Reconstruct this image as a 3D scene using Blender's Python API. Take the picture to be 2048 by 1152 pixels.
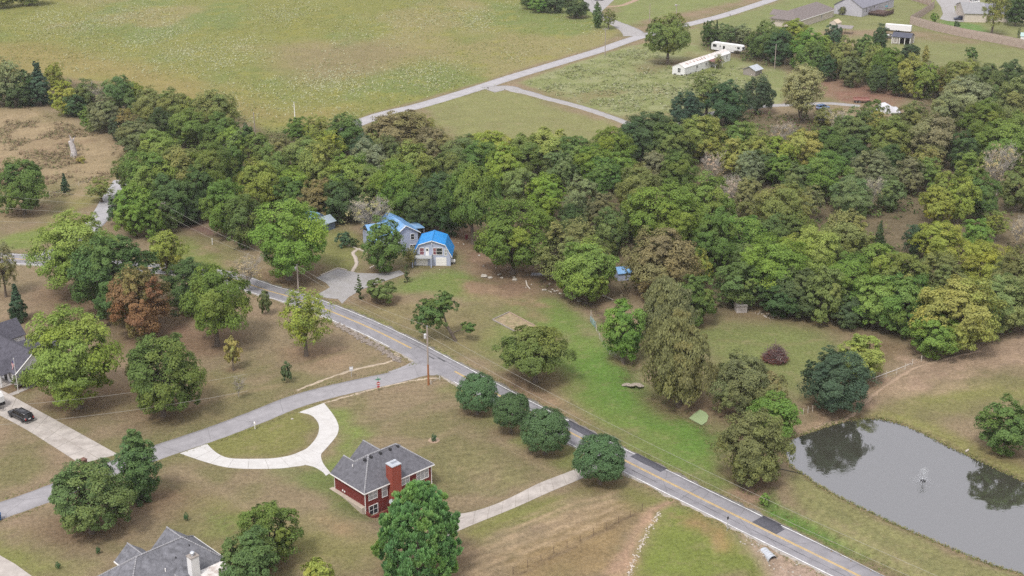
import bpy, math, random
import numpy as np
from math import radians as R, sin, cos, pi, sqrt, atan2

for _o in list(bpy.data.objects):
    bpy.data.objects.remove(_o)
SC = bpy.context.scene
COL = SC.collection

# ------------------------------------------------------------------ camera
F_PX, PITCH, CAM_H = 2731.0, R(21.3), 112.0        # focal length in photo pixels (2048 wide), tilt, drone height
cam_d = bpy.data.cameras.new('camera')
cam = bpy.data.objects.new('camera', cam_d)
COL.objects.link(cam)
cam.location = (0, 0, CAM_H)
cam.rotation_euler = (pi / 2 - PITCH, 0, 0)
cam_d.sensor_width = 36.0
cam_d.lens = 36.0 * F_PX / 2048.0
cam_d.clip_start = 1.0
cam_d.clip_end = 6000.0
SC.camera = cam

# ------------------------------------------------------------------ sky, sun, exposure
SUN_EL, SUN_AZ = R(56), R(205)                      # azimuth clockwise from +Y (north)
w = bpy.data.worlds.new('World')
SC.world = w
w.use_nodes = True
nt = w.node_tree
nt.nodes.clear()
sky = nt.nodes.new('ShaderNodeTexSky')
sky.sky_type = 'NISHITA'
sky.sun_disc = False
sky.sun_elevation = SUN_EL
sky.sun_rotation = SUN_AZ
sky.air_density = 1.0
sky.dust_density = 4.0
sky.ozone_density = 1.0
hs = nt.nodes.new('ShaderNodeHueSaturation')        # cloud deck takes the blue out of the sky
hs.inputs['Saturation'].default_value = 0.15
mx = nt.nodes.new('ShaderNodeMix')
mx.data_type = 'RGBA'
mx.inputs[0].default_value = 0.65
mx.inputs[7].default_value = (9.0, 8.8, 9.2, 1)     # even high overcast
bg = nt.nodes.new('ShaderNodeBackground')
bg.inputs['Strength'].default_value = 0.088
wo = nt.nodes.new('ShaderNodeOutputWorld')
nt.links.new(sky.outputs[0], hs.inputs['Color'])
nt.links.new(hs.outputs[0], mx.inputs[6])
nt.links.new(mx.outputs[2], bg.inputs['Color'])
nt.links.new(bg.outputs[0], wo.inputs['Surface'])

sl = bpy.data.lights.new('sun', 'SUN')
sl.energy = 1.5
sl.angle = R(11)
sl.color = (1.0, 0.95, 0.87)
sun = bpy.data.objects.new('sun', sl)
COL.objects.link(sun)
sun.rotation_euler = (pi / 2 - SUN_EL, 0, -SUN_AZ + pi)
SC.view_settings.view_transform = 'Standard'
SC.view_settings.look = 'None'
SC.view_settings.gamma = 1.0
SC.view_settings.use_curve_mapping = False
SC.view_settings.exposure = 0.80
SC.cycles.max_bounces = 6
SC.cycles.diffuse_bounces = 3
SC.cycles.transparent_max_bounces = 4
SC.cycles.use_denoising = False

HAZE = 0.00008                                      # density of the thin autumn air
rng = np.random.default_rng(7)
random.seed(7)

# ------------------------------------------------------------------ placing: a spot seen in the photo -> its place on the ground
ST, CT = sin(PITCH), cos(PITCH)

def unproj(px, py, z=0.0):
    u = (px - 1024.0) / F_PX
    v = (py - 576.0) / F_PX
    dx, dy, dz = u, CT - v * ST, -ST - v * CT
    t = (CAM_H - z) / (-dz)
    return (dx * t, dy * t)

def scale_at(x, y, z=0.0):                          # photo pixels per metre at that place
    return F_PX / (y * CT + (CAM_H - z) * ST)

def proj(x, y, z=0.0):
    d = y * CT + (CAM_H - z) * ST
    return (1024 + F_PX * x / d, 576 - F_PX * (y * ST - (CAM_H - z) * CT) / d)

def smooth(a, b, x):
    t = np.clip((x - a) / (b - a), 0, 1)
    return t * t * (3 - 2 * t)

# ------------------------------------------------------------------ numpy noise and polygon distance
def vnoise(x, y, seed=0):
    xi, yi = np.floor(x).astype(np.int64), np.floor(y).astype(np.int64)
    xf, yf = x - xi, y - yi
    xf = xf * xf * (3 - 2 * xf)
    yf = yf * yf * (3 - 2 * yf)
    def h(a, b):
        n = (a * 374761393 + b * 668265263 + seed * 1442695041) & 0x7fffffff
        n = (n ^ (n >> 13)) * 1274126177 & 0x7fffffff
        return ((n ^ (n >> 16)) & 0xffff) / 65535.0
    a, b, c, d = h(xi, yi), h(xi + 1, yi), h(xi, yi + 1), h(xi + 1, yi + 1)
    return (a * (1 - xf) + b * xf) * (1 - yf) + (c * (1 - xf) + d * xf) * yf

def fbm(x, y, seed=0, oct=4):
    s, a, t = 0, 0.5, 0
    for k in range(oct):
        s = s + a * vnoise(x * 2 ** k + 17 * k, y * 2 ** k + 31 * k, seed + k)
        t += a
        a *= 0.55
    return s / t

def sdist(X, Y, poly):                              # signed distance to a polygon, inside positive
    P = np.asarray(poly, float)
    d2 = np.full(X.shape, 1e18)
    ins = np.zeros(X.shape, bool)
    for i in range(len(P)):
        ax, ay = P[i]
        bx, by = P[(i + 1) % len(P)]
        ex, ey = bx - ax, by - ay
        wx, wy = X - ax, Y - ay
        t = np.clip((wx * ex + wy * ey) / (ex * ex + ey * ey + 1e-9), 0, 1)
        d2 = np.minimum(d2, (wx - t * ex) ** 2 + (wy - t * ey) ** 2)
        c = ((ay > Y) != (by > Y))
        if abs(by - ay) > 1e-9:
            ins ^= c & (X < ex * (Y - ay) / (by - ay) + ax)
    d = np.sqrt(d2)
    return np.where(ins, d, -d)

def ldist(X, Y, line):                              # distance to a polyline
    P = np.asarray(line, float)
    d2 = np.full(X.shape, 1e18)
    for i in range(len(P) - 1):
        ax, ay = P[i]
        ex, ey = P[i + 1] - P[i]
        wx, wy = X - ax, Y - ay
        t = np.clip((wx * ex + wy * ey) / (ex * ex + ey * ey + 1e-9), 0, 1)
        d2 = np.minimum(d2, (wx - t * ex) ** 2 + (wy - t * ey) ** 2)
    return np.sqrt(d2)

def U(pts, z=0.0):
    return [unproj(a, b, z) for a, b in pts]

def spline(pts, step=1.0):                          # Catmull-Rom through points, evenly resampled
    P = np.asarray(pts, float)
    if len(P) > 2:
        Q = np.vstack([2 * P[0] - P[1], P, 2 * P[-1] - P[-2]])
        out = []
        for i in range(1, len(Q) - 2):
            for t in np.linspace(0, 1, 24, endpoint=False):
                a, b, c, d = Q[i - 1], Q[i], Q[i + 1], Q[i + 2]
                out.append(0.5 * (2 * b + (c - a) * t + (2 * a - 5 * b + 4 * c - d) * t * t + (3 * b - a - 3 * c + d) * t ** 3))
        out.append(P[-1])
        P = np.array(out)
    L = np.r_[0, np.cumsum(np.hypot(*np.diff(P, axis=0).T))]
    n = max(2, int(L[-1] / step) + 1)
    s = np.linspace(0, L[-1], n)
    return np.c_[np.interp(s, L, P[:, 0]), np.interp(s, L, P[:, 1])]

# ------------------------------------------------------------------ the lie of the land
POND_Z = -0.35
POND = U([(1575, 887), (1593, 874), (1622, 864), (1661, 851), (1690, 843), (1731, 838), (1770, 840), (1807, 851), (1836, 863), (1867, 878),
          (1906, 898), (1953, 920), (1990, 936), (2048, 964), (2150, 1015), (2260, 1090), (2240, 1170), (2120, 1175), (2048, 1149), (1979, 1128),
          (1927, 1107), (1848, 1073), (1796, 1051), (1734, 1021), (1690, 999), (1648, 977), (1609, 950), (1580, 929), (1570, 905)], POND_Z)
POND = [tuple(p) for p in spline(POND + [POND[0]], 3.0)[:-1]]
CREEK = spline(U([(1080, 560), (1110, 580), (1180, 605), (1225, 655), (1262, 725), (1258, 750), (1275, 775), (1320, 800), (1360, 822), (1400, 842), (1422, 870),
                  (1460, 930), (1500, 975), (1530, 1000), (1570, 1030), (1640, 1068), (1740, 1120), (1830, 1165)]), 3.0)

CULV = U([(1546, 1133), (1538, 1150), (1524, 1185)])

# the brick house's frame: N is the near eave corner, x runs along the back eave, y towards the front
EAVE = 2.75
bhN, bhR, bhL = unproj(728.6, 988, EAVE), unproj(868, 928.5, EAVE), unproj(653, 951.5, EAVE)
BH_A = atan2(bhR[1] - bhN[1], bhR[0] - bhN[0])
BH_LEN = sqrt((bhR[0] - bhN[0]) ** 2 + (bhR[1] - bhN[1]) ** 2)

def bh_local(x, y):
    dx, dy = x - bhN[0], y - bhN[1]
    return dx * cos(BH_A) + dy * sin(BH_A), -dx * sin(BH_A) + dy * cos(BH_A)

def hgt(x, y):
    x = np.asarray(x, float)
    y = np.asarray(y, float)
    h = np.zeros(np.broadcast(x, y).shape)
    lx, ly = bh_local(x, y)
    h = h - 2.2 * smooth(-3.5, 3.0, lx) * (1 - smooth(17, 27, lx)) * smooth(-16, -7, ly) * (1 - smooth(-0.8, 6.5, ly))
    m = (x > 40) & (y < 310)
    if np.any(m):
        d = sdist(x, y, POND)
        h = h + np.where(d < 0, POND_Z * smooth(-2.6, 0, d), POND_Z - 1.2 * smooth(0, 4, d))
    dc = ldist(x, y, CREEK)
    h = h - 0.55 * (1 - smooth(0.5, 2.6, dc))
    dq = ldist(x, y, CULV)
    h = h - 1.2 * (1 - smooth(1.4, 3.4, dq))
    return h

def H(x, y):
    return float(hgt(np.array([x]), np.array([y]))[0])

def ground(px, py):                                  # the photo spot on the modelled land
    z = 0.0
    for _ in range(6):
        x, y = unproj(px, py, z)
        z = H(x, y)
    return x, y, z

# ------------------------------------------------------------------ mesh helper
class MB:
    def __init__(s):
        s.v, s.f, s.m = [], [], []
    def add(s, vs, fs, mi=0):
        o = len(s.v)
        s.v += [tuple(map(float, p)) for p in vs]
        s.f += [tuple(i + o for i in f) for f in fs]
        s.m += [mi] * len(fs)
        return s
    def face(s, vs, mi=0):
        return s.add(vs, [tuple(range(len(vs)))], mi)
    def box(s, x0, y0, z0, x1, y1, z1, mi=0):
        vs = [(x0, y0, z0), (x1, y0, z0), (x1, y1, z0), (x0, y1, z0), (x0, y0, z1), (x1, y0, z1), (x1, y1, z1), (x0, y1, z1)]
        return s.add(vs, [(3, 2, 1, 0), (4, 5, 6, 7), (0, 1, 5, 4), (1, 2, 6, 5), (2, 3, 7, 6), (3, 0, 4, 7)], mi)
    def obox(s, c, sz, rz=0.0, mi=0):
        hx, hy, hz = sz[0] / 2, sz[1] / 2, sz[2] / 2
        cr, sr = cos(rz), sin(rz)
        vs = []
        for zz in (-hz, hz):
            for xx, yy in ((-hx, -hy), (hx, -hy), (hx, hy), (-hx, hy)):
                vs.append((c[0] + xx * cr - yy * sr, c[1] + xx * sr + yy * cr, c[2] + zz))
        return s.add(vs, [(3, 2, 1, 0), (4, 5, 6, 7), (0, 1, 5, 4), (1, 2, 6, 5), (2, 3, 7, 6), (3, 0, 4, 7)], mi)
    def prism(s, poly, z0, z1, mi=0):
        n = len(poly)
        vs = [(p[0], p[1], z0) for p in poly] + [(p[0], p[1], z1) for p in poly]
        fs = [tuple(range(n - 1, -1, -1)), tuple(range(n, 2 * n))] + [(i, (i + 1) % n, n + (i + 1) % n, n + i) for i in range(n)]
        return s.add(vs, fs, mi)
    def slab(s, pts, th, mi=0):                      # thick plate from a planar 3D polygon, extruded straight down
        n = len(pts)
        vs = [tuple(p) for p in pts] + [(p[0], p[1], p[2] - th) for p in pts]
        fs = [tuple(range(n)), tuple(range(2 * n - 1, n - 1, -1))] + [(i, n + i, n + (i + 1) % n, (i + 1) % n) for i in range(n)]
        return s.add(vs, fs, mi)
    def tube(s, pts, rad, n=6, mi=0, cap=True):
        pts = [np.array(p, float) for p in pts]
        rad = rad if hasattr(rad, '__len__') else [rad] * len(pts)
        o = len(s.v)
        for i, p in enumerate(pts):
            d = pts[min(i + 1, len(pts) - 1)] - pts[max(i - 1, 0)]
            d /= np.linalg.norm(d) + 1e-9
            a = np.cross(d, (0, 0, 1) if abs(d[2]) < 0.9 else (1, 0, 0))
            a /= np.linalg.norm(a) + 1e-9
            b = np.cross(d, a)
            for k in range(n):
                t = 2 * pi * k / n
                s.v.append(tuple(p + rad[i] * (cos(t) * a + sin(t) * b)))
        for i in range(len(pts) - 1):
            for k in range(n):
                s.f.append((o + i * n + k, o + i * n + (k + 1) % n, o + (i + 1) * n + (k + 1) % n, o + (i + 1) * n + k))
                s.m.append(mi)
        if cap:
            s.f.append(tuple(o + (len(pts) - 1) * n + k for k in range(n)))
            s.m.append(mi)
            s.f.append(tuple(o + k for k in reversed(range(n))))
            s.m.append(mi)
        return s
    def lathe(s, c, prof, n=12, mi=0):               # prof: [(radius, z)]
        o = len(s.v)
        for r, z in prof:
            for k in range(n):
                s.v.append((c[0] + r * cos(2 * pi * k / n), c[1] + r * sin(2 * pi * k / n), c[2] + z))
        for i in range(len(prof) - 1):
            for k in range(n):
                s.f.append((o + i * n + k, o + i * n + (k + 1) % n, o + (i + 1) * n + (k + 1) % n, o + (i + 1) * n + k))
                s.m.append(mi)
        s.f.append(tuple(o + (len(prof) - 1) * n + k for k in range(n)))
        s.m.append(mi)
        return s
    def rock(s, c, r, seed=0, mi=0, flat=0.6):
        q = random.Random(seed)
        o = []
        for zz, rr in ((-0.5, 0.75), (0.15, 1.0), (0.7, 0.6)):
            for k in range(6):
                a = 2 * pi * k / 6 + q.uniform(-.3, .3)
                f = r * rr * q.uniform(.7, 1.15)
                o.append((c[0] + f * cos(a), c[1] + f * sin(a), c[2] + zz * r * flat * q.uniform(.8, 1.2)))
        fs = [(0, 1, 7, 6)]
        fs = [(j * 6 + k, j * 6 + (k + 1) % 6, (j + 1) * 6 + (k + 1) % 6, (j + 1) * 6 + k) for j in range(2) for k in range(6)] + [tuple(12 + k for k in range(6))]
        return s.add(o, fs, mi)
    def mesh(s, name, mats):
        me = bpy.data.meshes.new(name)
        me.from_pydata(s.v, [], s.f)
        for m in (mats if isinstance(mats, (list, tuple)) else [mats]):
            me.materials.append(m)
        if any(s.m):
            me.polygons.foreach_set('material_index', s.m)
        me.update()
        return me
    def build(s, name, mats, parent=None, smooth=False):
        me = s.mesh(name, mats)
        if smooth:
            me.polygons.foreach_set('use_smooth', [True] * len(me.polygons))
        return link(name, me, parent)

def link(name, me, parent=None):
    o = bpy.data.objects.new(name, me)
    COL.objects.link(o)
    if parent is not None:
        o.parent = parent
    return o

def tag(o, label=None, cat=None, group=None, kind=None):
    if label: o['label'] = label
    if cat: o['category'] = cat
    if group: o['group'] = group
    if kind: o['kind'] = kind
    return o

def empty(name, loc, rz, label, cat, group=None):
    o = bpy.data.objects.new(name, None)
    COL.objects.link(o)
    o.location = loc
    o.rotation_euler = (0, 0, rz)
    o.empty_display_size = 0.3
    return tag(o, label, cat, group)

def np_mesh(name, V, Fq, mats, tint=None, smooth=False):
    """fast quad mesh from arrays; tint: (n_verts, 4) colours"""
    me = bpy.data.meshes.new(name)
    V = np.asarray(V, np.float32)
    Fq = np.asarray(Fq, np.int32)
    k = Fq.shape[1]
    me.vertices.add(len(V))
    me.vertices.foreach_set('co', V.ravel())
    me.loops.add(Fq.size)
    me.loops.foreach_set('vertex_index', Fq.ravel())
    me.polygons.add(len(Fq))
    me.polygons.foreach_set('loop_start', np.arange(0, Fq.size, k, dtype=np.int32))
    me.polygons.foreach_set('loop_total', np.full(len(Fq), k, np.int32))
    if smooth:
        me.polygons.foreach_set('use_smooth', np.ones(len(Fq), bool))
    for m in (mats if isinstance(mats, (list, tuple)) else [mats]):
        me.materials.append(m)
    me.update(calc_edges=True)
    if tint is not None:
        a = me.attributes.new('tint', 'FLOAT_COLOR', 'POINT')
        a.data.foreach_set('color', np.asarray(tint, np.float32).ravel())
    return me

# ------------------------------------------------------------------ materials
MATS = {}

def mat(name, col, rough=0.85, var=0.0, vscale=4.0, metal=0.0, bump=0.0, bscale=20.0, spec=0.3, dirt=None):
    """plain surface with mottled colour and fine relief; dirt: (colour, amount, scale)"""
    if name in MATS:
        return MATS[name]
    m = bpy.data.materials.new(name)
    m.use_nodes = True
    n = m.node_tree
    b = n.nodes['Principled BSDF']
    b.inputs['Roughness'].default_value = rough
    b.inputs['Metallic'].default_value = metal
    b.inputs['Specular IOR Level'].default_value = spec
    tc = n.nodes.new('ShaderNodeTexCoord')
    src = None
    if var > 0:
        ns = n.nodes.new('ShaderNodeTexNoise')
        ns.inputs['Scale'].default_value = vscale
        ns.inputs['Detail'].default_value = 6
        ns.inputs['Roughness'].default_value = 0.65
        n.links.new(tc.outputs['Object'], ns.inputs['Vector'])
        rp = n.nodes.new('ShaderNodeValToRGB')
        rp.color_ramp.elements[0].position = 0.3
        rp.color_ramp.elements[1].position = 0.7
        rp.color_ramp.elements[0].color = [c * (1 - var) for c in col] + [1]
        rp.color_ramp.elements[1].color = [min(1, c * (1 + var)) for c in col] + [1]
        n.links.new(ns.outputs['Fac'], rp.inputs['Fac'])
        src = rp.outputs['Color']
    else:
        b.inputs['Base Color'].default_value = (*col, 1)
    if dirt:
        nd = n.nodes.new('ShaderNodeTexNoise')
        nd.inputs['Scale'].default_value = dirt[2]
        nd.inputs['Detail'].default_value = 8
        nd.inputs['Roughness'].default_value = 0.7
        n.links.new(tc.outputs['Object'], nd.inputs['Vector'])
        mr = n.nodes.new('ShaderNodeMapRange')
        mr.inputs[1].default_value = 0.45
        mr.inputs[2].default_value = 0.75
        mr.inputs[4].default_value = dirt[1]
        n.links.new(nd.outputs['Fac'], mr.inputs[0])
        mm = n.nodes.new('ShaderNodeMix')
        mm.data_type = 'RGBA'
        mm.inputs[6].default_value = (*col, 1)
        mm.inputs[7].default_value = (*dirt[0], 1)
        if src: n.links.new(src, mm.inputs[6])
        n.links.new(mr.outputs[0], mm.inputs[0])
        src = mm.outputs[2]
    if src:
        n.links.new(src, b.inputs['Base Color'])
    if bump > 0:
        nb = n.nodes.new('ShaderNodeTexNoise')
        nb.inputs['Scale'].default_value = bscale
        nb.inputs['Detail'].default_value = 4
        n.links.new(tc.outputs['Object'], nb.inputs['Vector'])
        bp = n.nodes.new('ShaderNodeBump')
        bp.inputs['Strength'].default_value = bump
        bp.inputs['Distance'].default_value = 0.1
        n.links.new(nb.outputs['Fac'], bp.inputs['Height'])
        n.links.new(bp.outputs[0], b.inputs['Normal'])
    MATS[name] = m
    return m

def mat_leaf():
    m = bpy.data.materials.new('leaf')
    m.use_nodes = True
    n = m.node_tree
    n.nodes.clear()
    out = n.nodes.new('ShaderNodeOutputMaterial')
    oi = n.nodes.new('ShaderNodeObjectInfo')
    at = n.nodes.new('ShaderNodeAttribute'); at.attribute_name = 'tint'
    a2 = n.nodes.new('ShaderNodeAttribute'); a2.attribute_type = 'OBJECT'; a2.attribute_name = 'leaf_second'
    sp = n.nodes.new('ShaderNodeSeparateColor')
    n.links.new(at.outputs['Color'], sp.inputs[0])
    mxb = n.nodes.new('ShaderNodeMix'); mxb.data_type = 'RGBA'     # whole boughs turn first
    n.links.new(sp.outputs[2], mxb.inputs[0])
    n.links.new(oi.outputs['Color'], mxb.inputs[6])
    n.links.new(a2.outputs['Color'], mxb.inputs[7])
    yl = n.nodes.new('ShaderNodeMix'); yl.data_type = 'RGBA'; yl.blend_type = 'MULTIPLY'
    yl.inputs[7].default_value = (1.45, 1.2, 0.62, 1)
    n.links.new(sp.outputs[1], yl.inputs[0])
    n.links.new(mxb.outputs[2], yl.inputs[6])
    mul = n.nodes.new('ShaderNodeVectorMath'); mul.operation = 'SCALE'
    mr = n.nodes.new('ShaderNodeMapRange')
    mr.inputs[3].default_value = 1.15
    mr.inputs[4].default_value = 2.65
    n.links.new(sp.outputs[0], mr.inputs[0])
    n.links.new(yl.outputs[2], mul.inputs[0])
    n.links.new(mr.outputs[0], mul.inputs['Scale'])
    df = n.nodes.new('ShaderNodeBsdfDiffuse')
    tr = n.nodes.new('ShaderNodeBsdfTranslucent')
    ms = n.nodes.new('ShaderNodeMixShader'); ms.inputs[0].default_value = 0.36
    n.links.new(mul.outputs[0], df.inputs['Color'])
    n.links.new(mul.outputs[0], tr.inputs['Color'])
    n.links.new(df.outputs[0], ms.inputs[1])
    n.links.new(tr.outputs[0], ms.inputs[2])
    n.links.new(ms.outputs[0], out.inputs['Surface'])
    return m
LEAF = mat_leaf()

def mat_bark():
    m = mat('bark', (0.13, 0.105, 0.085), 0.95, 0.35, 3.0, bump=0.6, bscale=8)
    return m
BARK = mat_bark()
# ------------------------------------------------------------------ every tree: (x, top, foot, crown width) as seen, kind, colours, label
TC = dict(                                            # leaf albedo: main, second (turning boughs)
    G=((.096, .158, .042), (.122, .174, .045)), g=((.084, .136, .040), (.108, .148, .042)), Y=((.136, .178, .046), (.158, .184, .050)),
    M=((.070, .112, .042), (.092, .126, .044)), D=((.050, .082, .037), (.062, .094, .040)), K=((.046, .076, .046), (.054, .086, .048)),
    O=((.116, .148, .052), (.138, .150, .056)), o=((.092, .124, .052), (.110, .130, .054)), B=((.128, .126, .068), (.120, .134, .060)), R=((.155, .092, .060), (.122, .130, .058)),
    P=((.134, .154, .086), (.130, .144, .078)), A=((.178, .180, .062), (.150, .178, .058)), V=((.105, .195, .090), (.145, .225, .088)),
    W=((.106, .130, .058), (.118, .132, .060)), Q=((.185, .195, .105), (.175, .185, .095)), X=((.118, .114, .055), (.122, .126, .056)),
    S=((.230, .210, .155), (.210, .205, .125)), T=((.050, .098, .046), (.062, .104, .046)))
CN = dict(Q='pale', W='olive', X='dark olive', G='bright green', g='fresh green', Y='yellow-green', M='mid green', D='dark green', K='blue-green', O='yellowish olive', o='dull olive',
          B='tan brown', R='rusty', P='grey-green', A='amber', V='vivid green', S='pale bare', T='deep green')
SOLO = [  # standing free, each with its own label
 (160, 608, 816, 205, 'maple', 'G', 'tall many-lobed bright green maple beside the white-walled house'),
 (328, 660, 832, 166, 'oak', 'M', 'broad dense green tree with boughs to the ground, beside the tall maple'),
 (288, 532, 676, 132, 'oak', 'R', 'rusty brown round tree in the front yard group'),
 (435, 540, 692, 158, 'spread', 'g', 'spreading green tree with a visible short trunk, next to the rusty tree'),
 (467, 668, 742, 40, 'oak', 'A', 'small upright amber tree on the dry lawn'),
 (478, 748, 798, 34, 'bare', 'B', 'leafless grey bush on the dry lawn below the small amber tree'),
 (574, 720, 766, 28, 'shrub', 'D', 'thin dark shrub on the dry lawn near the side road'),
 (613, 572, 712, 116, 'airy', 'Y', 'light yellow-green tree with an open crown beside the main road'),
 (533, 575, 630, 28, 'shrub', 'o', 'small grey-green tree at the verge left of the open yellow-green tree'),
 (497, 505, 584, 74, 'bare', 'S', 'leafless grey tree overhanging the main road'),
 (38, 568, 642, 54, 'cedar', 'K', 'dark cone-shaped cedar behind the white-walled house'),
 (12, 478, 594, 64, 'airy', 'P', 'pale silvery tree cut by the left edge of the picture'),
 (168, 420, 592, 175, 'maple', 'G', 'big bright green tree in front of the road fork'),
 (238, 468, 632, 185, 'oak', 'D', 'very dark broad tree behind the rusty tree'),
 (334, 455, 548, 80, 'maple', 'Y', 'pale yellow tree in front of the crossing power pole'),
 (384, 514, 624, 112, 'oak', 'D', 'dark green tree between the pale yellow tree and the spreading one'),
 (284, 858, 1001, 98, 'oval', 'T', 'dark egg-shaped evergreen beside the side road'),
 (184, 922, 1066, 176, 'oak', 'M', 'wide multi-stemmed green tree at the side road, left of the egg-shaped evergreen'),
 (543, 1001, 1126, 128, 'oak', 'g', 'round green tree behind the lower grey roof'),
 (498, 1060, 1190, 134, 'oak', 'M', 'drooping dark green tree touching the lower grey roof'),
 (634, 1116, 1190, 82, 'shrub', 'Y', 'yellow-green bush at the bottom edge of the lawn'),
 (834, 976, 1160, 170, 'pine', 'V', 'big bright green pine in front of the red brick house'),
 (955, 749, 828, 90, 'globe', 'T', 'ball-shaped dark tree nearest the road junction, first of a row of four'),
 (1022, 785, 866, 84, 'globe', 'T', 'second ball-shaped dark tree from the road junction in the row of four'),
 (1090, 820, 908, 106, 'globe', 'T', 'third ball-shaped dark tree from the road junction in the row of four'),
 (1200, 873, 968, 116, 'globe', 'T', 'ball-shaped dark tree beside the mouth of the concrete driveway, last of four'),
 (1071, 657, 765, 168, 'spread', 'M', 'wide flat-crowned green tree on the lawn across the road'),
 (1247, 590, 728, 92, 'maple', 'G', 'bright green upright tree beside the wire fence at the creek'),
 (1330, 552, 702, 146, 'willow', 'P', 'grey-green willow behind the bright green upright tree'),
 (1358, 630, 812, 172, 'willow', 'W', 'large olive drooping willow at the creek bank'),
 (1476, 704, 832, 124, 'oak', 'X', 'rounded olive tree between the willow and the brush pile'),
 (1538, 738, 838, 76, 'oak', 'B', 'smaller brownish olive tree at the side of the rounded olive one'),
 (1545, 778, 890, 108, 'maple', 'G', 'fresh bright green round tree near the left tip of the pond'),
 (1498, 814, 974, 146, 'oak', 'X', 'large dark olive tree by the left tip of the pond'),
 (1662, 697, 818, 150, 'oak', 'K', 'dark blue-green two-domed tree between the brush pile and the pond'),
 (1720, 664, 762, 108, 'oak', 'Y', 'yellow-green round tree behind the dark two-domed tree'),
 (2006, 797, 908, 118, 'oak', 'M', 'dull green tree on the pond bank at the right edge'),
 (766, 430, 546, 84, 'oak', 'M', 'mid green tree standing in front of the blue house'),
 (738, 380, 480, 104, 'bare', 'S', 'pale nearly leafless tree behind the blue house'),
 (578, 394, 560, 172, 'maple', 'G', 'big bright green tree at the roadside left of the gravel parking'),
 (814, 527, 565, 14, 'column', 'D', 'narrow dark arborvitae at the edge of the gravel parking'),
 (719, 551, 598, 20, 'column', 'D', 'dark columnar evergreen at the left end of the hedge by the gravel parking'),
 (760, 556, 606, 78, 'shrub', 'o', 'wide dull green shrub beside the gravel parking and the columnar evergreen'),
 (688, 462, 493, 34, 'shrub', 'K', 'round dark bush on the lawn left of the blue house'),
 (707, 474, 494, 22, 'shrub', 'D', 'low dark bush against the round dark bush'),
 (822, 492, 534, 36, 'airy', 'B', 'small reddish tree beside the left garage door of the gambrel house'),
 (1172, 474, 606, 134, 'oak', 'G', 'round bright green tree to the right of the plank footbridge'),
 (1140, 438, 562, 148, 'oak', 'O', 'mustard olive tree rising behind the round bright green tree at the footbridge'),
 (1320, 450, 592, 146, 'oak', 'B', 'large tan brown tree above the blue shed'),
 (1284, 506, 588, 88, 'airy', 'O', 'small mustard tree in front of the large tan brown tree'),
 (1400, 496, 582, 58, 'airy', 'A', 'thin rusty amber tree beside the large tan brown tree'),
 (1390, 540, 648, 94, 'oak', 'M', 'mid green tree at the left end of the clearing'),
 (946, 330, 488, 126, 'spread', 'g', 'tall tree with a bare forked trunk behind the gambrel house'),
 (1026, 396, 548, 164, 'maple', 'g', 'big rounded green tree standing right of the gambrel house'),
 (793, 315, 448, 104, 'maple', 'G', 'bright green tree at the front of the wood behind the blue house'),
 (50, 312, 428, 108, 'oak', 'M', 'round green tree standing alone in the tan field'),
 (131, 346, 384, 26, 'cedar', 'K', 'small dark cedar next to the lone round tree in the tan field'),
 (162, 312, 326, 22, 'shrub', 'A', 'small bright yellow flowering bush at the foot of the dead snag'),
 (1335, 31, 130, 108, 'spread', 'g', 'two-trunked tree standing alone above the mobile home'),
 (1604, 120, 246, 104, 'vase', 'Q', 'pale vase-shaped tree beside the far gravel drive'),
 (1513, 150, 228, 70, 'oak', 'K', 'dark round tree beside the far gravel drive'),
 (1412, 134, 240, 88, 'airy', 'o', 'thin-leaved tree in front of the mobile home'),
 (1437, 106, 138, 24, 'airy', 'P', 'small pale tree against the mobile home wall'),
 (1155, -4, 36, 52, 'oak', 'D', 'dark bush at the top edge by the far driveway'),
 (1196, 4, 56, 24, 'oval', 'M', 'narrow green tree at the far driveway bend'),
 (1217, 16, 58, 36, 'airy', 'o', 'thin brownish tree beside the far driveway bend'),
 (1982, -40, 72, 62, 'airy', 'O', 'tan autumn tree beside the beige house'),
 (868, 866, 884, 13, 'shrub', 'T', 'small spiky dark shrub in a mulch ring on the brick house lawn'),
 (373, 1024, 1042, 12, 'shrub', 'T', 'small dark shrub below the egg-shaped evergreen'),
 (197, 1092, 1108, 11, 'shrub', 'T', 'small dark shrub on bare soil above the lower grey roof'),
 (117, 1122, 1138, 12, 'shrub', 'T', 'small dark shrub near the corner of the concrete strip'),
 (1940, 92, 122, 30, 'oak', 'M', 'small round green tree in the grass below the wooden fence'),
 (1851, 91, 124, 18, 'oval', 'A', 'small upright amber tree right of the open shed'),
 (2037, 52, 76, 8, 'column', 'D', 'narrow dark evergreen behind the wooden fence near the right edge'),
 (1912, 40, 62, 16, 'shrub', 'D', 'dark bush behind the wooden fence under the tan autumn tree'),
 (1868, 24, 46, 18, 'shrub', 'G', 'clump of tall pale green reeds behind the wooden fence'),
 (1685, 12, 30, 16, 'shrub', 'B', 'brownish shrub against the gable of the pale grey house'),
 (52, 742, 772, 58, 'shrub', 'o', 'low clipped shrub bed along the white-walled house'),
 (1528, 985, 1012, 26, 'shrub', 'G', 'bright green weedy bush in the ditch by the road')]
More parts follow.
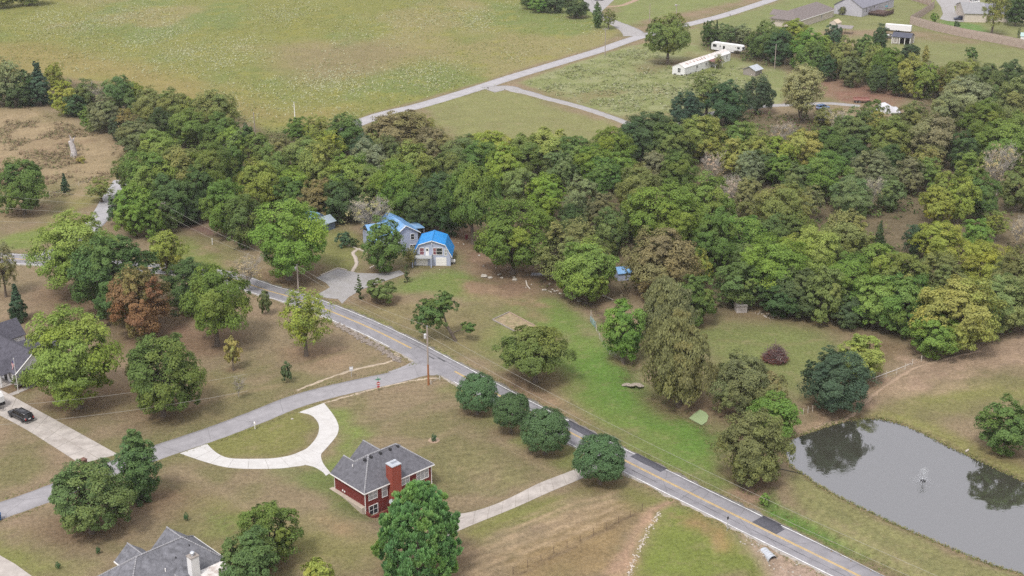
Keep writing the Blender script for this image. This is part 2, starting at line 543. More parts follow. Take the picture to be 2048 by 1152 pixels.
ZONES = {  # crowding trees, labelled by colour, size and order
 'hedgerow': ('in the meadow hedgerow', [
  (18, 112, 208, 78, 'airy', 'P'), (82, 128, 208, 62, 'cedar', 'K'), (112, 126, 176, 34, 'oak', 'Y'), (132, 160, 228, 54, 'oak', 'Y'), (52, 140, 206, 50, 'oak', 'D'),
  (172, 160, 222, 54, 'oak', 'o'), (198, 166, 224, 44, 'bare', 'S'), (240, 150, 226, 60, 'oak', 'M'), (268, 163, 216, 48, 'oak', 'Y'), (214, 196, 262, 62, 'oak', 'B'),
  (182, 212, 258, 42, 'oak', 'g'), (304, 172, 256, 62, 'oak', 'O'), (350, 176, 262, 62, 'oak', 'O'), (430, 178, 276, 92, 'oak', 'O'), (386, 218, 296, 84, 'maple', 'g'),
  (276, 240, 306, 76, 'oak', 'o'), (448, 228, 300, 66, 'oak', 'M'), (468, 250, 318, 54, 'oak', 'G'), (322, 262, 336, 74, 'oak', 'Y'), (498, 246, 306, 30, 'oak', 'D'),
  (258, 215, 280, 44, 'airy', 'B'), (240, 232, 278, 40, 'oak', 'K'), (376, 190, 262, 50, 'oak', 'Y'), (330, 215, 290, 46, 'oak', 'D'), (40, 165, 212, 50, 'oak', 'D'), (-10, 135, 210, 55, 'oak', 'D'),
  (150, 188, 232, 40, 'oak', 'D')]),
 'roadside': ('in the belt behind the crossing power pole', [
  (306, 300, 420, 104, 'oak', 'g'), (366, 288, 408, 96, 'oak', 'O'), (428, 278, 410, 92, 'maple', 'g'), (470, 286, 400, 60, 'oak', 'M'), (272, 364, 472, 76, 'maple', 'G'),
  (242, 384, 448, 46, 'oak', 'D'), (204, 356, 402, 58, 'airy', 'O'), (308, 392, 474, 54, 'oak', 'g'), (346, 352, 452, 76, 'oak', 'M'), (398, 330, 440, 70, 'oak', 'D'),
  (420, 372, 430, 52, 'oak', 'K'), (262, 308, 380, 54, 'oak', 'o'), (455, 360, 474, 92, 'maple', 'g'), (490, 386, 498, 68, 'oak', 'M'), (350, 300, 400, 60, 'oak', 'M'), (378, 392, 446, 56, 'oak', 'D')]),
 'house wood': ('in the wood behind the blue house', [
  (520, 318, 420, 84, 'oak', 'Y'), (545, 292, 400, 72, 'oak', 'O'), (590, 330, 420, 76, 'maple', 'G'), (532, 288, 334, 20, 'cedar', 'K'), (650, 282, 412, 94, 'oak', 'O'),
  (582, 352, 432, 60, 'oak', 'M'), (700, 306, 420, 90, 'oak', 'g'), (636, 352, 440, 70, 'oak', 'B'), (610, 272, 350, 74, 'oak', 'O'), (742, 330, 430, 70, 'oak', 'o'),
  (830, 290, 408, 104, 'oak', 'Y'), (900, 300, 400, 86, 'oak', 'M'), (960, 280, 380, 86, 'oak', 'g'), (1008, 292, 390, 78, 'oak', 'Y'), (880, 340, 444, 80, 'oak', 'D'),
  (740, 282, 370, 76, 'oak', 'P'), (780, 272, 360, 74, 'oak', 'o'), (680, 352, 446, 64, 'oak', 'D'), (850, 370, 460, 76, 'oak', 'D'), (905, 390, 470, 60, 'oak', 'D'),
  (556, 268, 340, 60, 'oak', 'B'), (598, 232, 290, 46, 'oak', 'g'), (640, 228, 300, 58, 'airy', 'O'), (690, 228, 304, 74, 'oak', 'M'), (806, 220, 320, 132, 'oak', 'B'),
  (872, 252, 340, 70, 'oak', 'B'), (758, 246, 320, 62, 'oak', 'O'), (930, 268, 350, 84, 'oak', 'o'), (980, 258, 350, 88, 'oak', 'Y'), (728, 268, 330, 44, 'oak', 'K'),
  (520, 262, 320, 50, 'oak', 'O'), (660, 260, 330, 60, 'airy', 'Y'), (612, 380, 440, 50, 'oak', 'D'), (720, 380, 440, 50, 'oak', 'D'), (850, 230, 300, 50, 'airy', 'O')]),
 'back wood': ("along the big wood's upper edge", [
  (1095, 256, 344, 100, 'oak', 'Y'), (1048, 268, 352, 76, 'oak', 'g'), (1150, 270, 352, 78, 'oak', 'M'), (1222, 252, 340, 80, 'maple', 'G'), (1186, 290, 366, 74, 'oak', 'g'),
  (1296, 222, 322, 112, 'oak', 'D'), (1262, 248, 330, 64, 'oak', 'D'), (1340, 240, 330, 84, 'oak', 'M'), (1400, 228, 318, 92, 'oak', 'O'), (1372, 184, 250, 62, 'oak', 'K'),
  (1450, 164, 250, 74, 'oak', 'K'), (1480, 240, 328, 70, 'oak', 'g'), (1432, 272, 332, 34, 'airy', 'A'), (1470, 272, 350, 60, 'oak', 'A'), (1512, 262, 350, 64, 'oak', 'O'),
  (1552, 268, 352, 70, 'maple', 'Y'), (1602, 258, 340, 72, 'oak', 'A'), (1644, 250, 336, 70, 'oak', 'M'), (1560, 236, 310, 58, 'bare', 'S'), (1704, 222, 314, 84, 'oak', 'o'),
  (1682, 214, 290, 60, 'bare', 'S'), (1772, 236, 326, 84, 'oak', 'O'), (1742, 196, 270, 50, 'oak', 'M'), (1862, 228, 330, 92, 'oak', 'B'), (1818, 206, 290, 66, 'oak', 'o'),
  (1926, 152, 252, 92, 'oak', 'P'), (1992, 236, 336, 92, 'oak', 'g'), (2030, 220, 330, 80, 'oak', 'M'), (1960, 200, 290, 80, 'oak', 'g'), (2020, 160, 260, 74, 'oak', 'O'), (1984, 176, 252, 60, 'oak', 'o'),
  (1882, 186, 262, 60, 'oak', 'P'), (1646, 214, 252, 40, 'oak', 'o'), (1672, 216, 262, 50, 'airy', 'O'), (1752, 222, 286, 50, 'airy', 'O'), (1790, 226, 282, 40, 'airy', 'o'), (1780, 290, 350, 60, 'oak', 'D'), (1700, 280, 350, 60, 'oak', 'D'), (1920, 260, 340, 64, 'oak', 'D'), (1530, 300, 360, 60, 'oak', 'D'), (1850, 290, 350, 60, 'airy', 'O')]),
 'mid wood': ('in the middle of the big wood', [
  (1090, 345, 436, 86, 'maple', 'G'), (1160, 346, 456, 82, 'oak', 'P'), (1044, 330, 420, 70, 'oak', 'O'), (1278, 328, 426, 92, 'oak', 'O'), (1330, 366, 506, 160, 'maple', 'G'),
  (1402, 352, 482, 124, 'oak', 'g'), (1428, 420, 546, 92, 'oak', 'g'), (1560, 364, 476, 118, 'oak', 'O'), (1498, 352, 440, 66, 'oak', 'B'), (1208, 312, 392, 72, 'oak', 'M'),
  (1422, 304, 376, 56, 'bare', 'S'), (1240, 300, 380, 70, 'oak', 'g'), (1500, 304, 376, 64, 'oak', 'P'), (1590, 326, 406, 68, 'oak', 'M'), (1650, 300, 402, 104, 'maple', 'g'),
  (1738, 302, 384, 96, 'oak', 'P'), (1818, 310, 386, 64, 'oak', 'B'), (1700, 350, 430, 84, 'oak', 'o'), (1870, 368, 448, 74, 'maple', 'Y'), (1914, 350, 444, 66, 'maple', 'Y'), (1888, 340, 400, 44, 'oak', 'Y'),
  (1960, 348, 436, 74, 'oak', 'M'), (1992, 278, 400, 84, 'bare', 'S'), (2030, 330, 420, 80, 'oak', 'o'), (1216, 416, 510, 70, 'oak', 'M'), (1140, 410, 480, 60, 'oak', 'D'),
  (1120, 300, 380, 74, 'oak', 'o'), (1200, 380, 460, 70, 'oak', 'B'), (1260, 390, 480, 70, 'oak', 'M'), (1356, 300, 390, 80, 'oak', 'M'), (1460, 350, 430, 60, 'bare', 'S'), (1740, 352, 424, 50, 'bare', 'S'),
  (1778, 350, 420, 60, 'oak', 'o'), (1310, 300, 370, 60, 'oak', 'P'), (1620, 370, 440, 60, 'airy', 'P'), (1850, 312, 380, 60, 'oak', 'g'), (1940, 300, 370, 70, 'oak', 'g'), (1560, 310, 370, 70, 'oak', 'g')]),
 'front wood': ('in the front rows of the big wood', [
  (1482, 430, 528, 112, 'oak', 'g'), (1540, 470, 606, 128, 'maple', 'G'), (1478, 520, 614, 88, 'oak', 'M'), (1622, 450, 572, 106, 'maple', 'Y'), (1600, 536, 628, 98, 'oak', 'D'),
  (1690, 420, 522, 98, 'oak', 'O'), (1692, 508, 616, 98, 'maple', 'g'), (1648, 528, 644, 80, 'oak', 'o'), (1750, 478, 592, 90, 'maple', 'g'), (1744, 540, 652, 92, 'maple', 'G'),
  (1800, 500, 606, 86, 'oak', 'O'), (1804, 550, 668, 108, 'oak', 'g'), (1872, 440, 528, 90, 'oak', 'Y'), (1826, 444, 510, 48, 'oak', 'K'), (1872, 506, 600, 96, 'oak', 'o'),
  (1908, 552, 702, 146, 'oak', 'A'), (1862, 626, 714, 86, 'oak', 'G'), (1962, 480, 590, 112, 'maple', 'Y'), (2014, 500, 624, 94, 'oak', 'o'), (2002, 546, 664, 106, 'oak', 'O'),
  (1946, 436, 510, 66, 'oak', 'g'), (1758, 444, 486, 26, 'cedar', 'K'), (1560, 560, 630, 80, 'oak', 'D'), (1700, 590, 652, 70, 'oak', 'D'), (1540, 430, 520, 70, 'oak', 'M'),
  (1650, 470, 560, 70, 'oak', 'M'), (1850, 570, 660, 80, 'oak', 'M'), (1960, 600, 672, 80, 'oak', 'M'), (2046, 590, 660, 60, 'oak', 'O'), (1990, 422, 482, 56, 'airy', 'O'), (1490, 480, 570, 70, 'oak', 'M'), (1588, 420, 500, 70, 'oak', 'M'), (2030, 430, 500, 40, 'bare', 'S')]),
 'fence trees': ('in the belt below the wooden fence', [
  (1417, 40, 90, 30, 'oak', 'D'), (1448, 48, 86, 44, 'oak', 'o'), (1432, 44, 84, 20, 'cedar', 'K'), (1484, 50, 86, 40, 'oak', 'P'), (1528, 42, 118, 60, 'oak', 'M'), (1558, 62, 126, 62, 'oak', 'D'), (1584, 40, 100, 62, 'oak', 'Y'),
  (1612, 62, 136, 68, 'oak', 'g'), (1664, 48, 100, 42, 'oak', 'K'), (1624, 84, 156, 60, 'oak', 'M'), (1682, 78, 156, 62, 'oak', 'O'), (1724, 68, 152, 52, 'oak', 'M'),
  (1757, 50, 104, 36, 'oak', 'K'), (1742, 92, 168, 60, 'oak', 'O'), (1772, 92, 176, 62, 'oak', 'g'), (1816, 110, 192, 60, 'oak', 'A'), (1798, 130, 190, 52, 'oak', 'D'), (1846, 122, 196, 60, 'oak', 'g'),
  (1876, 134, 190, 50, 'oak', 'A'), (1908, 120, 196, 62, 'oak', 'O'), (1936, 120, 170, 40, 'oak', 'A'), (1964, 124, 206, 72, 'oak', 'o'), (2014, 122, 204, 66, 'oak', 'D'), (1700, 110, 172, 50, 'oak', 'o'), (1818, 88, 120, 40, 'oak', 'K'),
  (1508, 64, 112, 40, 'oak', 'M'), (1650, 110, 160, 44, 'oak', 'D'), (1750, 130, 184, 44, 'oak', 'D'), (1640, 66, 120, 50, 'oak', 'Y')]),
 'top edge': ('along the top edge of the meadow', [
  (1082, -20, 22, 50, 'oak', 'g'), (1110, -14, 24, 40, 'oak', 'D'), (1060, -24, 16, 40, 'oak', 'M'), (5, -30, 14, 50, 'oak', 'A'), (60, -38, 8, 60, 'oak', 'O'), (1130, -30, 10, 40, 'oak', 'o'), (2030, -20, 50, 50, 'oak', 'D')])}
ORD = ['', 'second', 'third', 'fourth', 'fifth', 'sixth', 'seventh', 'eighth', 'ninth', 'tenth', 'eleventh', 'twelfth', 'thirteenth', 'fourteenth', 'fifteenth']
ALLTREES = [(t[:6], t[6], None) for t in SOLO]
for _zn, (_ph, _ls) in ZONES.items():
    _cls = {}
    for t in sorted(_ls):
        kind = 'leafless' if t[4] == 'bare' else ('cedar' if t[4] == 'cedar' else '')
        _cls.setdefault((t[5], kind), []).append(t)
    for (c, kind), ts in _cls.items():
        for i, t in enumerate(ts):
            what = 'leafless pale tree' if kind == 'leafless' else CN[c] + (' cedar' if kind == 'cedar' else ' tree')
            if len(ts) == 1:
                lab = f'only {what} {_ph}'
            else:
                lab = ('leftmost' if i == 0 else 'rightmost' if i == len(ts) - 1 else ORD[i]) + f' {what} ' + ('from left ' if 0 < i < len(ts) - 1 else '') + _ph
            ALLTREES.append(((t[0], t[1] - 3, t[2] + 2, t[3] * (1.06 if _zn in ('mid wood', 'fence trees') else 1.17), t[4], t[5]), lab, f'trees {_ph}'))
# ------------------------------------------------------------------ ground cover: one sheet, coloured by what grows there
ROAD_MAIN = [(-160, 505), (-60, 513), (20, 517), (61, 520), (150, 526), (300, 536), (400, 545), (461, 557), (505, 571), (539, 582.5), (574, 592), (628, 610), (684, 632), (755, 663), (826, 698.5),
             (870, 722), (914, 745.5), (1030, 808), (1144, 867), (1269, 931), (1400, 996), (1536, 1063), (1716, 1151), (1960, 1272)]
ROAD_FORK = [(246, 360), (228, 388), (212, 415), (196, 440), (160, 475), (120, 500), (70, 513)]
ROAD_SIDE = [(-220, 1095), (-100, 1055), (0, 1022), (104, 985), (210, 943), (325, 901), (420, 869), (512, 834.5), (580, 807), (650, 786), (728, 768), (780, 757), (840, 741), (905, 728)]
ROAD_FAR = [(680, 262), (738, 238), (780, 225), (835, 212.5), (905, 192), (975, 170), (1024, 154), (1130, 122), (1205, 99), (1265, 78), (1330, 60), (1400, 43), (1460, 27), (1560, -6), (1640, -32)]
GRAVEL_FAR = [(975, 180), (1012, 175), (1034, 181), (1060, 187), (1090, 196), (1130, 206), (1170, 217), (1238, 240), (1270, 254)]
GRAVEL_BACK = [(1330, 262), (1400, 234), (1450, 222), (1536, 212), (1600, 209), (1660, 207), (1720, 212)]
DRIVE_BEND = [(1272, 72), (1262, 62), (1244, 52), (1226, 44), (1200, 30), (1180, 10), (1172, -8)]
FOREST = [U(p) for p in (
    [(-60, 150), (100, 150), (200, 180), (330, 200), (480, 230), (540, 270), (600, 250), (700, 256), (830, 300), (1000, 312), (1150, 300), (1280, 250), (1420, 230), (1640, 230), (1780, 250),
     (1860, 190), (1760, 170), (1560, 140), (1400, 100), (1410, 50), (1600, 90), (1800, 110), (2048, 190), (2200, 230), (2200, 640), (2040, 660), (1900, 712), (1830, 690), (1640, 632), (1500, 610), (1440, 640),
     (1330, 600), (1200, 600), (1090, 545), (1060, 500), (960, 440), (850, 432), (700, 425), (640, 415), (560, 470), (490, 500), (430, 400), (340, 470), (250, 470), (215, 410), (310, 330), (230, 280), (120, 215), (-60, 215)],)]
DIRTS = [  # (polygon, colour, softness, noise)
    ([(840, 425), (930, 420), (1010, 470), (1110, 545), (1090, 590), (1010, 600), (950, 570), (915, 535), (905, 490)], (.185, .125, .085), 3.0),
    ([(1640, 150), (1700, 165), (1800, 188), (1790, 212), (1700, 205), (1645, 190)], (.20, .115, .085), 3.0),
    ([(365, 395), (425, 395), (425, 450), (470, 480), (370, 470), (330, 440)], (.15, .095, .08), 3.0),
    ([(1030, 605), (1065, 640), (1090, 640), (1075, 610)], (.20, .15, .09), 2.0),
    ([(940, 560), (1060, 590), (1075, 612), (985, 615), (930, 590)], (.23, .16, .105), 3.0),
    ([(1450, 600), (1560, 610), (1680, 640), (1850, 700), (1760, 740), (1660, 660), (1560, 640), (1440, 640)], (.17, .125, .075), 5.0),
    ([(1760, 440), (1850, 430), (1920, 445), (2048, 430), (2048, 480), (1960, 500), (1900, 480), (1830, 520), (1770, 480)], (.26, .185, .135), 3.0),
    ([(1850, 700), (1960, 690), (2100, 600), (2200, 640), (2200, 720), (1960, 740), (1800, 770), (1690, 840), (1640, 840), (1760, 745)], (.30, .215, .158), 4.0),
    ([(1880, 700), (2000, 650), (2100, 630), (2200, 700), (2000, 750), (1840, 780), (1720, 830), (1690, 826), (1800, 760)], (.29, .21, .15), 3.0),
    ([(1560, 888), (1620, 860), (1690, 832), (1760, 760), (1740, 750), (1660, 815), (1590, 850)], (.25, .18, .12), 2.0),
    ([(680, 610), (760, 640), (860, 680), (940, 700), (960, 640), (860, 590), (800, 600), (740, 610)], (.195, .165, .085), 5.0),
    ([(1060, 770), (1130, 800), (1200, 850), (1160, 850), (1040, 790)], (.25, .175, .115), 3.0),
    ([(1460, 985), (1520, 960), (1540, 985), (1500, 1015)], (.26, .18, .125), 2.0),
    ([(640, 1040), (690, 1050), (720, 1080), (660, 1070)], (.27, .19, .115), 2.5),
    ([(1040, 1100), (1240, 1010), (1290, 1040), (1245, 1152), (1030, 1152)], (.22, .16, .085), 4.0),
    ([(1205, 1152), (1262, 1060), (1296, 1018), (1316, 1010), (1330, 1002), (1352, 998), (1345, 1008), (1318, 1018), (1296, 1050), (1270, 1110), (1256, 1160)], (.33, .225, .155), .7),
    ([(1390, 1032), (1440, 1056), (1470, 1100), (1455, 1105), (1425, 1070), (1385, 1045)], (.27, .18, .09), 2.0),
    ([(1475, 1062), (1510, 1075), (1620, 1125), (1690, 1165), (1560, 1165), (1500, 1110)], (.31, .235, .185), 1.2),
    ([(380, 470), (420, 480), (500, 512), (560, 545), (640, 570), (660, 585), (640, 600), (520, 565), (430, 520), (390, 500)], (.21, .165, .10), 2.5),
    ([(100, 640), (240, 640), (290, 700), (440, 700), (410, 640), (300, 600), (100, 590)], (.19, .125, .085), 8.0),
    ([(140, 800), (420, 830), (430, 770), (300, 740), (200, 760)], (.19, .135, .085), 8.0),
    ([(100, 1060), (330, 1030), (370, 990), (300, 960), (260, 990)], (.17, .115, .075), 6.0),
    ([(760, 1160), (940, 1160), (960, 1120), (900, 1090), (780, 1110)], (.19, .13, .08), 5.0),
    ([(0, 745), (30, 740), (110, 762), (60, 790), (0, 772)], (.16, .105, .065), 2.0),
    ([(560, 700), (640, 690), (700, 706), (680, 724), (600, 722)], (.27, .19, .125), 4.0),
    ([(60, 215), (180, 250), (260, 290), (240, 330), (160, 370), (-100, 300), (-100, 250)], (.265, .205, .125), 6.0)]
GREENS = [
    ([(-100, 90), (60, 84), (300, 130), (420, 166), (560, 226), (700, 214), (640, 254), (400, 226), (200, 160), (-100, 146)], (.225, .188, .075), 12.0),
    ([(560, 92), (760, 84), (860, 104), (760, 148), (620, 166), (540, 130)], (.205, .172, .092), 14.0),
    ([(960, 690), (1100, 770), (1250, 890), (1180, 780), (1100, 680), (1000, 620)], (.155, .182, .060), 5.0),
    ([(1300, 84), (1420, 90), (1420, 56), (1350, 60)], (.185, .195, .085), 3.0),
    ([(900, 540), (960, 552), (1030, 588), (1100, 600), (1190, 635), (1240, 720), (1250, 760), (1310, 790), (1400, 838), (1430, 880), (1470, 960), (1500, 986), (1450, 975), (1330, 930), (1240, 880), (1170, 830), (1110, 700), (1040, 620), (960, 590), (880, 570)],
     (.125, .185, .045), 4.0),
    ([(1140, 720), (1240, 700), (1310, 800), (1400, 850), (1420, 900), (1380, 905), (1300, 850), (1200, 800)], (.105, .185, .040), 4.0),
    ([(1240, 660), (1430, 640), (1640, 655), (1700, 690), (1600, 790), (1450, 760), (1400, 700), (1300, 720)], (.150, .175, .062), 6.0),
    ([(1880, 780), (2200, 760), (2200, 810), (1960, 800), (1760, 830), (1700, 820)], (.185, .185, .068), 6.0),
    ([(1330, 1004), (1400, 1030), (1500, 1085), (1570, 1152), (1240, 1152), (1290, 1060)], (.150, .185, .045), 3.0),
    ([(1500, 990), (1545, 978), (1560, 1010), (1680, 1075), (1750, 1110), (1735, 1118), (1640, 1080), (1540, 1030)], (.085, .195, .028), 1.2),
    ([(860, 545), (930, 538), (1000, 575), (960, 600), (860, 590), (800, 580), (820, 560)], (.140, .190, .055), 3.0),
    ([(370, 478), (460, 500), (480, 530), (400, 530), (360, 510)], (.155, .175, .055), 4.0),
    ([(0, 480), (80, 455), (120, 460), (70, 495), (20, 500)], (.150, .190, .055), 2.0),
    ([(150, 405), (220, 372), (200, 395), (110, 455), (60, 460)], (.205, .190, .075), 3.0),
    ([(640, 810), (690, 822), (730, 870), (700, 930), (660, 935), (690, 870)], (.150, .190, .055), 3.0),
    ([(660, 985), (560, 935), (600, 930), (670, 950), (730, 1030), (690, 1030)], (.120, .150, .050), 3.0),
    ([(880, 780), (915, 765), (960, 790), (1130, 870), (1160, 900), (1130, 930), (1050, 890), (920, 800)], (.150, .165, .058), 3.0),
    ([(930, 1060), (1160, 960), (1240, 950), (1330, 1000), (1270, 1020), (1230, 985), (1120, 1010), (960, 1080)], (.160, .165, .055), 3.0),
    ([(680, 606), (760, 640), (900, 712), (1010, 780), (1110, 835), (1250, 905), (1480, 1015), (1530, 1040), (1470, 1020), (1240, 915), (1100, 845), (1000, 790), (880, 722), (740, 650)], (.160, .195, .065), 1.5),
    ([(845, 205), (975, 178), (1010, 182), (1090, 206), (1226, 246), (1180, 300), (960, 300), (860, 240)], (.190, .195, .082), 3.0),
    ([(1215, 60), (1300, 40), (1480, 0), (1620, -40), (1200, -40), (1230, 20)], (.165, .195, .070), 5.0),
    ([(1420, 60), (1600, 60), (1840, 60), (2100, 110), (2200, 200), (2048, 190), (1840, 130), (1700, 80), (1560, 70), (1480, 50), (1620, -10), (2100, -60), (2200, 100)], (.175, .190, .080), 5.0),
    ([(1390, 52), (1480, 24), (1560, 0), (1640, -30), (1720, 0), (1640, 62), (1540, 62), (1440, 64)], (.165, .190, .075), 4.0),
    ([(880, 545), (1000, 575), (1080, 610), (1060, 640), (960, 600), (860, 580)], (.150, .180, .058), 4.0),
    ([(360, 470), (470, 495), (500, 540), (420, 545), (350, 520)], (.150, .175, .055), 3.0),
    ([(700, 560), (600, 480), (660, 450), (740, 470), (720, 540)], (.165, .170, .062), 3.0),
    ([(1880, 40), (1960, 50), (1980, 66), (1900, 58)], (.110, .185, .055), 2.0),
    ([(390, 890), (440, 870), (520, 850), (600, 825), (640, 850), (620, 890), (560, 912), (440, 905)], (.165, .165, .058), 2.0),
    ([(420, 1010), (560, 1030), (760, 1080), (740, 1152), (430, 1152)], (.175, .170, .062), 6.0),
    ([(0, 1090), (60, 1100), (160, 1150), (60, 1170), (-60, 1130)], (.170, .180, .060), 4.0),
    ([(420, 1030), (480, 1040), (480, 1090), (430, 1080)], (.135, .175, .050), 3.0),
    ([(1600, 935), (1680, 1000), (1800, 1060), (1900, 1110), (2100, 1170), (1900, 1190), (1740, 1120), (1600, 1020), (1560, 960)], (.185, .182, .080), 2.0),
    ([(1700, 826), (1800, 824), (1900, 866), (2048, 930), (2150, 1000), (2160, 1020), (2048, 952), (1900, 886), (1800, 846)], (.185, .185, .066), 2.5)]

def mixc(C, col, a):
    a = np.clip(a, 0, 1)[..., None]
    return C * (1 - a) + np.asarray(col) * a

def build_ground():
    xs = np.r_[-980, -700, -480, np.arange(-345, 346, 1.15), 480, 700, 980]
    ys = np.r_[-90, 0, 60, 110, np.arange(140, 330, 0.9), np.arange(330, 745, 1.9), 850, 1050, 1300]
    X, Y = np.meshgrid(xs, ys)
    Z = hgt(X, Y)
    n1, n2, n3 = fbm(X / 26, Y / 26, 1), fbm(X / 7, Y / 7, 5), fbm(X / 2.2, Y / 2.2, 9, 3)
    wob = (fbm(X / 9, Y / 9, 21) - .5) * 10 + (n3 - .5) * 3.5
    # dry lawn everywhere to begin with: straw, olive and worn brown
    C = np.zeros(X.shape + (3,)) + np.array((.208, .165, .104))
    C = mixc(C, (.152, .144, .066), smooth(.50, .66, n1 * .55 + n2 * .45) * .8)
    C = mixc(C, (.250, .185, .128), smooth(.52, .68, 1 - n2 * .6 - n1 * .4) * .7)
    W = np.full(X.shape, .46)
    # meadow
    mead = U([(-500, -60), (1150, -60), (1195, 30), (1240, 64), (1200, 92), (1024, 143), (975, 162), (738, 229), (690, 250), (620, 270), (520, 270), (400, 230), (300, 180), (60, 140), (-500, 150)])
    a = smooth(-1.5, 2.0, sdist(X, Y, mead) + wob * .2)
    M = np.zeros_like(C) + np.array((.178, .184, .058))
    M = mixc(M, (.145, .180, .060), smooth(.46, .66, fbm(X / 45, Y / 90, 41)) * .85)
    M = mixc(M, (.225, .200, .092), smooth(.52, .70, fbm(X / 40, Y / 70, 52)) * .9)
    M = mixc(M, (.22, .21, .055), smooth(.55, .72, n2) * .5)
    C = C * (1 - a[..., None]) + M * a[..., None]
    W = W * (1 - a) + .62 * a
    # tan brush field on the left
    tanf = U([(-500, 200), (60, 208), (190, 262), (290, 310), (230, 372), (120, 420), (40, 445), (-500, 460)])
    a = smooth(-1.5, 2.0, sdist(X, Y, tanf) + wob * .3)
    M = np.zeros_like(C) + np.array((.255, .200, .118))
    M = mixc(M, (.17, .15, .075), smooth(.46, .64, fbm(X / 14, Y / 26, 61)))
    M = mixc(M, (.185, .115, .080), smooth(.55, .7, fbm(X / 16, Y / 34, 65)) * .7)
    C = C * (1 - a[..., None]) + M * a[..., None]
    W = W * (1 - a) + .5 * a
    # overgrown lot round the mobile home
    lot = U([(1036, 166), (1130, 132), (1260, 92), (1300, 84), (1420, 90), (1560, 130), (1600, 180), (1560, 210), (1420, 226), (1300, 240), (1250, 238), (1150, 208)])
    a = smooth(-1.5, 2.0, sdist(X, Y, lot) + wob * .3)
    M = np.zeros_like(C) + np.array((.185, .205, .085))
    M = mixc(M, (.24, .25, .13), smooth(.5, .64, n2) * .8)
    M = mixc(M, (.19, .16, .085), smooth(.52, .66, n1) * .7)
    C = C * (1 - a[..., None]) + M * a[..., None]
    W = W * (1 - a) + .5 * a
    for p, c, s in GREENS:
        P = np.array(U(p))
        x0, y0 = P.min(0) - 14
        x1, y1 = P.max(0) + 14
        k = (X > x0) & (X < x1) & (Y > y0) & (Y < y1)
        if not k.any(): continue
        d = sdist(X[k], Y[k], P) + wob[k] * min(1, s / 4)
        cc = np.asarray(c) * (0.86 + 0.28 * n2[k])[:, None]
        aa = (smooth(-s, s, d) * .92)[:, None]
        C[k] = C[k] * (1 - aa) + cc * aa
    for p, c, s in DIRTS:
        P = np.array(U(p))
        x0, y0 = P.min(0) - 14
        x1, y1 = P.max(0) + 14
        k = (X > x0) & (X < x1) & (Y > y0) & (Y < y1)
        if not k.any(): continue
        d = sdist(X[k], Y[k], P) + wob[k] * min(1, s / 3)
        cc = np.asarray(c) * (0.82 + 0.36 * n3[k])[:, None]
        aa = (smooth(-s, s, d) * (.55 + .45 * smooth(.35, .6, n2[k])))[:, None]
        C[k] = C[k] * (1 - aa) + cc * aa
    # mown rows of dry clippings in the fenced paddock by the brick house
    pad = np.array(U([(945, 1075), (1120, 1000), (1235, 975), (1262, 1030), (1180, 1075), (1030, 1135), (900, 1190), (860, 1160)]))
    a0, a1 = np.array(U([(955, 1085), (1230, 985)]))
    ang = atan2(a1[1] - a0[1], a1[0] - a0[0])
    q = -X * sin(ang) + Y * cos(ang)
    rows = .5 + .5 * np.sin(q * 2 * pi / 2.1 + (n2 - .5) * 9 + (n3 - .5) * 3)
    a = smooth(-1, 2, sdist(X, Y, pad))
    C = mixc(C, (.34, .255, .165), a * smooth(.40, .85, rows * .40 + n3 * .65) * .8)
    # faint mower stripes on the lawns
    lawn = np.array(U([(640, 800), (900, 770), (1150, 920), (1000, 990), (900, 1000), (860, 930), (700, 880)]))
    q = X * sin(ang - .4) - Y * cos(ang - .4)
    C *= (1 + .09 * smooth(-1, 3, sdist(X, Y, lawn)) * np.sin(q * 2 * pi / 1.9))[..., None]
    dam = np.array(U([(1560, 960), (1640, 985), (1800, 1064), (2040, 1152), (1760, 1130), (1600, 1040)]))
    e0, e1 = np.array(U([(1600, 960), (1980, 1140)]))
    an2 = atan2(e1[1] - e0[1], e1[0] - e0[0])
    q = -X * sin(an2) + Y * cos(an2)
    C *= (1 + .16 * smooth(-1, 3, sdist(X, Y, dam)) * np.sin(q * 2 * pi / 2.4 + n2 * 4))[..., None]
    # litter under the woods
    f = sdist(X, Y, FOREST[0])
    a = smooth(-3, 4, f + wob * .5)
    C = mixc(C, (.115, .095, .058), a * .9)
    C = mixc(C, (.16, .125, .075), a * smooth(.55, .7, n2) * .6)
    # dry litter, worn soil and some painted crown shade under the free-standing trees
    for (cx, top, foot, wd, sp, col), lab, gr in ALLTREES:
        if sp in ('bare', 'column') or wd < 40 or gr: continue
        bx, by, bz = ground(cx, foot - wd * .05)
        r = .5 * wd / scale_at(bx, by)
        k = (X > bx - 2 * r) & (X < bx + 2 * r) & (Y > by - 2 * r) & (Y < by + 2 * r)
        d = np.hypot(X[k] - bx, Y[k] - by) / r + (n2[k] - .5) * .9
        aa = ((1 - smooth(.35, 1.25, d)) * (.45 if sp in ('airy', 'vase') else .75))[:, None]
        C[k] = C[k] * (1 - aa) + np.array((.155, .105, .068)) * aa
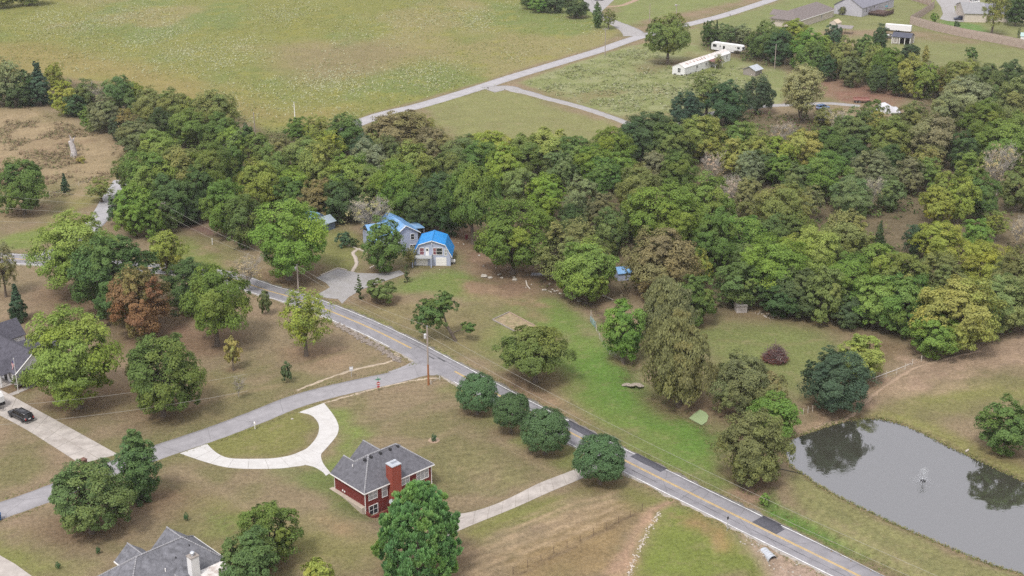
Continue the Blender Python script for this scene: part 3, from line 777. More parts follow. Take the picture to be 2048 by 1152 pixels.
    # worn lines, mower tracks and old furrows
    for pts, c, wd_, st_ in (([(325, 960), (420, 1020), (500, 1085)], (.145, .125, .065), .5, .6), ([(355, 935), (470, 1000), (560, 1050)], (.235, .185, .12), .9, .5), 
                             ([(0, 905), (160, 880), (260, 860)], (.15, .12, .075), .4, .5), ([(240, 850), (420, 800), (560, 770)], (.27, .20, .13), .9, .4), ([(430, 770), (560, 740), (700, 700)], (.15, .135, .07), .7, .4),
                             ([(900, 790), (760, 850), (690, 905)], (.155, .145, .075), .8, .4), ([(930, 850), (820, 900)], (.26, .20, .13), .8, .4), ([(1000, 880), (1100, 940), (1130, 960)], (.27, .205, .135), 1.2, .5), ([(860, 900), (950, 960), (1010, 975)], (.155, .15, .075), .8, .4),
                             ([(1030, 1152), (1110, 1112), (1270, 1028)], (.15, .11, .07), .35, .8), ([(1660, 1040), (1760, 1096), (1850, 1152)], (.26, .22, .13), .5, .5), ([(1640, 1010), (1780, 1085), (1900, 1150)], (.15, .155, .07), .6, .5), ([(1340, 1030), (1400, 1050), (1440, 1100)], (.27, .19, .11), .5, .5),
                             ([(680, 620), (860, 690), (1000, 760)], (.24, .18, .115), .7, .5), ([(940, 610), (1010, 690), (1080, 780)], (.21, .19, .09), .7, .3), ([(1440, 680), (1560, 690), (1640, 680)], (.20, .18, .09), .7, .4), ([(1180, 760), (1300, 870), (1420, 950)], (.14, .19, .06), .6, .5)):
        L0 = spline(U(pts), 2.0)
        mn, mx_ = L0.min(0) - 4, L0.max(0) + 4
        k = (X > mn[0]) & (X < mx_[0]) & (Y > mn[1]) & (Y < mx_[1])
        aa = ((1 - smooth(wd_ * .4, wd_ * 1.6, ldist(X[k], Y[k], L0) + (n3[k] - .5) * wd_)) * st_)[:, None]
        C[k] = C[k] * (1 - aa) + np.array(c) * aa
    # creek bed, pond bank
    dc = ldist(X, Y, CREEK)
    up = Y > 255
    C = mixc(C, (.085, .065, .045), (1 - smooth(.3, 1.3, dc + (n3 - .5))) * np.where(up, .8, .35))
    dp = np.where((X > 30) & (Y < 320), sdist(X, Y, POND), -99)
    C = mixc(C, (.175, .135, .085), smooth(-.9, .1, dp + (n3 - .5) * .8))
    C *= (0.84 + 0.32 * (.6 * n3 + .4 * fbm(X / 3.5, Y / 1.6, 133, 3)))[..., None]
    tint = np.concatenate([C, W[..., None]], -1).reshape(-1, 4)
    ny, nx = X.shape
    i = np.arange(ny - 1)[:, None] * nx + np.arange(nx - 1)[None, :]
    Fq = np.stack([i, i + 1, i + nx + 1, i + nx], -1).reshape(-1, 4)
    m = bpy.data.materials.new('ground_cover')
    m.use_nodes = True
    n = m.node_tree
    b = n.nodes['Principled BSDF']
    b.inputs['Roughness'].default_value = 1.0
    b.inputs['Specular IOR Level'].default_value = 0.05
    at = n.nodes.new('ShaderNodeAttribute'); at.attribute_name = 'tint'
    tc = n.nodes.new('ShaderNodeTexCoord')
    def noise(sc, det=5, ro=.65):
        t = n.nodes.new('ShaderNodeTexNoise')
        t.inputs['Scale'].default_value = sc
        t.inputs['Detail'].default_value = det
        t.inputs['Roughness'].default_value = ro
        n.links.new(tc.outputs['Object'], t.inputs['Vector'])
        return t.outputs['Fac']
    na, nb = noise(1.3, 9, .82), noise(.30, 8, .75)
    mr = n.nodes.new('ShaderNodeMapRange')               # fine blade and tuft variation, stronger where weeds grow
    mr.inputs[1].default_value, mr.inputs[2].default_value = .3, .7
    mr.inputs[3].default_value, mr.inputs[4].default_value = -1, 1
    n.links.new(na, mr.inputs[0])
    ml = n.nodes.new('ShaderNodeMath'); ml.operation = 'MULTIPLY_ADD'
    ml.inputs[2].default_value = 1.0
    n.links.new(mr.outputs[0], ml.inputs[0]); n.links.new(at.outputs['Alpha'], ml.inputs[1])
    sc_ = n.nodes.new('ShaderNodeVectorMath'); sc_.operation = 'SCALE'
    n.links.new(at.outputs['Color'], sc_.inputs[0]); n.links.new(ml.outputs[0], sc_.inputs['Scale'])
    st = n.nodes.new('ShaderNodeMix'); st.data_type = 'RGBA'
    st.inputs[7].default_value = (.30, .235, .145, 1)     # straw showing through
    r2 = n.nodes.new('ShaderNodeMapRange')
    r2.inputs[1].default_value, r2.inputs[2].default_value, r2.inputs[4].default_value = .52, .72, .45
    n.links.new(nb, r2.inputs[0])
    n.links.new(r2.outputs[0], st.inputs[0]); n.links.new(sc_.outputs[0], st.inputs[6])
    n.links.new(st.outputs[2], b.inputs['Base Color'])
    nf = noise(3.5, 6, .85)
    r3 = n.nodes.new('ShaderNodeMapRange')                # single tufts and blades
    r3.inputs[1].default_value, r3.inputs[2].default_value, r3.inputs[3].default_value, r3.inputs[4].default_value = .3, .7, .68, 1.34
    n.links.new(nf, r3.inputs[0])
    s3 = n.nodes.new('ShaderNodeVectorMath'); s3.operation = 'SCALE'
    n.links.new(st.outputs[2], s3.inputs[0]); n.links.new(r3.outputs[0], s3.inputs['Scale'])
    n.links.new(s3.outputs[0], b.inputs['Base Color'])
    bp = n.nodes.new('ShaderNodeBump')
    bp.inputs['Strength'].default_value = .8
    bp.inputs['Distance'].default_value = .25
    n.links.new(na, bp.inputs['Height']); n.links.new(bp.outputs[0], b.inputs['Normal'])
    V = np.stack([X, Y, Z], -1).reshape(-1, 3)
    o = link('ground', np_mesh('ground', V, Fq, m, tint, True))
    tag(o, kind='structure')

build_ground()

# ------------------------------------------------------------------ roads, drives, paths
def mat_asphalt(name, col, dark=.75, patch=None):
    m = bpy.data.materials.new(name)
    m.use_nodes = True
    n = m.node_tree
    b = n.nodes['Principled BSDF']
    b.inputs['Roughness'].default_value = .8
    b.inputs['Specular IOR Level'].default_value = .3
    tc = n.nodes.new('ShaderNodeTexCoord')
    at = n.nodes.new('ShaderNodeAttribute'); at.attribute_name = 'tint'
    sp = n.nodes.new('ShaderNodeSeparateColor'); n.links.new(at.outputs['Color'], sp.inputs[0])
    ns = n.nodes.new('ShaderNodeTexNoise'); ns.inputs['Scale'].default_value = .35; ns.inputs['Detail'].default_value = 9; ns.inputs['Roughness'].default_value = .72
    n.links.new(tc.outputs['Object'], ns.inputs['Vector'])
    r = n.nodes.new('ShaderNodeMapRange'); r.inputs[1].default_value, r.inputs[2].default_value, r.inputs[3].default_value, r.inputs[4].default_value = .3, .72, dark, 1.18
    n.links.new(ns.outputs['Fac'], r.inputs[0])
    wv = n.nodes.new('ShaderNodeMath'); wv.operation = 'MULTIPLY'       # wheel tracks worn pale (red channel = across)
    n.links.new(sp.outputs[0], wv.inputs[0]); n.links.new(r.outputs[0], wv.inputs[1])
    sc_ = n.nodes.new('ShaderNodeVectorMath'); sc_.operation = 'SCALE'; sc_.inputs[0].default_value = col
    n.links.new(wv.outputs[0], sc_.inputs['Scale'])
    vo = n.nodes.new('ShaderNodeTexVoronoi'); vo.feature = 'DISTANCE_TO_EDGE'; vo.inputs['Scale'].default_value = .16
    nd = n.nodes.new('ShaderNodeMix'); nd.data_type = 'RGBA'; nd.inputs[0].default_value = .25
    n.links.new(tc.outputs['Object'], nd.inputs[6]); n.links.new(ns.outputs['Color'], nd.inputs[7])
    n.links.new(nd.outputs[2], vo.inputs['Vector'])
    cr = n.nodes.new('ShaderNodeMapRange'); cr.inputs[1].default_value, cr.inputs[2].default_value, cr.inputs[3].default_value, cr.inputs[4].default_value = 0, .012, .72, 1
    n.links.new(vo.outputs['Distance'], cr.inputs[0])
    s2 = n.nodes.new('ShaderNodeVectorMath'); s2.operation = 'SCALE'
    n.links.new(sc_.outputs[0], s2.inputs[0]); n.links.new(cr.outputs[0], s2.inputs['Scale'])
    n.links.new(s2.outputs[0], b.inputs['Base Color'])
    return m

def ribbon(name, line, width, zo, m, parent=None, rag=0.0, na=6, skirt=.12, wear=True):
    """a strip along a world polyline (n,2) lying zo above the land, with ragged edges"""
    P = np.asarray(line)
    T = np.gradient(P, axis=0)
    T /= np.linalg.norm(T, axis=1)[:, None] + 1e-9
    Nn = np.c_[-T[:, 1], T[:, 0]]
    wd = np.broadcast_to(np.asarray(width, float), (len(P),))
    s = np.linspace(-1, 1, na + 1)
    ed = rag * (np.random.default_rng(len(P)).random((len(P), 2)) - .5)
    off = wd[:, None] * .5 * s[None, :]
    off[:, 0] += ed[:, 0]
    off[:, -1] += ed[:, 1]
    X = P[:, 0][:, None] + Nn[:, 0][:, None] * off
    Y = P[:, 1][:, None] + Nn[:, 1][:, None] * off
    Z = hgt(X, Y) + zo
    V = np.stack([X, Y, Z], -1)
    # edge skirts
    V = np.concatenate([np.stack([X[:, :1], Y[:, :1], Z[:, :1] - skirt], -1), V, np.stack([X[:, -1:], Y[:, -1:], Z[:, -1:] - skirt], -1)], 1)
    k = na + 3
    i = np.arange(len(P) - 1)[:, None] * k + np.arange(k - 1)[None, :]
    Fq = np.stack([i, i + k, i + k + 1, i + 1], -1).reshape(-1, 4)
    sv = np.r_[-1, s, 1]
    wr = 1 + (.10 * np.exp(-((np.abs(sv) - .5) / .16) ** 2) * -1 + .04 if wear else 0 * sv)
    tint = np.ones(V.shape[:2] + (4,)) * wr[None, :, None]
    me = np_mesh(name, V.reshape(-1, 3), Fq[:, ::-1] if False else Fq, m, tint.reshape(-1, 4))
    # make sure it faces up
    o = link(name, me, parent)
    if me.polygons[na // 2 + 1].normal.z < 0:
        me.flip_normals()
    return o

ASPH = mat_asphalt('weathered_asphalt', (.245, .238, .258))
ASPH2 = mat_asphalt('side_asphalt', (.285, .275, .292), .8)
FRESH = mat('fresh_asphalt', (.078, .078, .094), .8, .2, 2.0)
CONC = mat('old_concrete', (.42, .385, .36), .9, .18, .5, dirt=((.24, .21, .19), .75, .35))
CONCN = mat('new_concrete', (.52, .51, .505), .85, .07, .8, dirt=((.40, .38, .36), .7, .5))
GRAV = mat('gravel', (.32, .31, .315), .95, .2, 2.5, bump=.4, bscale=9, dirt=((.22, .20, .17), .6, .4))
YEL = mat('yellow_paint', (.56, .39, .14), .7, .2, 1.2)
WHT = mat('white_paint', (.70, .70, .70), .7, .3, 1.5)
TAR = mat('tar_seal', (.10, .10, .11), .6)
LIME = mat('limestone', (.50, .45, .40), .95, .3, 1.5)

rm = spline(U(ROAD_MAIN), 1.2)
fk = spline(U(ROAD_FORK), 1.2)
rs = spline(U(ROAD_SIDE), 1.2)
rf = spline(U(ROAD_FAR), 2.0)
road_w = 6.3
verge = ribbon('gravel_verge', rm, road_w + .8, .014, mat('verge_gravel', (.33, .30, .27), .95, .3, 1.5), None, .9, 4, .05, False)
tag(verge, kind='structure')
road = ribbon('road', rm, road_w, .040, ASPH, None, .10)
tag(road, kind='structure')

def sub(line, pa, pb):                                # piece of a road between two photo spots
    a, b = np.array(unproj(*pa)), np.array(unproj(*pb))
    i = int(np.argmin(np.hypot(*(line - a).T)))
    j = int(np.argmin(np.hypot(*(line - b).T)))
    return line[min(i, j):max(i, j) + 1]

def offset(line, d):
    T = np.gradient(line, axis=0)
    T /= np.linalg.norm(T, axis=1)[:, None]
    return line + np.c_[-T[:, 1], T[:, 0]] * d

for seg in (sub(rm, (-160, 505), (826, 698)), sub(rm, (912, 744), (1960, 1272))):
    for d in (-.13, .13):
        ribbon('yellow_line', offset(seg, d), .16, .045, YEL, road, .03, 1, .004, False)
for d, seg in ((road_w / 2 - .22, rm), (-road_w / 2 + .22, sub(rm, (-160, 505), (800, 685))), (-road_w / 2 + .22, sub(rm, (935, 756), (1960, 1272)))):
    ribbon('edge_line', offset(seg, d), .17, .0455, WHT, road, .07, 1, .004, False)
ribbon('tar_seam', offset(sub(rm, (640, 614), (912, 744)), 1.5), .12, .044, TAR, road, .1, 1, .004, False)
ribbon('tar_seam', offset(sub(rm, (1250, 922), (1716, 1151)), -1.5), .10, .044, TAR, road, .1, 1, .004, False)
for pa, pb, d in (((855, 712), (868, 718), 0.4), ((868, 719), (880, 725), 1.3)):
    ribbon('tar_seam', offset(sub(rm, pa, pb), d), .35, .0445, TAR, road, .1, 1, .004, False)
for pa, pb, d in (((1142, 866), (1150, 871), -1.2), ((1275, 934), (1284, 938), -1.5)):
    ribbon('tar_seam', offset(sub(rm, pa, pb), d), .3, .0445, TAR, road, .1, 1, .004, False)
ribbon('fresh_patch', offset(sub(rm, (1110, 850), (1176, 884)), 2.2), 1.9, .0463, FRESH, road, .15, 2, .004, False)
ribbon('fresh_patch', offset(sub(rm, (1240, 918), (1312, 952)), 2.5), 1.7, .0463, FRESH, road, .15, 2, .004, False)
ribbon('fresh_patch', offset(sub(rm, (1505, 1048), (1548, 1069)), 1.75), 2.9, .0463, FRESH, road, .15, 2, .004, False)
o = ribbon('side_road', rs, 5.3, .026, ASPH2, None, .12)
tag(o, kind='structure')
# flare at the junction
fl = MB()
fp = U([(776, 744), (811, 731), (838, 716), (846, 706), (862, 716), (905, 738), (930, 752), (925, 757), (890, 751), (850, 751), (800, 758)])
fl.face([(x, y, .032) for x, y in fp])
fo = fl.build('junction_apron', ASPH2, o)
me_ = fo.data
if me_.polygons[0].normal.z < 0: me_.flip_normals()
_a = me_.attributes.new('tint', 'FLOAT_COLOR', 'POINT'); _a.data.foreach_set('color', [1.0] * (4 * len(me_.vertices)))
o = ribbon('fork_road', fk, 5.2, .022, mat_asphalt('pale_asphalt', (.34, .335, .355), .85), None, .12)
tag(o, kind='structure')
o = ribbon('far_road', rf, 6.0, .030, mat_asphalt('far_asphalt', (.34, .33, .345), .85), None, .15)
tag(o, kind='structure')
o = ribbon('gravel_drive', spline(U(GRAVEL_FAR), 1.5), np.interp(np.linspace(0, 1, len(spline(U(GRAVEL_FAR), 1.5))), [0, .12, .3, 1], [9, 6, 4.2, 3.2]), .036, GRAV, None, .4)
tag(o, kind='structure')
o = ribbon('back_drive', spline(U(GRAVEL_BACK), 1.5), 3.6, .03, GRAV, None, .5)
tag(o, kind='structure')
bend = spline(U(DRIVE_BEND), 1.5)
o = ribbon('bend_drive', bend, np.interp(np.linspace(0, 1, len(bend)), [0, .2, .4, 1], [11, 8, 5, 4]), .034, GRAV, None, .3)
tag(o, kind='structure')

def plate(name, poly, zo, m, kind='structure', parent=None, step=1.2):
    """flat ground-hugging area with an irregular outline, following the land on a fine grid"""
    P = np.array(poly)
    cx, cy = P.mean(0)
    dense = []
    for i in range(len(P)):
        a, b = P[i], P[(i + 1) % len(P)]
        k = max(1, int(np.hypot(*(b - a)) / step))
        dense += [tuple(a + (b - a) * t / k) for t in range(k)]
    import bmesh
    bm = bmesh.new()
    vs = [bm.verts.new((x, y, 0)) for x, y in dense]
    f = bm.faces.new(vs)
    bmesh.ops.triangulate(bm, faces=[f])
    for _ in range(2):
        bmesh.ops.subdivide_edges(bm, edges=[e for e in bm.edges if e.calc_length() > 3 * step], cuts=1, use_grid_fill=False)
        bmesh.ops.triangulate(bm, faces=bm.faces[:])
    for v in bm.verts:
        v.co.z = H(v.co.x, v.co.y) + zo
    bmesh.ops.recalc_face_normals(bm, faces=bm.faces[:])
    me = bpy.data.meshes.new(name)
    bm.to_mesh(me)
    bm.free()
    if len(me.polygons) and sum(p.normal.z for p in me.polygons) < 0: me.flip_normals()
    me.materials.append(m)
    o = link(name, me, parent)
    if kind: tag(o, kind=kind)
    return o

plate('gravel_parking', U([(636, 588), (648, 596), (676, 598), (684, 608), (698, 594), (722, 580), (752, 568), (786, 557), (810, 548), (800, 541), (770, 547), (742, 547), (716, 546), (676, 538), (640, 552), (632, 556), (652, 566), (660, 575)]), .034, GRAV)
plate('cul_de_sac', U([(1850, -30), (1872, 0), (1882, 14), (1886, 28), (1880, 38), (1895, 42), (1928, 44), (1936, 30), (1912, 26), (1908, 12), (1935, 6), (1960, 4), (1960, -30)]), .03, GRAV)
plate('parking_pad', U([(1178, 22), (1196, 30), (1232, -4), (1200, -16), (1180, -6)]), .028, GRAV)
plate('concrete_strip', U([(-60, 1095), (0, 1111), (30, 1128), (66, 1154), (90, 1185), (-60, 1185)]), .03, CONC)
path1 = spline(U([(702, 549), (706, 540), (713, 528), (711, 516), (706, 507), (712, 500), (720, 497)]), .5)
o = ribbon('footpath', path1, .9, .03, mat('path_gravel', (.44, .38, .33), .95, .2, 3), None, .15, 2)
tag(o, kind='structure')
o = ribbon('footpath', spline(U([(20, 790), (40, 782), (62, 772), (85, 764), (110, 757)]), .6), 1.2, .03, CONC, None, .05, 2)
tag(o, kind='structure')
o = ribbon('dirt_track', spline(U([(1590, 872), (1640, 850), (1700, 830), (1745, 790), (1800, 752), (1850, 728), (1960, 700)]), 1.2), 1.0, .012, mat('track_soil', (.32, .235, .165), 1, .25, 1.5), None, .5, 2)
tag(o, kind='structure')
o = ribbon('earth_ditch', spline(U([(594, 781), (640, 762), (700, 742), (760, 728), (788, 720), (798, 712), (790, 706)]), .8), .7, .018, mat('ditch_soil', (.40, .33, .25), 1, .3, 1.2), None, .5, 2)
tag(o, kind='structure')
o = ribbon('earth_ditch', spline(U([(648, 806), (690, 794), (745, 779), (800, 766), (852, 757), (880, 757)]), .8), .6, .018, MATS['ditch_soil'], None, .4, 2)
tag(o, kind='structure')
o = ribbon('dirt_track', spline(U([(1180, 12), (1235, 12), (1262, 4), (1290, -8)]), 1.2), 3.0, .012, MATS['track_soil'], None, .5, 2)
tag(o, kind='structure')

def paved_drive(name, le, ri, n_slab, m, zo=.05, th=.09, split=0):
    """concrete drive poured in slabs between a left and a right edge, with open joints"""
    L, Rr = spline(U(le), .5), spline(U(ri), .5)
    N = n_slab * 6
    def rs_(P):
        d = np.r_[0, np.cumsum(np.hypot(*np.diff(P, axis=0).T))]
        s = np.linspace(0, d[-1], N + 1)
        return np.c_[np.interp(s, d, P[:, 0]), np.interp(s, d, P[:, 1])]
    L, Rr = rs_(L), rs_(Rr)
    root = empty(name, (0, 0, 0), 0, None, None)
    tag(root, kind='structure')
    cuts = [(0, 1)] if not split else [(k / split, (k + 1) / split) for k in range(split)]
    for j in range(n_slab):
        for c0, c1 in cuts:
            g = .018
            mb = MB()
            idx = np.arange(j * 6, j * 6 + 7).astype(float)
            idx[0] += .04; idx[-1] -= .04
            ln = np.c_[np.interp(idx, np.arange(N + 1), L[:, 0]), np.interp(idx, np.arange(N + 1), L[:, 1])]
            rn = np.c_[np.interp(idx, np.arange(N + 1), Rr[:, 0]), np.interp(idx, np.arange(N + 1), Rr[:, 1])]
            a = ln + (rn - ln) * (c0 + (g / 4 if c0 > 0 else 0))
            b = ln + (rn - ln) * (c1 - (g / 4 if c1 < 1 else 0))
            dz = random.uniform(-.006, .006)
            vs, fs = [], []
            nc = 5
            for i in range(7):
                for q in range(nc):
                    p = a[i] + (b[i] - a[i]) * q / (nc - 1)
                    z = H(*p) + zo + dz
                    vs += [(p[0], p[1], z), (p[0], p[1], z - th)]
            w2 = nc * 2
            for i in range(6):
                for q in range(nc - 1):
                    o4 = i * w2 + q * 2
                    fs += [(o4, o4 + w2, o4 + w2 + 2, o4 + 2)]
                fs += [(i * w2 + 1, i * w2 + w2 + 1, i * w2 + w2, i * w2), (i * w2 + w2 - 2, i * w2 + 2 * w2 - 2, i * w2 + 2 * w2 - 1, i * w2 + w2 - 1)]
            for q in range(nc - 1):
                fs += [(q * 2, q * 2 + 2, q * 2 + 3, q * 2 + 1), (6 * w2 + q * 2, 6 * w2 + q * 2 + 1, 6 * w2 + q * 2 + 3, 6 * w2 + q * 2 + 2)]
            mb.add(vs, fs)
            o = mb.build('slab', m, root)
            if o.data.polygons[0].normal.z < 0: o.data.flip_normals()
    return root

paved_drive('circular_driveway',
            [(597, 825), (618, 829), (630, 837), (638, 852), (634, 873), (616, 895), (597, 905), (577, 912), (545, 917), (512, 918), (480, 918), (456, 916), (440, 910), (427, 901), (414, 888)],
            [(648, 806), (668, 832), (677, 852), (675, 868), (667, 880), (655, 894), (642, 908), (628, 920), (611, 930), (585, 934), (560, 937), (512, 938), (475, 937), (443, 933), (404, 922), (380, 914), (360, 907)], 14, CONCN)
paved_drive('front_walk', [(611, 930), (628, 934), (645, 944), (652, 952)], [(643, 907), (642, 914), (647, 928), (661, 946)], 3, CONCN, .046)
paved_drive('concrete_driveway', [(-60, 800), (0, 831), (52, 859), (100, 889), (161, 928)], [(-60, 748), (0, 779), (60, 812), (133, 852), (236, 909)], 9, CONC, .045, .09, 2)
paved_drive('rear_driveway', [(890, 1075), (929, 1056), (1024, 1018), (1100, 984), (1166, 956), (1205, 936)], [(890, 1008), (903, 1006), (955, 1006), (1024, 988), (1090, 962), (1147, 940), (1190, 921)], 12, CONC, .05)

# ------------------------------------------------------------------ water
def mat_water(name, col, rough, mixf):
    m = bpy.data.materials.new(name)
    m.use_nodes = True
    n = m.node_tree
    n.nodes.clear()
    out = n.nodes.new('ShaderNodeOutputMaterial')
    df = n.nodes.new('ShaderNodeBsdfDiffuse'); df.inputs[0].default_value = (*col, 1)
    gl = n.nodes.new('ShaderNodeBsdfGlossy'); gl.inputs['Roughness'].default_value = rough; gl.inputs[0].default_value = (.93, .94, 1, 1)
    fr = n.nodes.new('ShaderNodeFresnel'); fr.inputs['IOR'].default_value = mixf
    tc = n.nodes.new('ShaderNodeTexCoord')
    ns = n.nodes.new('ShaderNodeTexNoise'); ns.inputs['Scale'].default_value = .9; ns.inputs['Detail'].default_value = 4
    bp = n.nodes.new('ShaderNodeBump'); bp.inputs['Strength'].default_value = .13; bp.inputs['Distance'].default_value = .12
    n.links.new(tc.outputs['Object'], ns.inputs['Vector']); n.links.new(ns.outputs['Fac'], bp.inputs['Height'])
    n.links.new(bp.outputs[0], gl.inputs['Normal'])
    ms = n.nodes.new('ShaderNodeMixShader')
    n.links.new(fr.outputs[0], ms.inputs[0]); n.links.new(df.outputs[0], ms.inputs[1]); n.links.new(gl.outputs[0], ms.inputs[2])
    n.links.new(ms.outputs[0], out.inputs['Surface'])
    return m
pc = np.array(POND).mean(0)
pw = [(pc[0] + (x - pc[0]) * 1.015 , pc[1] + (y - pc[1]) * 1.03) for x, y in POND]
wm = MB().face([(x, y, POND_Z) for x, y in pw])
o = wm.build('pond_water', mat_water('pond_water', (.052, .052, .040), .03, 3.5))
if o.data.polygons[0].normal.z < 0: o.data.flip_normals()
tag(o, kind='structure')
cl = CREEK[(CREEK[:, 1] < unproj(1262, 725)[1]) & (CREEK[:, 1] > unproj(1422, 870)[1])]
plate('algae_pool', U([(1378, 832), (1386, 826), (1400, 820), (1412, 826), (1417, 833), (1414, 841), (1404, 846), (1392, 840)]), .12, mat('duckweed', (.26, .33, .17), .6, .15, 3))
# ------------------------------------------------------------------ trees: leaf-clump crowns grown on boughs, trunks with limbs
def rand_dirs(r, n):
    v = r.normal(size=(n, 3))
    return v / np.linalg.norm(v, axis=1)[:, None]

def leaf_quads(r, P, Nrm, size, elong=1.0, axis=None):
    """one small folded leaf-spray quad per point"""
    n = len(P)
    a = np.cross(Nrm, rand_dirs(r, n)) if axis is None else axis
    a /= np.linalg.norm(a, axis=1)[:, None] + 1e-9
    b = np.cross(Nrm, a)
    b /= np.linalg.norm(b, axis=1)[:, None] + 1e-9
    s = (size * r.uniform(.55, 1.35, n))[:, None]
    V = np.stack([P - a * s * elong, P - b * s * .62 + Nrm * s * .12, P + a * s * elong, P + b * s * .62 + Nrm * s * .12], 1)
    return V.reshape(-1, 3)

def grow(seed, W, Hh, shape, n_lobe, n_blob, n_leaf, leaf, base=.18, up=.35, lob=.46, droop=0.0, elong=1.0, hollow=.55, lean=0.0, yel=.25):
    """returns vertices, faces, tints of a crown of width W and total height Hh standing at the origin, and the bough ends"""
    r = np.random.default_rng(seed)
    z0 = Hh * base
    hc = Hh - z0
    cz = z0 + hc * (.5 if shape != 'spread' else .55)
    lobes = []
    if shape in ('round', 'spread', 'vase', 'drop', 'dome'):
        for k in range(n_lobe):
            g = (k + .5) / n_lobe
            el = np.arcsin(np.clip(1 - 2.0 * g, -1, 1))
            az = k * 2.39996 + r.uniform(-.45, .45)
            q = 1 - lob * .9
            rr = W / 2 * q * r.uniform(.70, 1.16)
            rz = hc / 2 * q * r.uniform(.84, 1.12)
            sq = 1.0
            if shape == 'vase': sq = .55 + .5 * (np.sin(el) + 1) / 2 * 1.2
            if shape == 'drop': sq = 1.05 - .35 * (np.sin(el) + 1) / 2
            ce = cos(el) if shape != 'dome' or el > 0 else max(cos(el), .86 if el > -1.1 else .45)
            if shape == 'dome': rz *= 1.06
            lobes.append((np.array([rr * cos(az) * ce * sq, rr * sin(az) * ce * sq, cz + rz * sin(el)]), W / 2 * lob * r.uniform(.68, 1.3), hc / 2 * lob * r.uniform(.7, 1.2)))
        lobes.append((np.array([0, 0, cz]), W / 2 * .55, hc / 2 * .6))
    elif shape in ('cone', 'column', 'oval', 'globe', 'pine'):
        for k in range(n_lobe):
            t = (k + .5) / n_lobe if shape != 'globe' else 0
            prof = dict(cone=(1 - t) ** .85, column=min(1, 2.4 * (1 - t)) * (.75 + .25 * min(1, t * 5)), oval=sin(pi * (t * .88 + .1)) ** .7, pine=sqrt(max(0.02, 1 - ((t - .3) / .72) ** 2)) if t > .3 else .8 + .2 * t / .3, globe=1)[shape]
            az = k * 2.39996
            rad = W / 2 * prof
            rl = rad * .45 + W * .05 if shape != 'pine' else W * .105
            if shape == 'pine': rad *= r.uniform(.86, 1.12)
            lobes.append((np.array([(rad - rl) * cos(az), (rad - rl) * sin(az), z0 + hc * (.04 + t * .93)]), rl, hc * (.9 / n_lobe ** .6) + .1 * rl if shape != 'pine' else W * .105))
        if shape == 'globe':
            lobes = [(np.array([0, 0, z0 + hc * .5]), W / 2, hc / 2)]
    Vs, Ts, ends = [], [], []
    cc = np.array([0, 0, cz])
    for c, rw, rh in lobes:
        lt, lh = r.uniform(-.10, .10), r.random() ** 2
        turn = 1.0 if r.random() < .3 else r.random() * .35
        nb = n_blob if len(lobes) > 1 else n_blob * n_lobe
        d = rand_dirs(r, nb)
        d[:, 2] = np.where(d[:, 2] < -.7, -d[:, 2] * .6, d[:, 2]) if shape not in ('globe', 'drop') else np.where(d[:, 2] < -.8, -d[:, 2], d[:, 2])
        d /= np.linalg.norm(d, axis=1)[:, None]
        rad = r.uniform(.62, 1.0, nb)[:, None] if shape != 'globe' else np.where(np.arange(nb) % 4 == 0, .62, r.uniform(.9, 1.0, nb))[:, None]
        bc = c + d * rad * np.array([rw, rw, rh]) * .85
        if droop: bc[:, 2] -= droop * Hh * (np.hypot(bc[:, 0], bc[:, 1]) / (W / 2)) ** 2 * r.uniform(.3, 1, nb)
        if shape == 'globe':
            g3 = d @ r.normal(size=(3, 5)) * 2.2 + r.uniform(0, 6, 5)
            bc = c + (bc - c) * (1 + .055 * np.sin(g3).sum(1)[:, None] * .7)
        ends.append(c)
        br = (rw * .36 if len(lobes) > 1 else W * .075) * r.uniform(.7, 1.25, nb)
        for j in range(nb):
            n = n_leaf
            dd = rand_dirs(r, n)
            dd[:, 2] = dd[:, 2] * .8 + .25
            o = bc[j] - cc
            o = o / (np.linalg.norm(o) + 1e-6)
            dd = dd + o * .55
            dd /= np.linalg.norm(dd, axis=1)[:, None]
            k = r.uniform(hollow, 1.05, n)[:, None]
            sc3 = np.array([1, 1, .78]) if not droop else np.array([.85, .85, 1.25])
            if shape == 'pine': sc3 = np.array([.85, .85, .95])
            P = bc[j] + dd * k * br[j] * sc3
            Nn = dd * .55 + o * .55 + np.array([0, 0, up]) + rand_dirs(r, n) * .45
            Nn /= np.linalg.norm(Nn, axis=1)[:, None]
            ax = None
            if droop:
                ax = np.array([0, 0, -1.0]) + rand_dirs(r, n) * .35
            if shape == 'pine':
                ax = dd * .8 + np.array([0, 0, .9]) + rand_dirs(r, n) * .3
            P[:, 2] = np.maximum(P[:, 2], .12)
            Vs.append(leaf_quads(r, P, Nn, leaf, elong, ax))
            bt = r.uniform(-.12, .12)
            br_ = np.clip(.5 + lt + bt + r.normal(0, .13, n), 0, 1)
            ye = np.clip(yel * (lh + .4 * r.random()) + r.uniform(-.1, .12, n), 0, 1)
            tn = np.stack([br_, ye, np.full(n, turn) * r.uniform(.6, 1, n), np.ones(n)], 1)
            Ts.append(np.repeat(tn, 4, 0))
    V = np.concatenate(Vs)
    if lean: V[:, 0] += lean * V[:, 2]
    T = np.concatenate(Ts)
    Fq = np.arange(len(V), dtype=np.int32).reshape(-1, 4)
    return V, Fq, T, ends

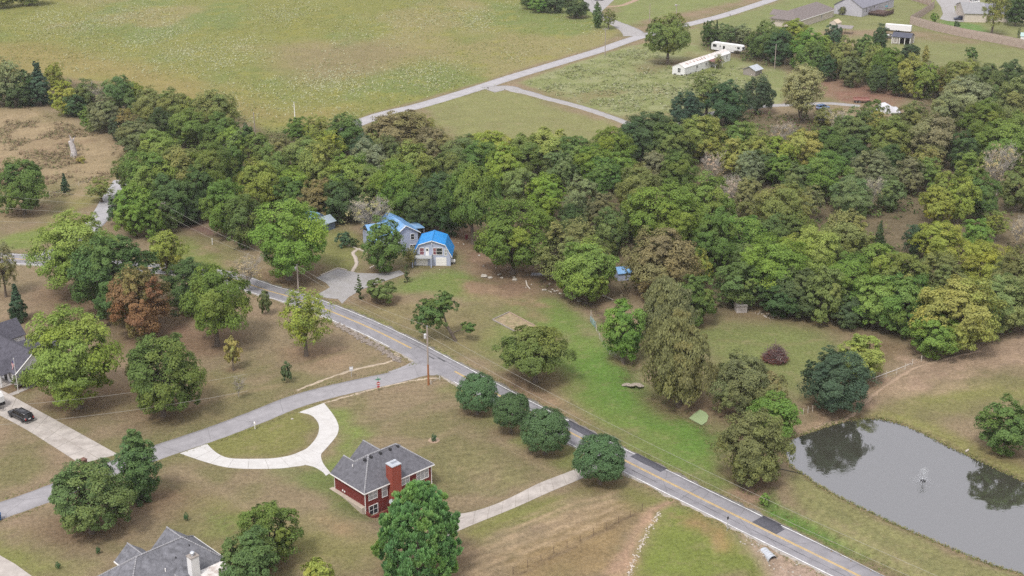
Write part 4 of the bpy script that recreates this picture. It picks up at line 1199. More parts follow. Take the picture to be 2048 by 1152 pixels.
def trunk_mesh(seed, W, Hh, base, ends, thick=1.0, many=1, lean=0.0):
    r = random.Random(seed)
    mb = MB()
    rad = max(.05, .018 * Hh + .012 * W) * thick
    tops = []
    for k in range(many):
        ang = 2 * pi * k / many
        sx, sy = (0, 0) if many == 1 else (.35 * cos(ang), .35 * sin(ang))
        hz = Hh * max(base + .22, .42)
        ox, oy = (0, 0) if many == 1 else (W * .14 * cos(ang), W * .14 * sin(ang))
        q = [(sx, sy, -.3), (sx * 1.1 + r.uniform(-.05, .05), sy, Hh * base * .5), (ox * .5 + r.uniform(-.1, .1) + lean * Hh * base, oy * .5, Hh * base), (ox + lean * hz, oy, hz)]
        mb.tube(q, [rad * 1.45 / many ** .4, rad / many ** .4, rad * .85 / many ** .4, rad * .5 / many ** .4], 7)
        tops.append((q[2], q[3]))
    for i, e in enumerate(ends[:14]):
        a, b = tops[i % many]
        t = r.uniform(0, .9)
        s = [a[j] + (b[j] - a[j]) * t for j in range(3)]
        ex = (e[0] * .85 + lean * e[2], e[1] * .85, e[2])
        m_ = [(s[j] + ex[j]) / 2 + (0.06 * Hh if j == 2 else r.uniform(-.1, .1)) for j in range(3)]
        mb.tube([s, m_, ex], [rad * .42, rad * .26, rad * .08], 5, cap=False)
    return mb.mesh('trunk', BARK)

def twigs(seed, W, Hh, n1=9, n2=7, n3=5, upright=.6, rad=None):
    """a leafless branching crown"""
    r = np.random.default_rng(seed)
    mb = MB()
    rad = rad or .012 * Hh + .03
    for i in range(n1):
        az = i * 2.4 + r.uniform(-.4, .4)
        b = np.array([0, 0, Hh * r.uniform(.08, .3)])
        e = np.array([cos(az) * W * .3 * r.uniform(.6, 1.1), sin(az) * W * .3 * r.uniform(.6, 1.1), Hh * r.uniform(.5, .85)])
        md = (b + e) / 2 + np.array([0, 0, Hh * .05])
        mb.tube([b, md, e], [rad * .6, rad * .42, rad * .2], 4, cap=False)
        for j in range(n2):
            t = r.uniform(.3, 1)
            s = b + (e - b) * t
            d = rand_dirs(r, 1)[0]
            d[2] = abs(d[2]) * .7 + upright
            d /= np.linalg.norm(d)
            e2 = s + d * Hh * r.uniform(.14, .28) + np.array([cos(az), sin(az), 0]) * W * .06
            mb.tube([s, (s + e2) / 2 + r.normal(0, .02 * Hh, 3), e2], [rad * .28, rad * .2, rad * .1], 3, cap=False)
            for k in range(n3):
                s3 = s + (e2 - s) * r.uniform(.3, 1)
                d3 = rand_dirs(r, 1)[0]
                d3[2] = abs(d3[2]) * .6 + .3
                mb.tube([s3, s3 + d3 * Hh * r.uniform(.06, .13)], [rad * .13, rad * .06], 3, cap=False)
    return mb

LIB = {}
def lib(key, W, Hh, make, trunk):
    V, Fq, T, ends = make
    LIB.setdefault(key, []).append((W, Hh, np_mesh('crown', V, Fq, LEAF, T), trunk(ends)))

def stock():
    for s in range(4):       # big
        lib('maple_L', 17, 17, grow(100 + s, 17, 17, 'round', 21, 26, 62, .205, .02, lob=.36, yel=.32), lambda e, s=s: trunk_mesh(s, 17, 17, .14, e))
        lib('oak_L', 14, 14, grow(120 + s, 14, 14, 'dome', 22, 22, 60, .20, .0, lob=.37), lambda e, s=s: trunk_mesh(s, 14, 14, .1, e))
    for s in range(5):
        lib('oak_M', 9, 10, grow(140 + s, 9, 10, 'dome', 18, 17, 50, .17, .0, lob=.39), lambda e, s=s: trunk_mesh(s, 9, 10, .12, e))
        lib('maple_M', 9, 10, grow(160 + s, 9, 10, 'round', 18, 17, 50, .17, .0, lob=.38, yel=.35), lambda e, s=s: trunk_mesh(s, 9, 10, .14, e))
    for s in range(3):
        lib('oak_S', 4, 4.5, grow(180 + s, 4, 4.5, 'dome', 9, 10, 36, .15, .08, lob=.48), lambda e, s=s: trunk_mesh(s, 4, 4.5, .18, e))
        lib('spread_L', 15, 11.5, grow(200 + s, 15, 11.5, 'spread', 22, 20, 56, .19, .12, lob=.35, yel=.3), lambda e, s=s: trunk_mesh(s, 15, 11.5, .2, e, 1.15))
        lib('airy_M', 9, 11, grow(220 + s, 9, 11, 'round', 18, 14, 30, .16, .12, lob=.42, hollow=.2, yel=.6), lambda e, s=s: trunk_mesh(s, 9, 11, .25, e))
        lib('willow_L', 14, 15, grow(240 + s, 14, 15, 'drop', 24, 19, 60, .19, .02, lob=.37, droop=.03, elong=1.25, up=.3), lambda e, s=s: trunk_mesh(s, 14, 15, .1, e))
        lib('globe_M', 9, 7.5, grow(260 + s, 9, 7.5, 'globe', 19, 22, 50, .135, .10 + .03 * s, up=.3), lambda e, s=s: trunk_mesh(s, 9, 7.5, .22, e, 1.2))
        lib('shrub_S', 3, 2.6, grow(280 + s, 3, 2.6, 'dome', 8, 9, 36, .11, .0, lob=.48), lambda e, s=s: trunk_mesh(s, 3, 2.6, .1, e, .6, 3))
    for s in range(2):
        lib('cedar_M', 4.5, 6.5, grow(300 + s, 4.5, 6.5, 'cone', 24, 10, 36, .14, .0, up=.1), lambda e, s=s: trunk_mesh(s, 4.5, 6.5, .15, e[:6]))
        lib('column_S', 1.4, 4.2, grow(310 + s, 1.4, 4.2, 'column', 9, 7, 34, .10, .0, up=.1), lambda e, s=s: trunk_mesh(s, 1.4, 4.2, .1, e[:2], .7))
        lib('oval_M', 7.5, 11, grow(320 + s, 7.5, 11, 'oval', 26, 16, 50, .16, .0), lambda e, s=s: trunk_mesh(s, 7.5, 11, .1, e[:6]))
        lib('vase_L', 14, 16, grow(330 + s, 14, 16, 'vase', 22, 19, 46, .20, .12, lob=.42, hollow=.3), lambda e, s=s: trunk_mesh(s, 14, 16, .1, e, .8, 3))
    lib('pine_L', 15, 16.5, grow(340, 15, 16.5, 'pine', 125, 9, 60, .20, .02, up=.55, elong=1.7, hollow=.25, yel=.5), lambda e: trunk_mesh(5, 15, 16.5, .1, e[:8]))
    twig = mat('twig_bark', (.36, .33, .29), .95, .2, 2)
    for s in range(3):
        lm = grow(360 + s, 8, 9, 'round', 11, 7, 14, .14, .2, lob=.42, hollow=.1)
        lib('bare_M', 8, 9, lm, lambda e, s=s: twigs(400 + s, 8, 9, 10, 10, 8).mesh('trunk', twig))
stock()

KEYS = dict(maple=('maple_M', 'maple_L'), oak=('oak_S', 'oak_M', 'oak_L'), spread=('spread_L',), airy=('airy_M',), willow=('willow_L',), globe=('globe_M',), shrub=('shrub_S',),
            cedar=('cedar_M',), column=('column_S',), oval=('oval_M',), vase=('vase_L',), pine=('pine_L',), bare=('bare_M',))
NAMES = dict(maple='maple_tree', oak='broadleaf_tree', spread='spreading_tree', airy='open_crowned_tree', willow='willow_tree', globe='ball_tree', shrub='shrub', cedar='cedar_tree', column='columnar_evergreen',
             oval='evergreen_tree', vase='vase_shaped_tree', pine='pine_tree', bare='leafless_tree')

def plant(t, label, group):
    cx, top, foot, wd, sp, col = t
    q = random.Random(int(cx * 131 + top * 17 + wd))
    x, y, z = ground(cx, foot)
    s = scale_at(x, y, z)
    Wm = wd / s
    Hm = (foot - top) / s / cos(PITCH + (0.5 * (foot + top) - 576) / F_PX) * .97
    # the crown is a rounded body seen from above: move the foot back so that the crown sits where it is seen
    best = min(KEYS[sp], key=lambda k: abs(math.log(LIB[k][0][0] / Wm)))
    W0, H0, cm, tm = q.choice(LIB[best])
    root = empty(NAMES[sp], (x, y, z - .05), q.uniform(0, 2 * pi), label, 'shrub' if sp == 'shrub' else 'tree', group)
    if sp not in ('cedar', 'column', 'globe'): root.rotation_euler = (q.uniform(-.06, .06), q.uniform(-.06, .06), q.uniform(0, 2 * pi))
    root.scale = (Wm / W0, Wm / W0, Hm / H0)
    tr = link('trunk', tm, root)
    cr = link('crown', cm, root)
    a, b = TC[col]
    j = lambda c: tuple(v * f * q0 for v, f in zip(c, fs))
    fs = (q.uniform(.9, 1.12), q.uniform(.94, 1.06), q.uniform(.85, 1.15))
    q0 = q.uniform(.88, 1.12)
    cr.color = (*j(a), 1)
    cr['leaf_second'] = [float(v) for v in j(b)]
    return root

for t, lab, gr in ALLTREES:
    plant(t, lab, gr)

# the leaning tree across the road
def leaning_tree():
    x, y, z = ground(912, 682)
    root = empty('leaning_tree', (x, y, z - .05), 0, 'leaning green tree bent over towards the main road, with one low side bough', 'tree')
    mb = MB()
    mb.tube([(0, 0, -.2), (-.5, 0, 1.0), (-1.4, .1, 2.6), (-2.8, .2, 4.2), (-4.2, .2, 5.4)], [.42, .36, .32, .24, .14], 8)
    mb.tube([(-1.2, .1, 2.2), (-2.0, .1, 4.2), (-2.6, .2, 6.4), (-3.0, .2, 8.0)], [.26, .2, .14, .06], 6)
    mb.tube([(-.9, 0, 1.8), (.8, -.2, 2.6), (2.4, -.3, 2.9)], [.16, .1, .06], 5)
    mb.tube([(-2.4, .2, 3.8), (-4.6, .2, 4.3), (-6.2, 0, 4.0)], [.2, .14, .06], 5)
    mb.build('trunk', BARK, root)
    Vs, Ts = [], []
    for sd, W, Hh, off in ((1, 6.6, 6.4, (-5.0, .2, 3.6)), (2, 5.6, 5.6, (-2.6, .4, 5.4)), (3, 5.6, 5.6, (-6.6, 0, 1.8)), (5, 6.0, 6.0, (-4.2, -.6, 2.4)), (6, 5.0, 4.6, (-5.6, 1.0, 4.6)), (7, 4.6, 4.4, (-1.8, 0, 6.2)), (4, 3.4, 2.6, (2.7, -.3, 1.7))):
        V, F_, T, e = grow(500 + sd, W, Hh, 'round', 8, 8, 40, .18, .05, lob=.46)
        Vs.append(V + np.array(off)); Ts.append(T)
    V = np.concatenate(Vs)
    c = link('crown', np_mesh('crown', V, np.arange(len(V), dtype=np.int32).reshape(-1, 4), LEAF, np.concatenate(Ts)), root)
    c.color = (.062, .108, .040, 1)
    c['leaf_second'] = [.085, .12, .04]
leaning_tree()

# ------------------------------------------------------------------ undergrowth and weeds: uncountable, one object per kind
def tufts(name, pts, size, colours, per=5, seed=3, tall=1.0, up=.2, q=.5):
    r = np.random.default_rng(seed)
    n = len(pts)
    z = hgt(pts[:, 0], pts[:, 1])
    base = np.c_[pts, z]
    sz = size * r.uniform(.5, 1.3, n)
    P = np.repeat(base, per, 0)
    S = np.repeat(sz, per)
    d = rand_dirs(r, n * per)
    d[:, 2] = np.abs(d[:, 2])
    P = P + d * S[:, None] * np.array([.7, .7, tall]) * r.uniform(.3, 1, n * per)[:, None]
    Nn = d + np.array([0, 0, up]) + rand_dirs(r, n * per) * .5
    Nn /= np.linalg.norm(Nn, axis=1)[:, None]
    V = leaf_quads(r, P, Nn, .42, 1.1) if False else None
    a = np.cross(Nn, rand_dirs(r, n * per)); a /= np.linalg.norm(a, axis=1)[:, None]
    b = np.cross(Nn, a)
    s = (S * q)[:, None]
    V = np.stack([P - a * s, P - b * s * .7, P + a * s, P + b * s * .7], 1).reshape(-1, 3)
    ci = np.repeat(colours, per, 0) * r.uniform(.75, 1.25, (n * per, 1))
    tint = np.repeat(np.c_[ci, np.ones(n * per)], 4, 0)
    return link(name, np_mesh(name, V, np.arange(len(V), dtype=np.int32).reshape(-1, 4), WEED, tint))

WEED = bpy.data.materials.new('weed_leaf')
WEED.use_nodes = True
_n = WEED.node_tree
_a = _n.nodes.new('ShaderNodeAttribute'); _a.attribute_name = 'tint'
_b = _n.nodes['Principled BSDF']; _b.inputs['Roughness'].default_value = 1; _b.inputs['Specular IOR Level'].default_value = .05
_n.links.new(_a.outputs['Color'], _b.inputs['Base Color'])

def scatter(poly, n, seed, dens=None):
    r = np.random.default_rng(seed)
    P = np.array(poly)
    x = r.uniform(P[:, 0].min(), P[:, 0].max(), n)
    y = r.uniform(P[:, 1].min(), P[:, 1].max(), n)
    k = sdist(x, y, P) > .5
    x, y = x[k], y[k]
    if dens is not None:
        k = dens(x, y) > r.random(len(x))
        x, y = x[k], y[k]
    return np.c_[x, y]

def pick(r, n, cols, p):
    return np.array(cols)[r.choice(len(cols), n, p=p)]

_r = np.random.default_rng(11)
def CLEAR(x, y):                                     # open tan glades and the yard, free of undergrowth
    c = np.zeros(x.shape)
    for poly in ([(1760, 440), (1850, 425), (1920, 440), (2060, 425), (2060, 490), (1960, 500), (1900, 480), (1830, 520), (1770, 480)], [(590, 440), (700, 400), (860, 420), (960, 440), (1010, 480), (1110, 550), (900, 560), (600, 500)]):
        c = np.maximum(c, smooth(-2, 2, sdist(x, y, U(poly))))
    return c
mead = U([(-60, -20), (1140, -20), (1180, 40), (1226, 66), (1180, 94), (1024, 138), (975, 158), (738, 225), (690, 246), (560, 262), (400, 218), (300, 172), (60, 128), (-60, 132)])
p = scatter(mead, 46000, 1, lambda x, y: .25 + .75 * smooth(.42, .62, fbm(x / 30, y / 70, 77)))
o = tufts('meadow_weeds', p, .60, pick(_r, len(p), [(.20, .215, .070), (.155, .20, .058), (.26, .235, .11), (.22, .21, .04)], [.4, .3, .15, .15]), 6, 21, up=1.0, q=.24)
tag(o, kind='stuff')
p = scatter(mead, 34000, 2, lambda x, y: .02 + smooth(.50, .64, fbm(x / 24, y / 60, 88)) * (.3 + .7 * vnoise(x / 4, y / 7, 91)))
for k_, (cx_, cy_) in enumerate(((300, 85), (380, 105), (440, 125), (330, 60), (90, 40), (150, 55), (560, 30), (930, 30), (960, 45), (830, 150), (880, 142), (690, 168), (640, 165), (250, 30), (480, 90))):
    x_, y_ = unproj(cx_, cy_)
    p = np.concatenate([p, np.c_[_r.normal(x_, 7, 420), _r.normal(y_, 15, 420)]])
o = tufts('meadow_blossom', p, .62, pick(_r, len(p), [(.44, .45, .30), (.36, .39, .22), (.34, .32, .10)], [.6, .28, .12]), 5, 22, up=1.2, q=.30)
tag(o, kind='stuff')
p = scatter(U([(1042, 168), (1130, 136), (1250, 100), (1300, 92), (1350, 120), (1360, 152), (1460, 130), (1540, 150), (1500, 205), (1420, 220), (1300, 234), (1240, 228), (1150, 204)]), 9000, 3, lambda x, y: .15 + .85 * smooth(.42, .6, fbm(x / 8, y / 8, 99)))
o = tufts('lot_weeds', p, .95, pick(_r, len(p), [(.20, .235, .095), (.27, .29, .16), (.33, .34, .23), (.18, .18, .08)], [.4, .3, .15, .15]), 9, 23, up=1.0, q=.24)
tag(o, kind='stuff')
p = scatter(U([(-60, 212), (60, 216), (180, 262), (270, 308), (220, 362), (110, 412), (-60, 440)]), 17000, 4, lambda x, y: smooth(.45, .62, fbm(x / 9, y / 7, 111)))
o = tufts('field_brush', p, .95, pick(_r, len(p), [(.21, .165, .10), (.15, .155, .07), (.17, .115, .08), (.27, .22, .13)], [.4, .25, .2, .15]), 7, 24, 1.3, up=.8, q=.22)
tag(o, kind='stuff')
p = scatter(FOREST[0], 26000, 5, lambda x, y: (.35 + .5 * smooth(.4, .6, fbm(x / 12, y / 12, 121))) * (1 - CLEAR(x, y)))
o = tufts('undergrowth', p, 2.1, pick(_r, len(p), [(.075, .105, .036), (.12, .12, .05), (.10, .085, .055), (.10, .15, .042)], [.4, .25, .15, .2]), 12, 25, 1.25, .3, .17)
tag(o, kind='stuff')

# weedy fringe of the pond
q_ = np.random.default_rng(31)
L0 = spline(POND + [POND[0]], .35)
k = q_.integers(0, len(L0), 3600)
pts = L0[k] + q_.normal(0, .38, (len(k), 2))
pts = pts[sdist(pts[:, 0], pts[:, 1], POND) < .25]
o = tufts('bank_weeds', pts, .34, pick(q_, len(pts), [(.20, .19, .075), (.13, .155, .05), (.27, .22, .12)], [.45, .35, .2]), 5, 32, 1.1, .8, .28)
tag(o, kind='stuff')
# rough grass along road verges, fences and ditches
P_ = []
for line, off, n_ in ((rm, 3.9, 2600), (rm, -3.9, 2600), (rs, 3.1, 900), (rs, -3.1, 900), (rf, 3.6, 1600), (rf, -3.6, 1600), (CREEK, .9, 1200), (CREEK, -.9, 1200)):
    L1 = offset(np.asarray(line), off)
    k = q_.integers(0, len(L1), n_)
    P_.append(L1[k] + q_.normal(0, .5, (n_, 2)))
P_ = np.concatenate(P_)
k_ = np.ones(len(P_), bool)
for line, hw in ((rm, 3.5), (rs, 2.9), (rf, 3.2), (fk, 2.8), (bend, 4)):
    k_ &= ldist(P_[:, 0], P_[:, 1], line) > hw
P_ = P_[k_]
o = tufts('verge_grass', P_, .26, pick(q_, len(P_), [(.17, .185, .07), (.24, .20, .105), (.13, .165, .05)], [.45, .3, .25]), 4, 33, .8, 1.0, .3)
tag(o, kind='stuff')
# ------------------------------------------------------------------ buildings
SHIN = mat('grey_shingles', (.120, .120, .138), .95, .30, 1.6, bump=.5, bscale=5)
SHIN2 = mat('mottled_shingles', (.150, .152, .172), .95, .42, 1.3, bump=.5, bscale=5)
SHIN3 = mat('dark_shingles', (.080, .078, .098), .95, .3, 1.6, bump=.5, bscale=5)
SHIN4 = mat('brown_shingles', (.175, .150, .145), .95, .22, 1.6, bump=.4, bscale=5)
CAPM = mat('ridge_shingle', (.29, .29, .31), .95, .25, 2.0)
BRICK = mat('red_brick', (.155, .030, .026), .9, .28, 5.0, bump=.4, bscale=18)
BRICK2 = mat('orange_brick', (.26, .062, .042), .9, .2, 5.0, bump=.4, bscale=18)
TRIM = mat('white_trim', (.78, .77, .76), .6, .05, 2)
GLASS = mat('window_glass', (.030, .034, .042), .08, spec=.6)
PALEG = mat('curtained_glass', (.33, .34, .36), .15, .2, 1.5, spec=.6)
BLUEW = mat('blue_grey_siding', (.38, .42, .55), .7, .07, .8)
BLUER = mat('bright_blue_metal', (.030, .255, .62), .45, .12, .6, spec=.4)
BLUEP = mat('faded_blue_metal', (.16, .34, .60), .5, .14, .5, dirt=((.35, .42, .55), .7, .4))
WSID = mat('white_siding', (.70, .70, .71), .7, .06, .6)
LAVS = mat('pale_grey_siding', (.42, .41, .46), .75, .06, .5)
BEIGE = mat('beige_siding', (.52, .46, .40), .75, .06, .5)
DARKM = mat('black_metal', (.025, .025, .028), .5)
GALV = mat('galvanised_metal', (.52, .55, .60), .4, .15, 1.5, metal=.4)
CEDARW = mat('weathered_wood', (.34, .25, .20), .9, .25, 3)
GREYW = mat('grey_wood', (.28, .25, .23), .95, .3, 3)
DECKW = mat('dark_deck_wood', (.10, .065, .055), .9, .25, 3)
CONCF = mat('foundation_concrete', (.42, .36, .30), .95, .15, 1.5)
RUST = mat('rusty_metal', (.26, .11, .075), .85, .4, 2)
OLDW = mat('streaked_white_metal', (.66, .64, .63), .6, .1, 1, dirt=((.28, .17, .12), .85, .9))

def qbox(mb, c, t, w_, d_, h_, mi=0):
    """box centred at c; t: unit direction of its width in plan"""
    tx, ty = t
    nx, ny = ty, -tx
    vs = []
    for zz in (-h_ / 2, h_ / 2):
        for a, b in ((-1, -1), (1, -1), (1, 1), (-1, 1)):
            vs.append((c[0] + tx * a * w_ / 2 + nx * b * d_ / 2, c[1] + ty * a * w_ / 2 + ny * b * d_ / 2, c[2] + zz))
    mb.add(vs, [(0, 1, 2, 3), (7, 6, 5, 4), (4, 5, 1, 0), (5, 6, 2, 1), (6, 7, 3, 2), (7, 4, 0, 3)], mi)

def window(root, x, y, z, w_, h_, a, lights=2, glass=None, name='window', fr=.09, frame_mat=None, sill=True):
    """pane in a standing frame; a: 0 faces -y, -90 faces -x, 90 faces +x, 180 faces +y"""
    t = (cos(R(a)), sin(R(a)))
    n = (sin(R(a)), -cos(R(a)))
    mb = MB()
    qbox(mb, (x + n[0] * .012, y + n[1] * .012, z), t, w_, .03, h_)
    p = mb.build(name, glass or GLASS, root)
    mb = MB()
    for s in (-1, 1):
        qbox(mb, (x + t[0] * s * (w_ / 2 + fr / 2) + n[0] * .03, y + t[1] * s * (w_ / 2 + fr / 2) + n[1] * .03, z), t, fr, .09, h_ + 2 * fr)
        qbox(mb, (x + n[0] * .03, y + n[1] * .03, z + s * (h_ / 2 + fr / 2)), t, w_, .09, fr)
    for k in range(1, lights):
        q = (k / lights - .5) * w_
        qbox(mb, (x + t[0] * q + n[0] * .03, y + t[1] * q + n[1] * .03, z), t, .07, .075, h_)
    qbox(mb, (x + n[0] * .028, y + n[1] * .028, z), t, w_, .05, .045)
    mb.build('frame', frame_mat or TRIM, p)
    return p

def gable_tri(mb, a, b, c, th, mi=0):
    """upright triangular wall piece a-b-c with thickness along its normal"""
    a, b, c = map(np.array, (a, b, c))
    n = np.cross(b - a, c - a)
    n = n / np.linalg.norm(n) * th
    vs = [a, b, c, a - n, b - n, c - n]
    mb.add(vs, [(0, 1, 2), (5, 4, 3), (0, 3, 4, 1), (1, 4, 5, 2), (2, 5, 3, 0)], mi)

def ribs(mb, a, b, c, d, n, hgt_=.05, wd=.06, mi=0):
    """standing seams on roof plane a-b (eave) d-c (ridge)"""
    a, b, c, d = map(np.array, (a, b, c, d))
    nr = np.cross(b - a, d - a)
    nr = nr / np.linalg.norm(nr)
    if nr[2] < 0: nr = -nr
    t = (b - a) / np.linalg.norm(b - a) * wd / 2
    for k in range(n + 1):
        p, q = a + (b - a) * (k / n), d + (c - d) * (k / n)
        vs = [p - t, p + t, q + t, q - t]
        vs = [v + nr * .003 for v in vs] + [v + nr * hgt_ for v in vs]
        mb.add(vs, [(4, 5, 6, 7), (0, 1, 5, 4), (1, 2, 6, 5), (2, 3, 7, 6), (3, 0, 4, 7)], mi)

# ---- red brick house
def brick_house():
    r = empty('brick_house', (bhN[0], bhN[1], 0), BH_A, 'red brick house with grey hip roof and broad red chimney behind the big pine', 'house')
    L, D, E, S = 14.4, 9.0, EAVE, .80
    hz = D / 2 * S
    w_ = MB()
    w_.box(.4, .4, -2.9, L - .4, D - .4, E)
    w_.build('wall', BRICK, r)
    P = MB()
    hx = 4.4
    A, B = (hx, D / 2, E + hz), (L - hx, D / 2, E + hz)
    wz, wx = 2.8 * S, 2.8
    K = (wx, D - wx, E + wz)
    G1 = (wx, D + .25, E + wz)
    P.slab([(0, 0, E), (L, 0, E), B, A], .12)
    P.slab([(L, 0, E), (L, D, E), B], .12)
    P.slab([(0, D + .25, E), (0, 0, E), A, K, G1], .12)
    P.slab([(2 * wx, D, E), K, A, B, (L, D, E)][::-1], .12)
    P.slab([G1, K, (2 * wx, D, E), (2 * wx, D + .25, E)], .12)
    x2, hw, z2, y2 = 7.1, 4.1, 3.35, D + .55
    R2a, R2b = (x2, y2, E + z2), (x2, D / 2 + .4, E + z2)
    P.slab([(x2 - hw, y2, E + .02), (x2 - hw, D - .1, E + .02), R2b, R2a], .12)
    P.slab([R2a, R2b, (x2 + hw, D - .1, E + .02), (x2 + hw, y2, E + .02)], .12)
    P.build('roof', SHIN, r)
    c = MB()
    for p, q in (((0, 0, E), A), (A, B), (B, (L, 0, E)), (B, (L, D, E)), (A, K), (K, G1), (R2a, R2b)):
        p, q = np.array(p), np.array(q)
        n = max(2, int(np.linalg.norm(q - p) / .34))
        for k in range(n):
            s0, s1 = p + (q - p) * (k / n), p + (q - p) * ((k + .82) / n)
            c.tube([s0 + (0, 0, .02), s1 + (0, 0, .035)], .13, 5)
    o = c.build('ridge_cap', CAPM, r)
    tag(o, kind='stuff')
    w2 = MB()
    gable_tri(w2, (.4, D - .2, E), (2 * wx - .4, D - .2, E), (wx, D - .2, E + wz - .25), .15)
    gable_tri(w2, (x2 - hw + .3, D + .2, E), (x2 + hw - .3, D + .2, E), (x2, D + .2, E + z2 - .2), .15)
    w2.box(x2 - hw + .3, D - .4, 0, x2 + hw - .3, D + .2, E)
    w2.build('gable_wall', BRICK, r)
    f = MB()
    f.box(-.06, -.08, E - .19, L + .06, .03, E - .02)
    f.box(-.07, .03, E - .19, .03, D + .25, E - .02)
    f.box(L - .03, .03, E - .19, L + .07, D, E - .02)
    f.build('gutter', TRIM, r)
    for x, y in ((.33, .33), (.33, D - .45), (L - .36, .33)):
        d = MB()
        d.box(x, y, -2.0 if x > 1 else -1.2, x + .1, y + .1, E - .19)
        d.build('downpipe', TRIM, r)
    ch = MB()
    ch.box(5.15, -.75, -2.9, 6.95, .95, E + 3.1)
    o = ch.build('chimney', BRICK2, r)
    k = MB()
    k.box(5.08, -.82, E + 3.1, 7.02, 1.02, E + 3.24)
    k.build('chimney_cap', GALV, o)
    for px_ in (5.7, 6.35):
        t = MB()
        t.lathe((px_, .1, E + 3.24), [(.16, 0), (.16, .38), (.27, .40), (.27, .50), (.05, .56)], 12)
        t.build('flue', GALV, o)
    for x in (3.3, 4.6, 6.5, 8.5, 10.1):
        v = MB()
        zz = E + hz - .35
        v.lathe((x, D / 2 - .42, zz - .1), [(.24, 0), (.24, .22), (.30, .24), (.26, .34)], 10)
        v.build('roof_vent', DARKM, r)
    v = MB().tube([(2.2, 5.9, E + 1.6), (2.2, 5.9, E + 2.15)], .07, 6)
    v.build('vent_pipe', TRIM, r)
    v = MB().tube([(8.5, 1.4, E + .9), (8.5, 1.4, E + 1.5)], .09, 6)
    v.build('vent_pipe', DARKM, r)
    window(r, 1.95, .40, E - 1.05, 1.65, 1.5, 0, 2, PALEG)
    window(r, 4.3, .40, E - 1.25, .95, 2.0, 0, 1, PALEG)
    window(r, 8.6, .40, E - .95, 1.6, 1.3, 0, 2, PALEG)
    window(r, 12.2, .40, E - 1.2, 2.4, 1.8, 0, 3, PALEG)
    window(r, 1.95, .40, -1.0, 1.65, 1.6, 0, 2, GLASS)
    window(r, 8.6, .40, -1.0, 1.8, 1.5, 0, 2, GLASS)
    for y, z in ((6.4, .6), (5.9, .55)):
        q = MB().lathe((.38, y, z), [(.12, -.12), (.14, 0), (.12, .12)], 8)
        q.build('wall_vent', TRIM, r)
    e = MB()
    e.box(-.35, .4, -1.6, .4, D + .2, .06)
    e.build('foundation_edge', CONCF, r)
    ww = MB()
    for a0, b0, a1, b1 in ((.4, -.55, .65, .4), (.65, -.80, 5.0, -.55)):
        ww.box(a0, b0, -3, a1, b1, -.85 if b1 > 0 else -1.4)
    ww.build('window_well', BRICK, r)
    dk = MB()
    dk.box(4.1, -1.9, -.15, 5.1, -.76, -.02)
    for x, y in ((4.15, -1.85), (5.0, -1.85)):
        dk.box(x, y, -2.6, x + .1, y + .1, .85)
    dk.box(4.1, -1.88, .78, 5.1, -1.8, .86)
    dk.build('back_step', DECKW, r)
    dish = MB()
    dc = np.array((4.0, -1.75, .55))
    ax = np.array((-.35, -.8, .45)); ax /= np.linalg.norm(ax)
    u = np.cross(ax, (0, 0, 1)); u /= np.linalg.norm(u); v_ = np.cross(ax, u)
    rings = []
    for q, dpt in ((.05, 0), (.25, .03), (.42, .09)):
        rings.append([tuple(dc + u * q * cos(2 * pi * k / 12) + v_ * q * sin(2 * pi * k / 12) + ax * dpt) for k in range(12)])
    for i in range(2):
        dish.add(rings[i] + rings[i + 1], [(k, (k + 1) % 12, 12 + (k + 1) % 12, 12 + k) for k in range(12)])
    dish.face(rings[0])
    dish.tube([dc - ax * .02, dc - ax * .25 + np.array((0, 0, -.3)), (4.15, -1.8, -.1)], .035, 5)
    dish.tube([dc + v_ * .4, dc + ax * .5], .02, 4)
    dish.build('dish_antenna', mat('dish_grey', (.42, .45, .48), .5), r)
brick_house()

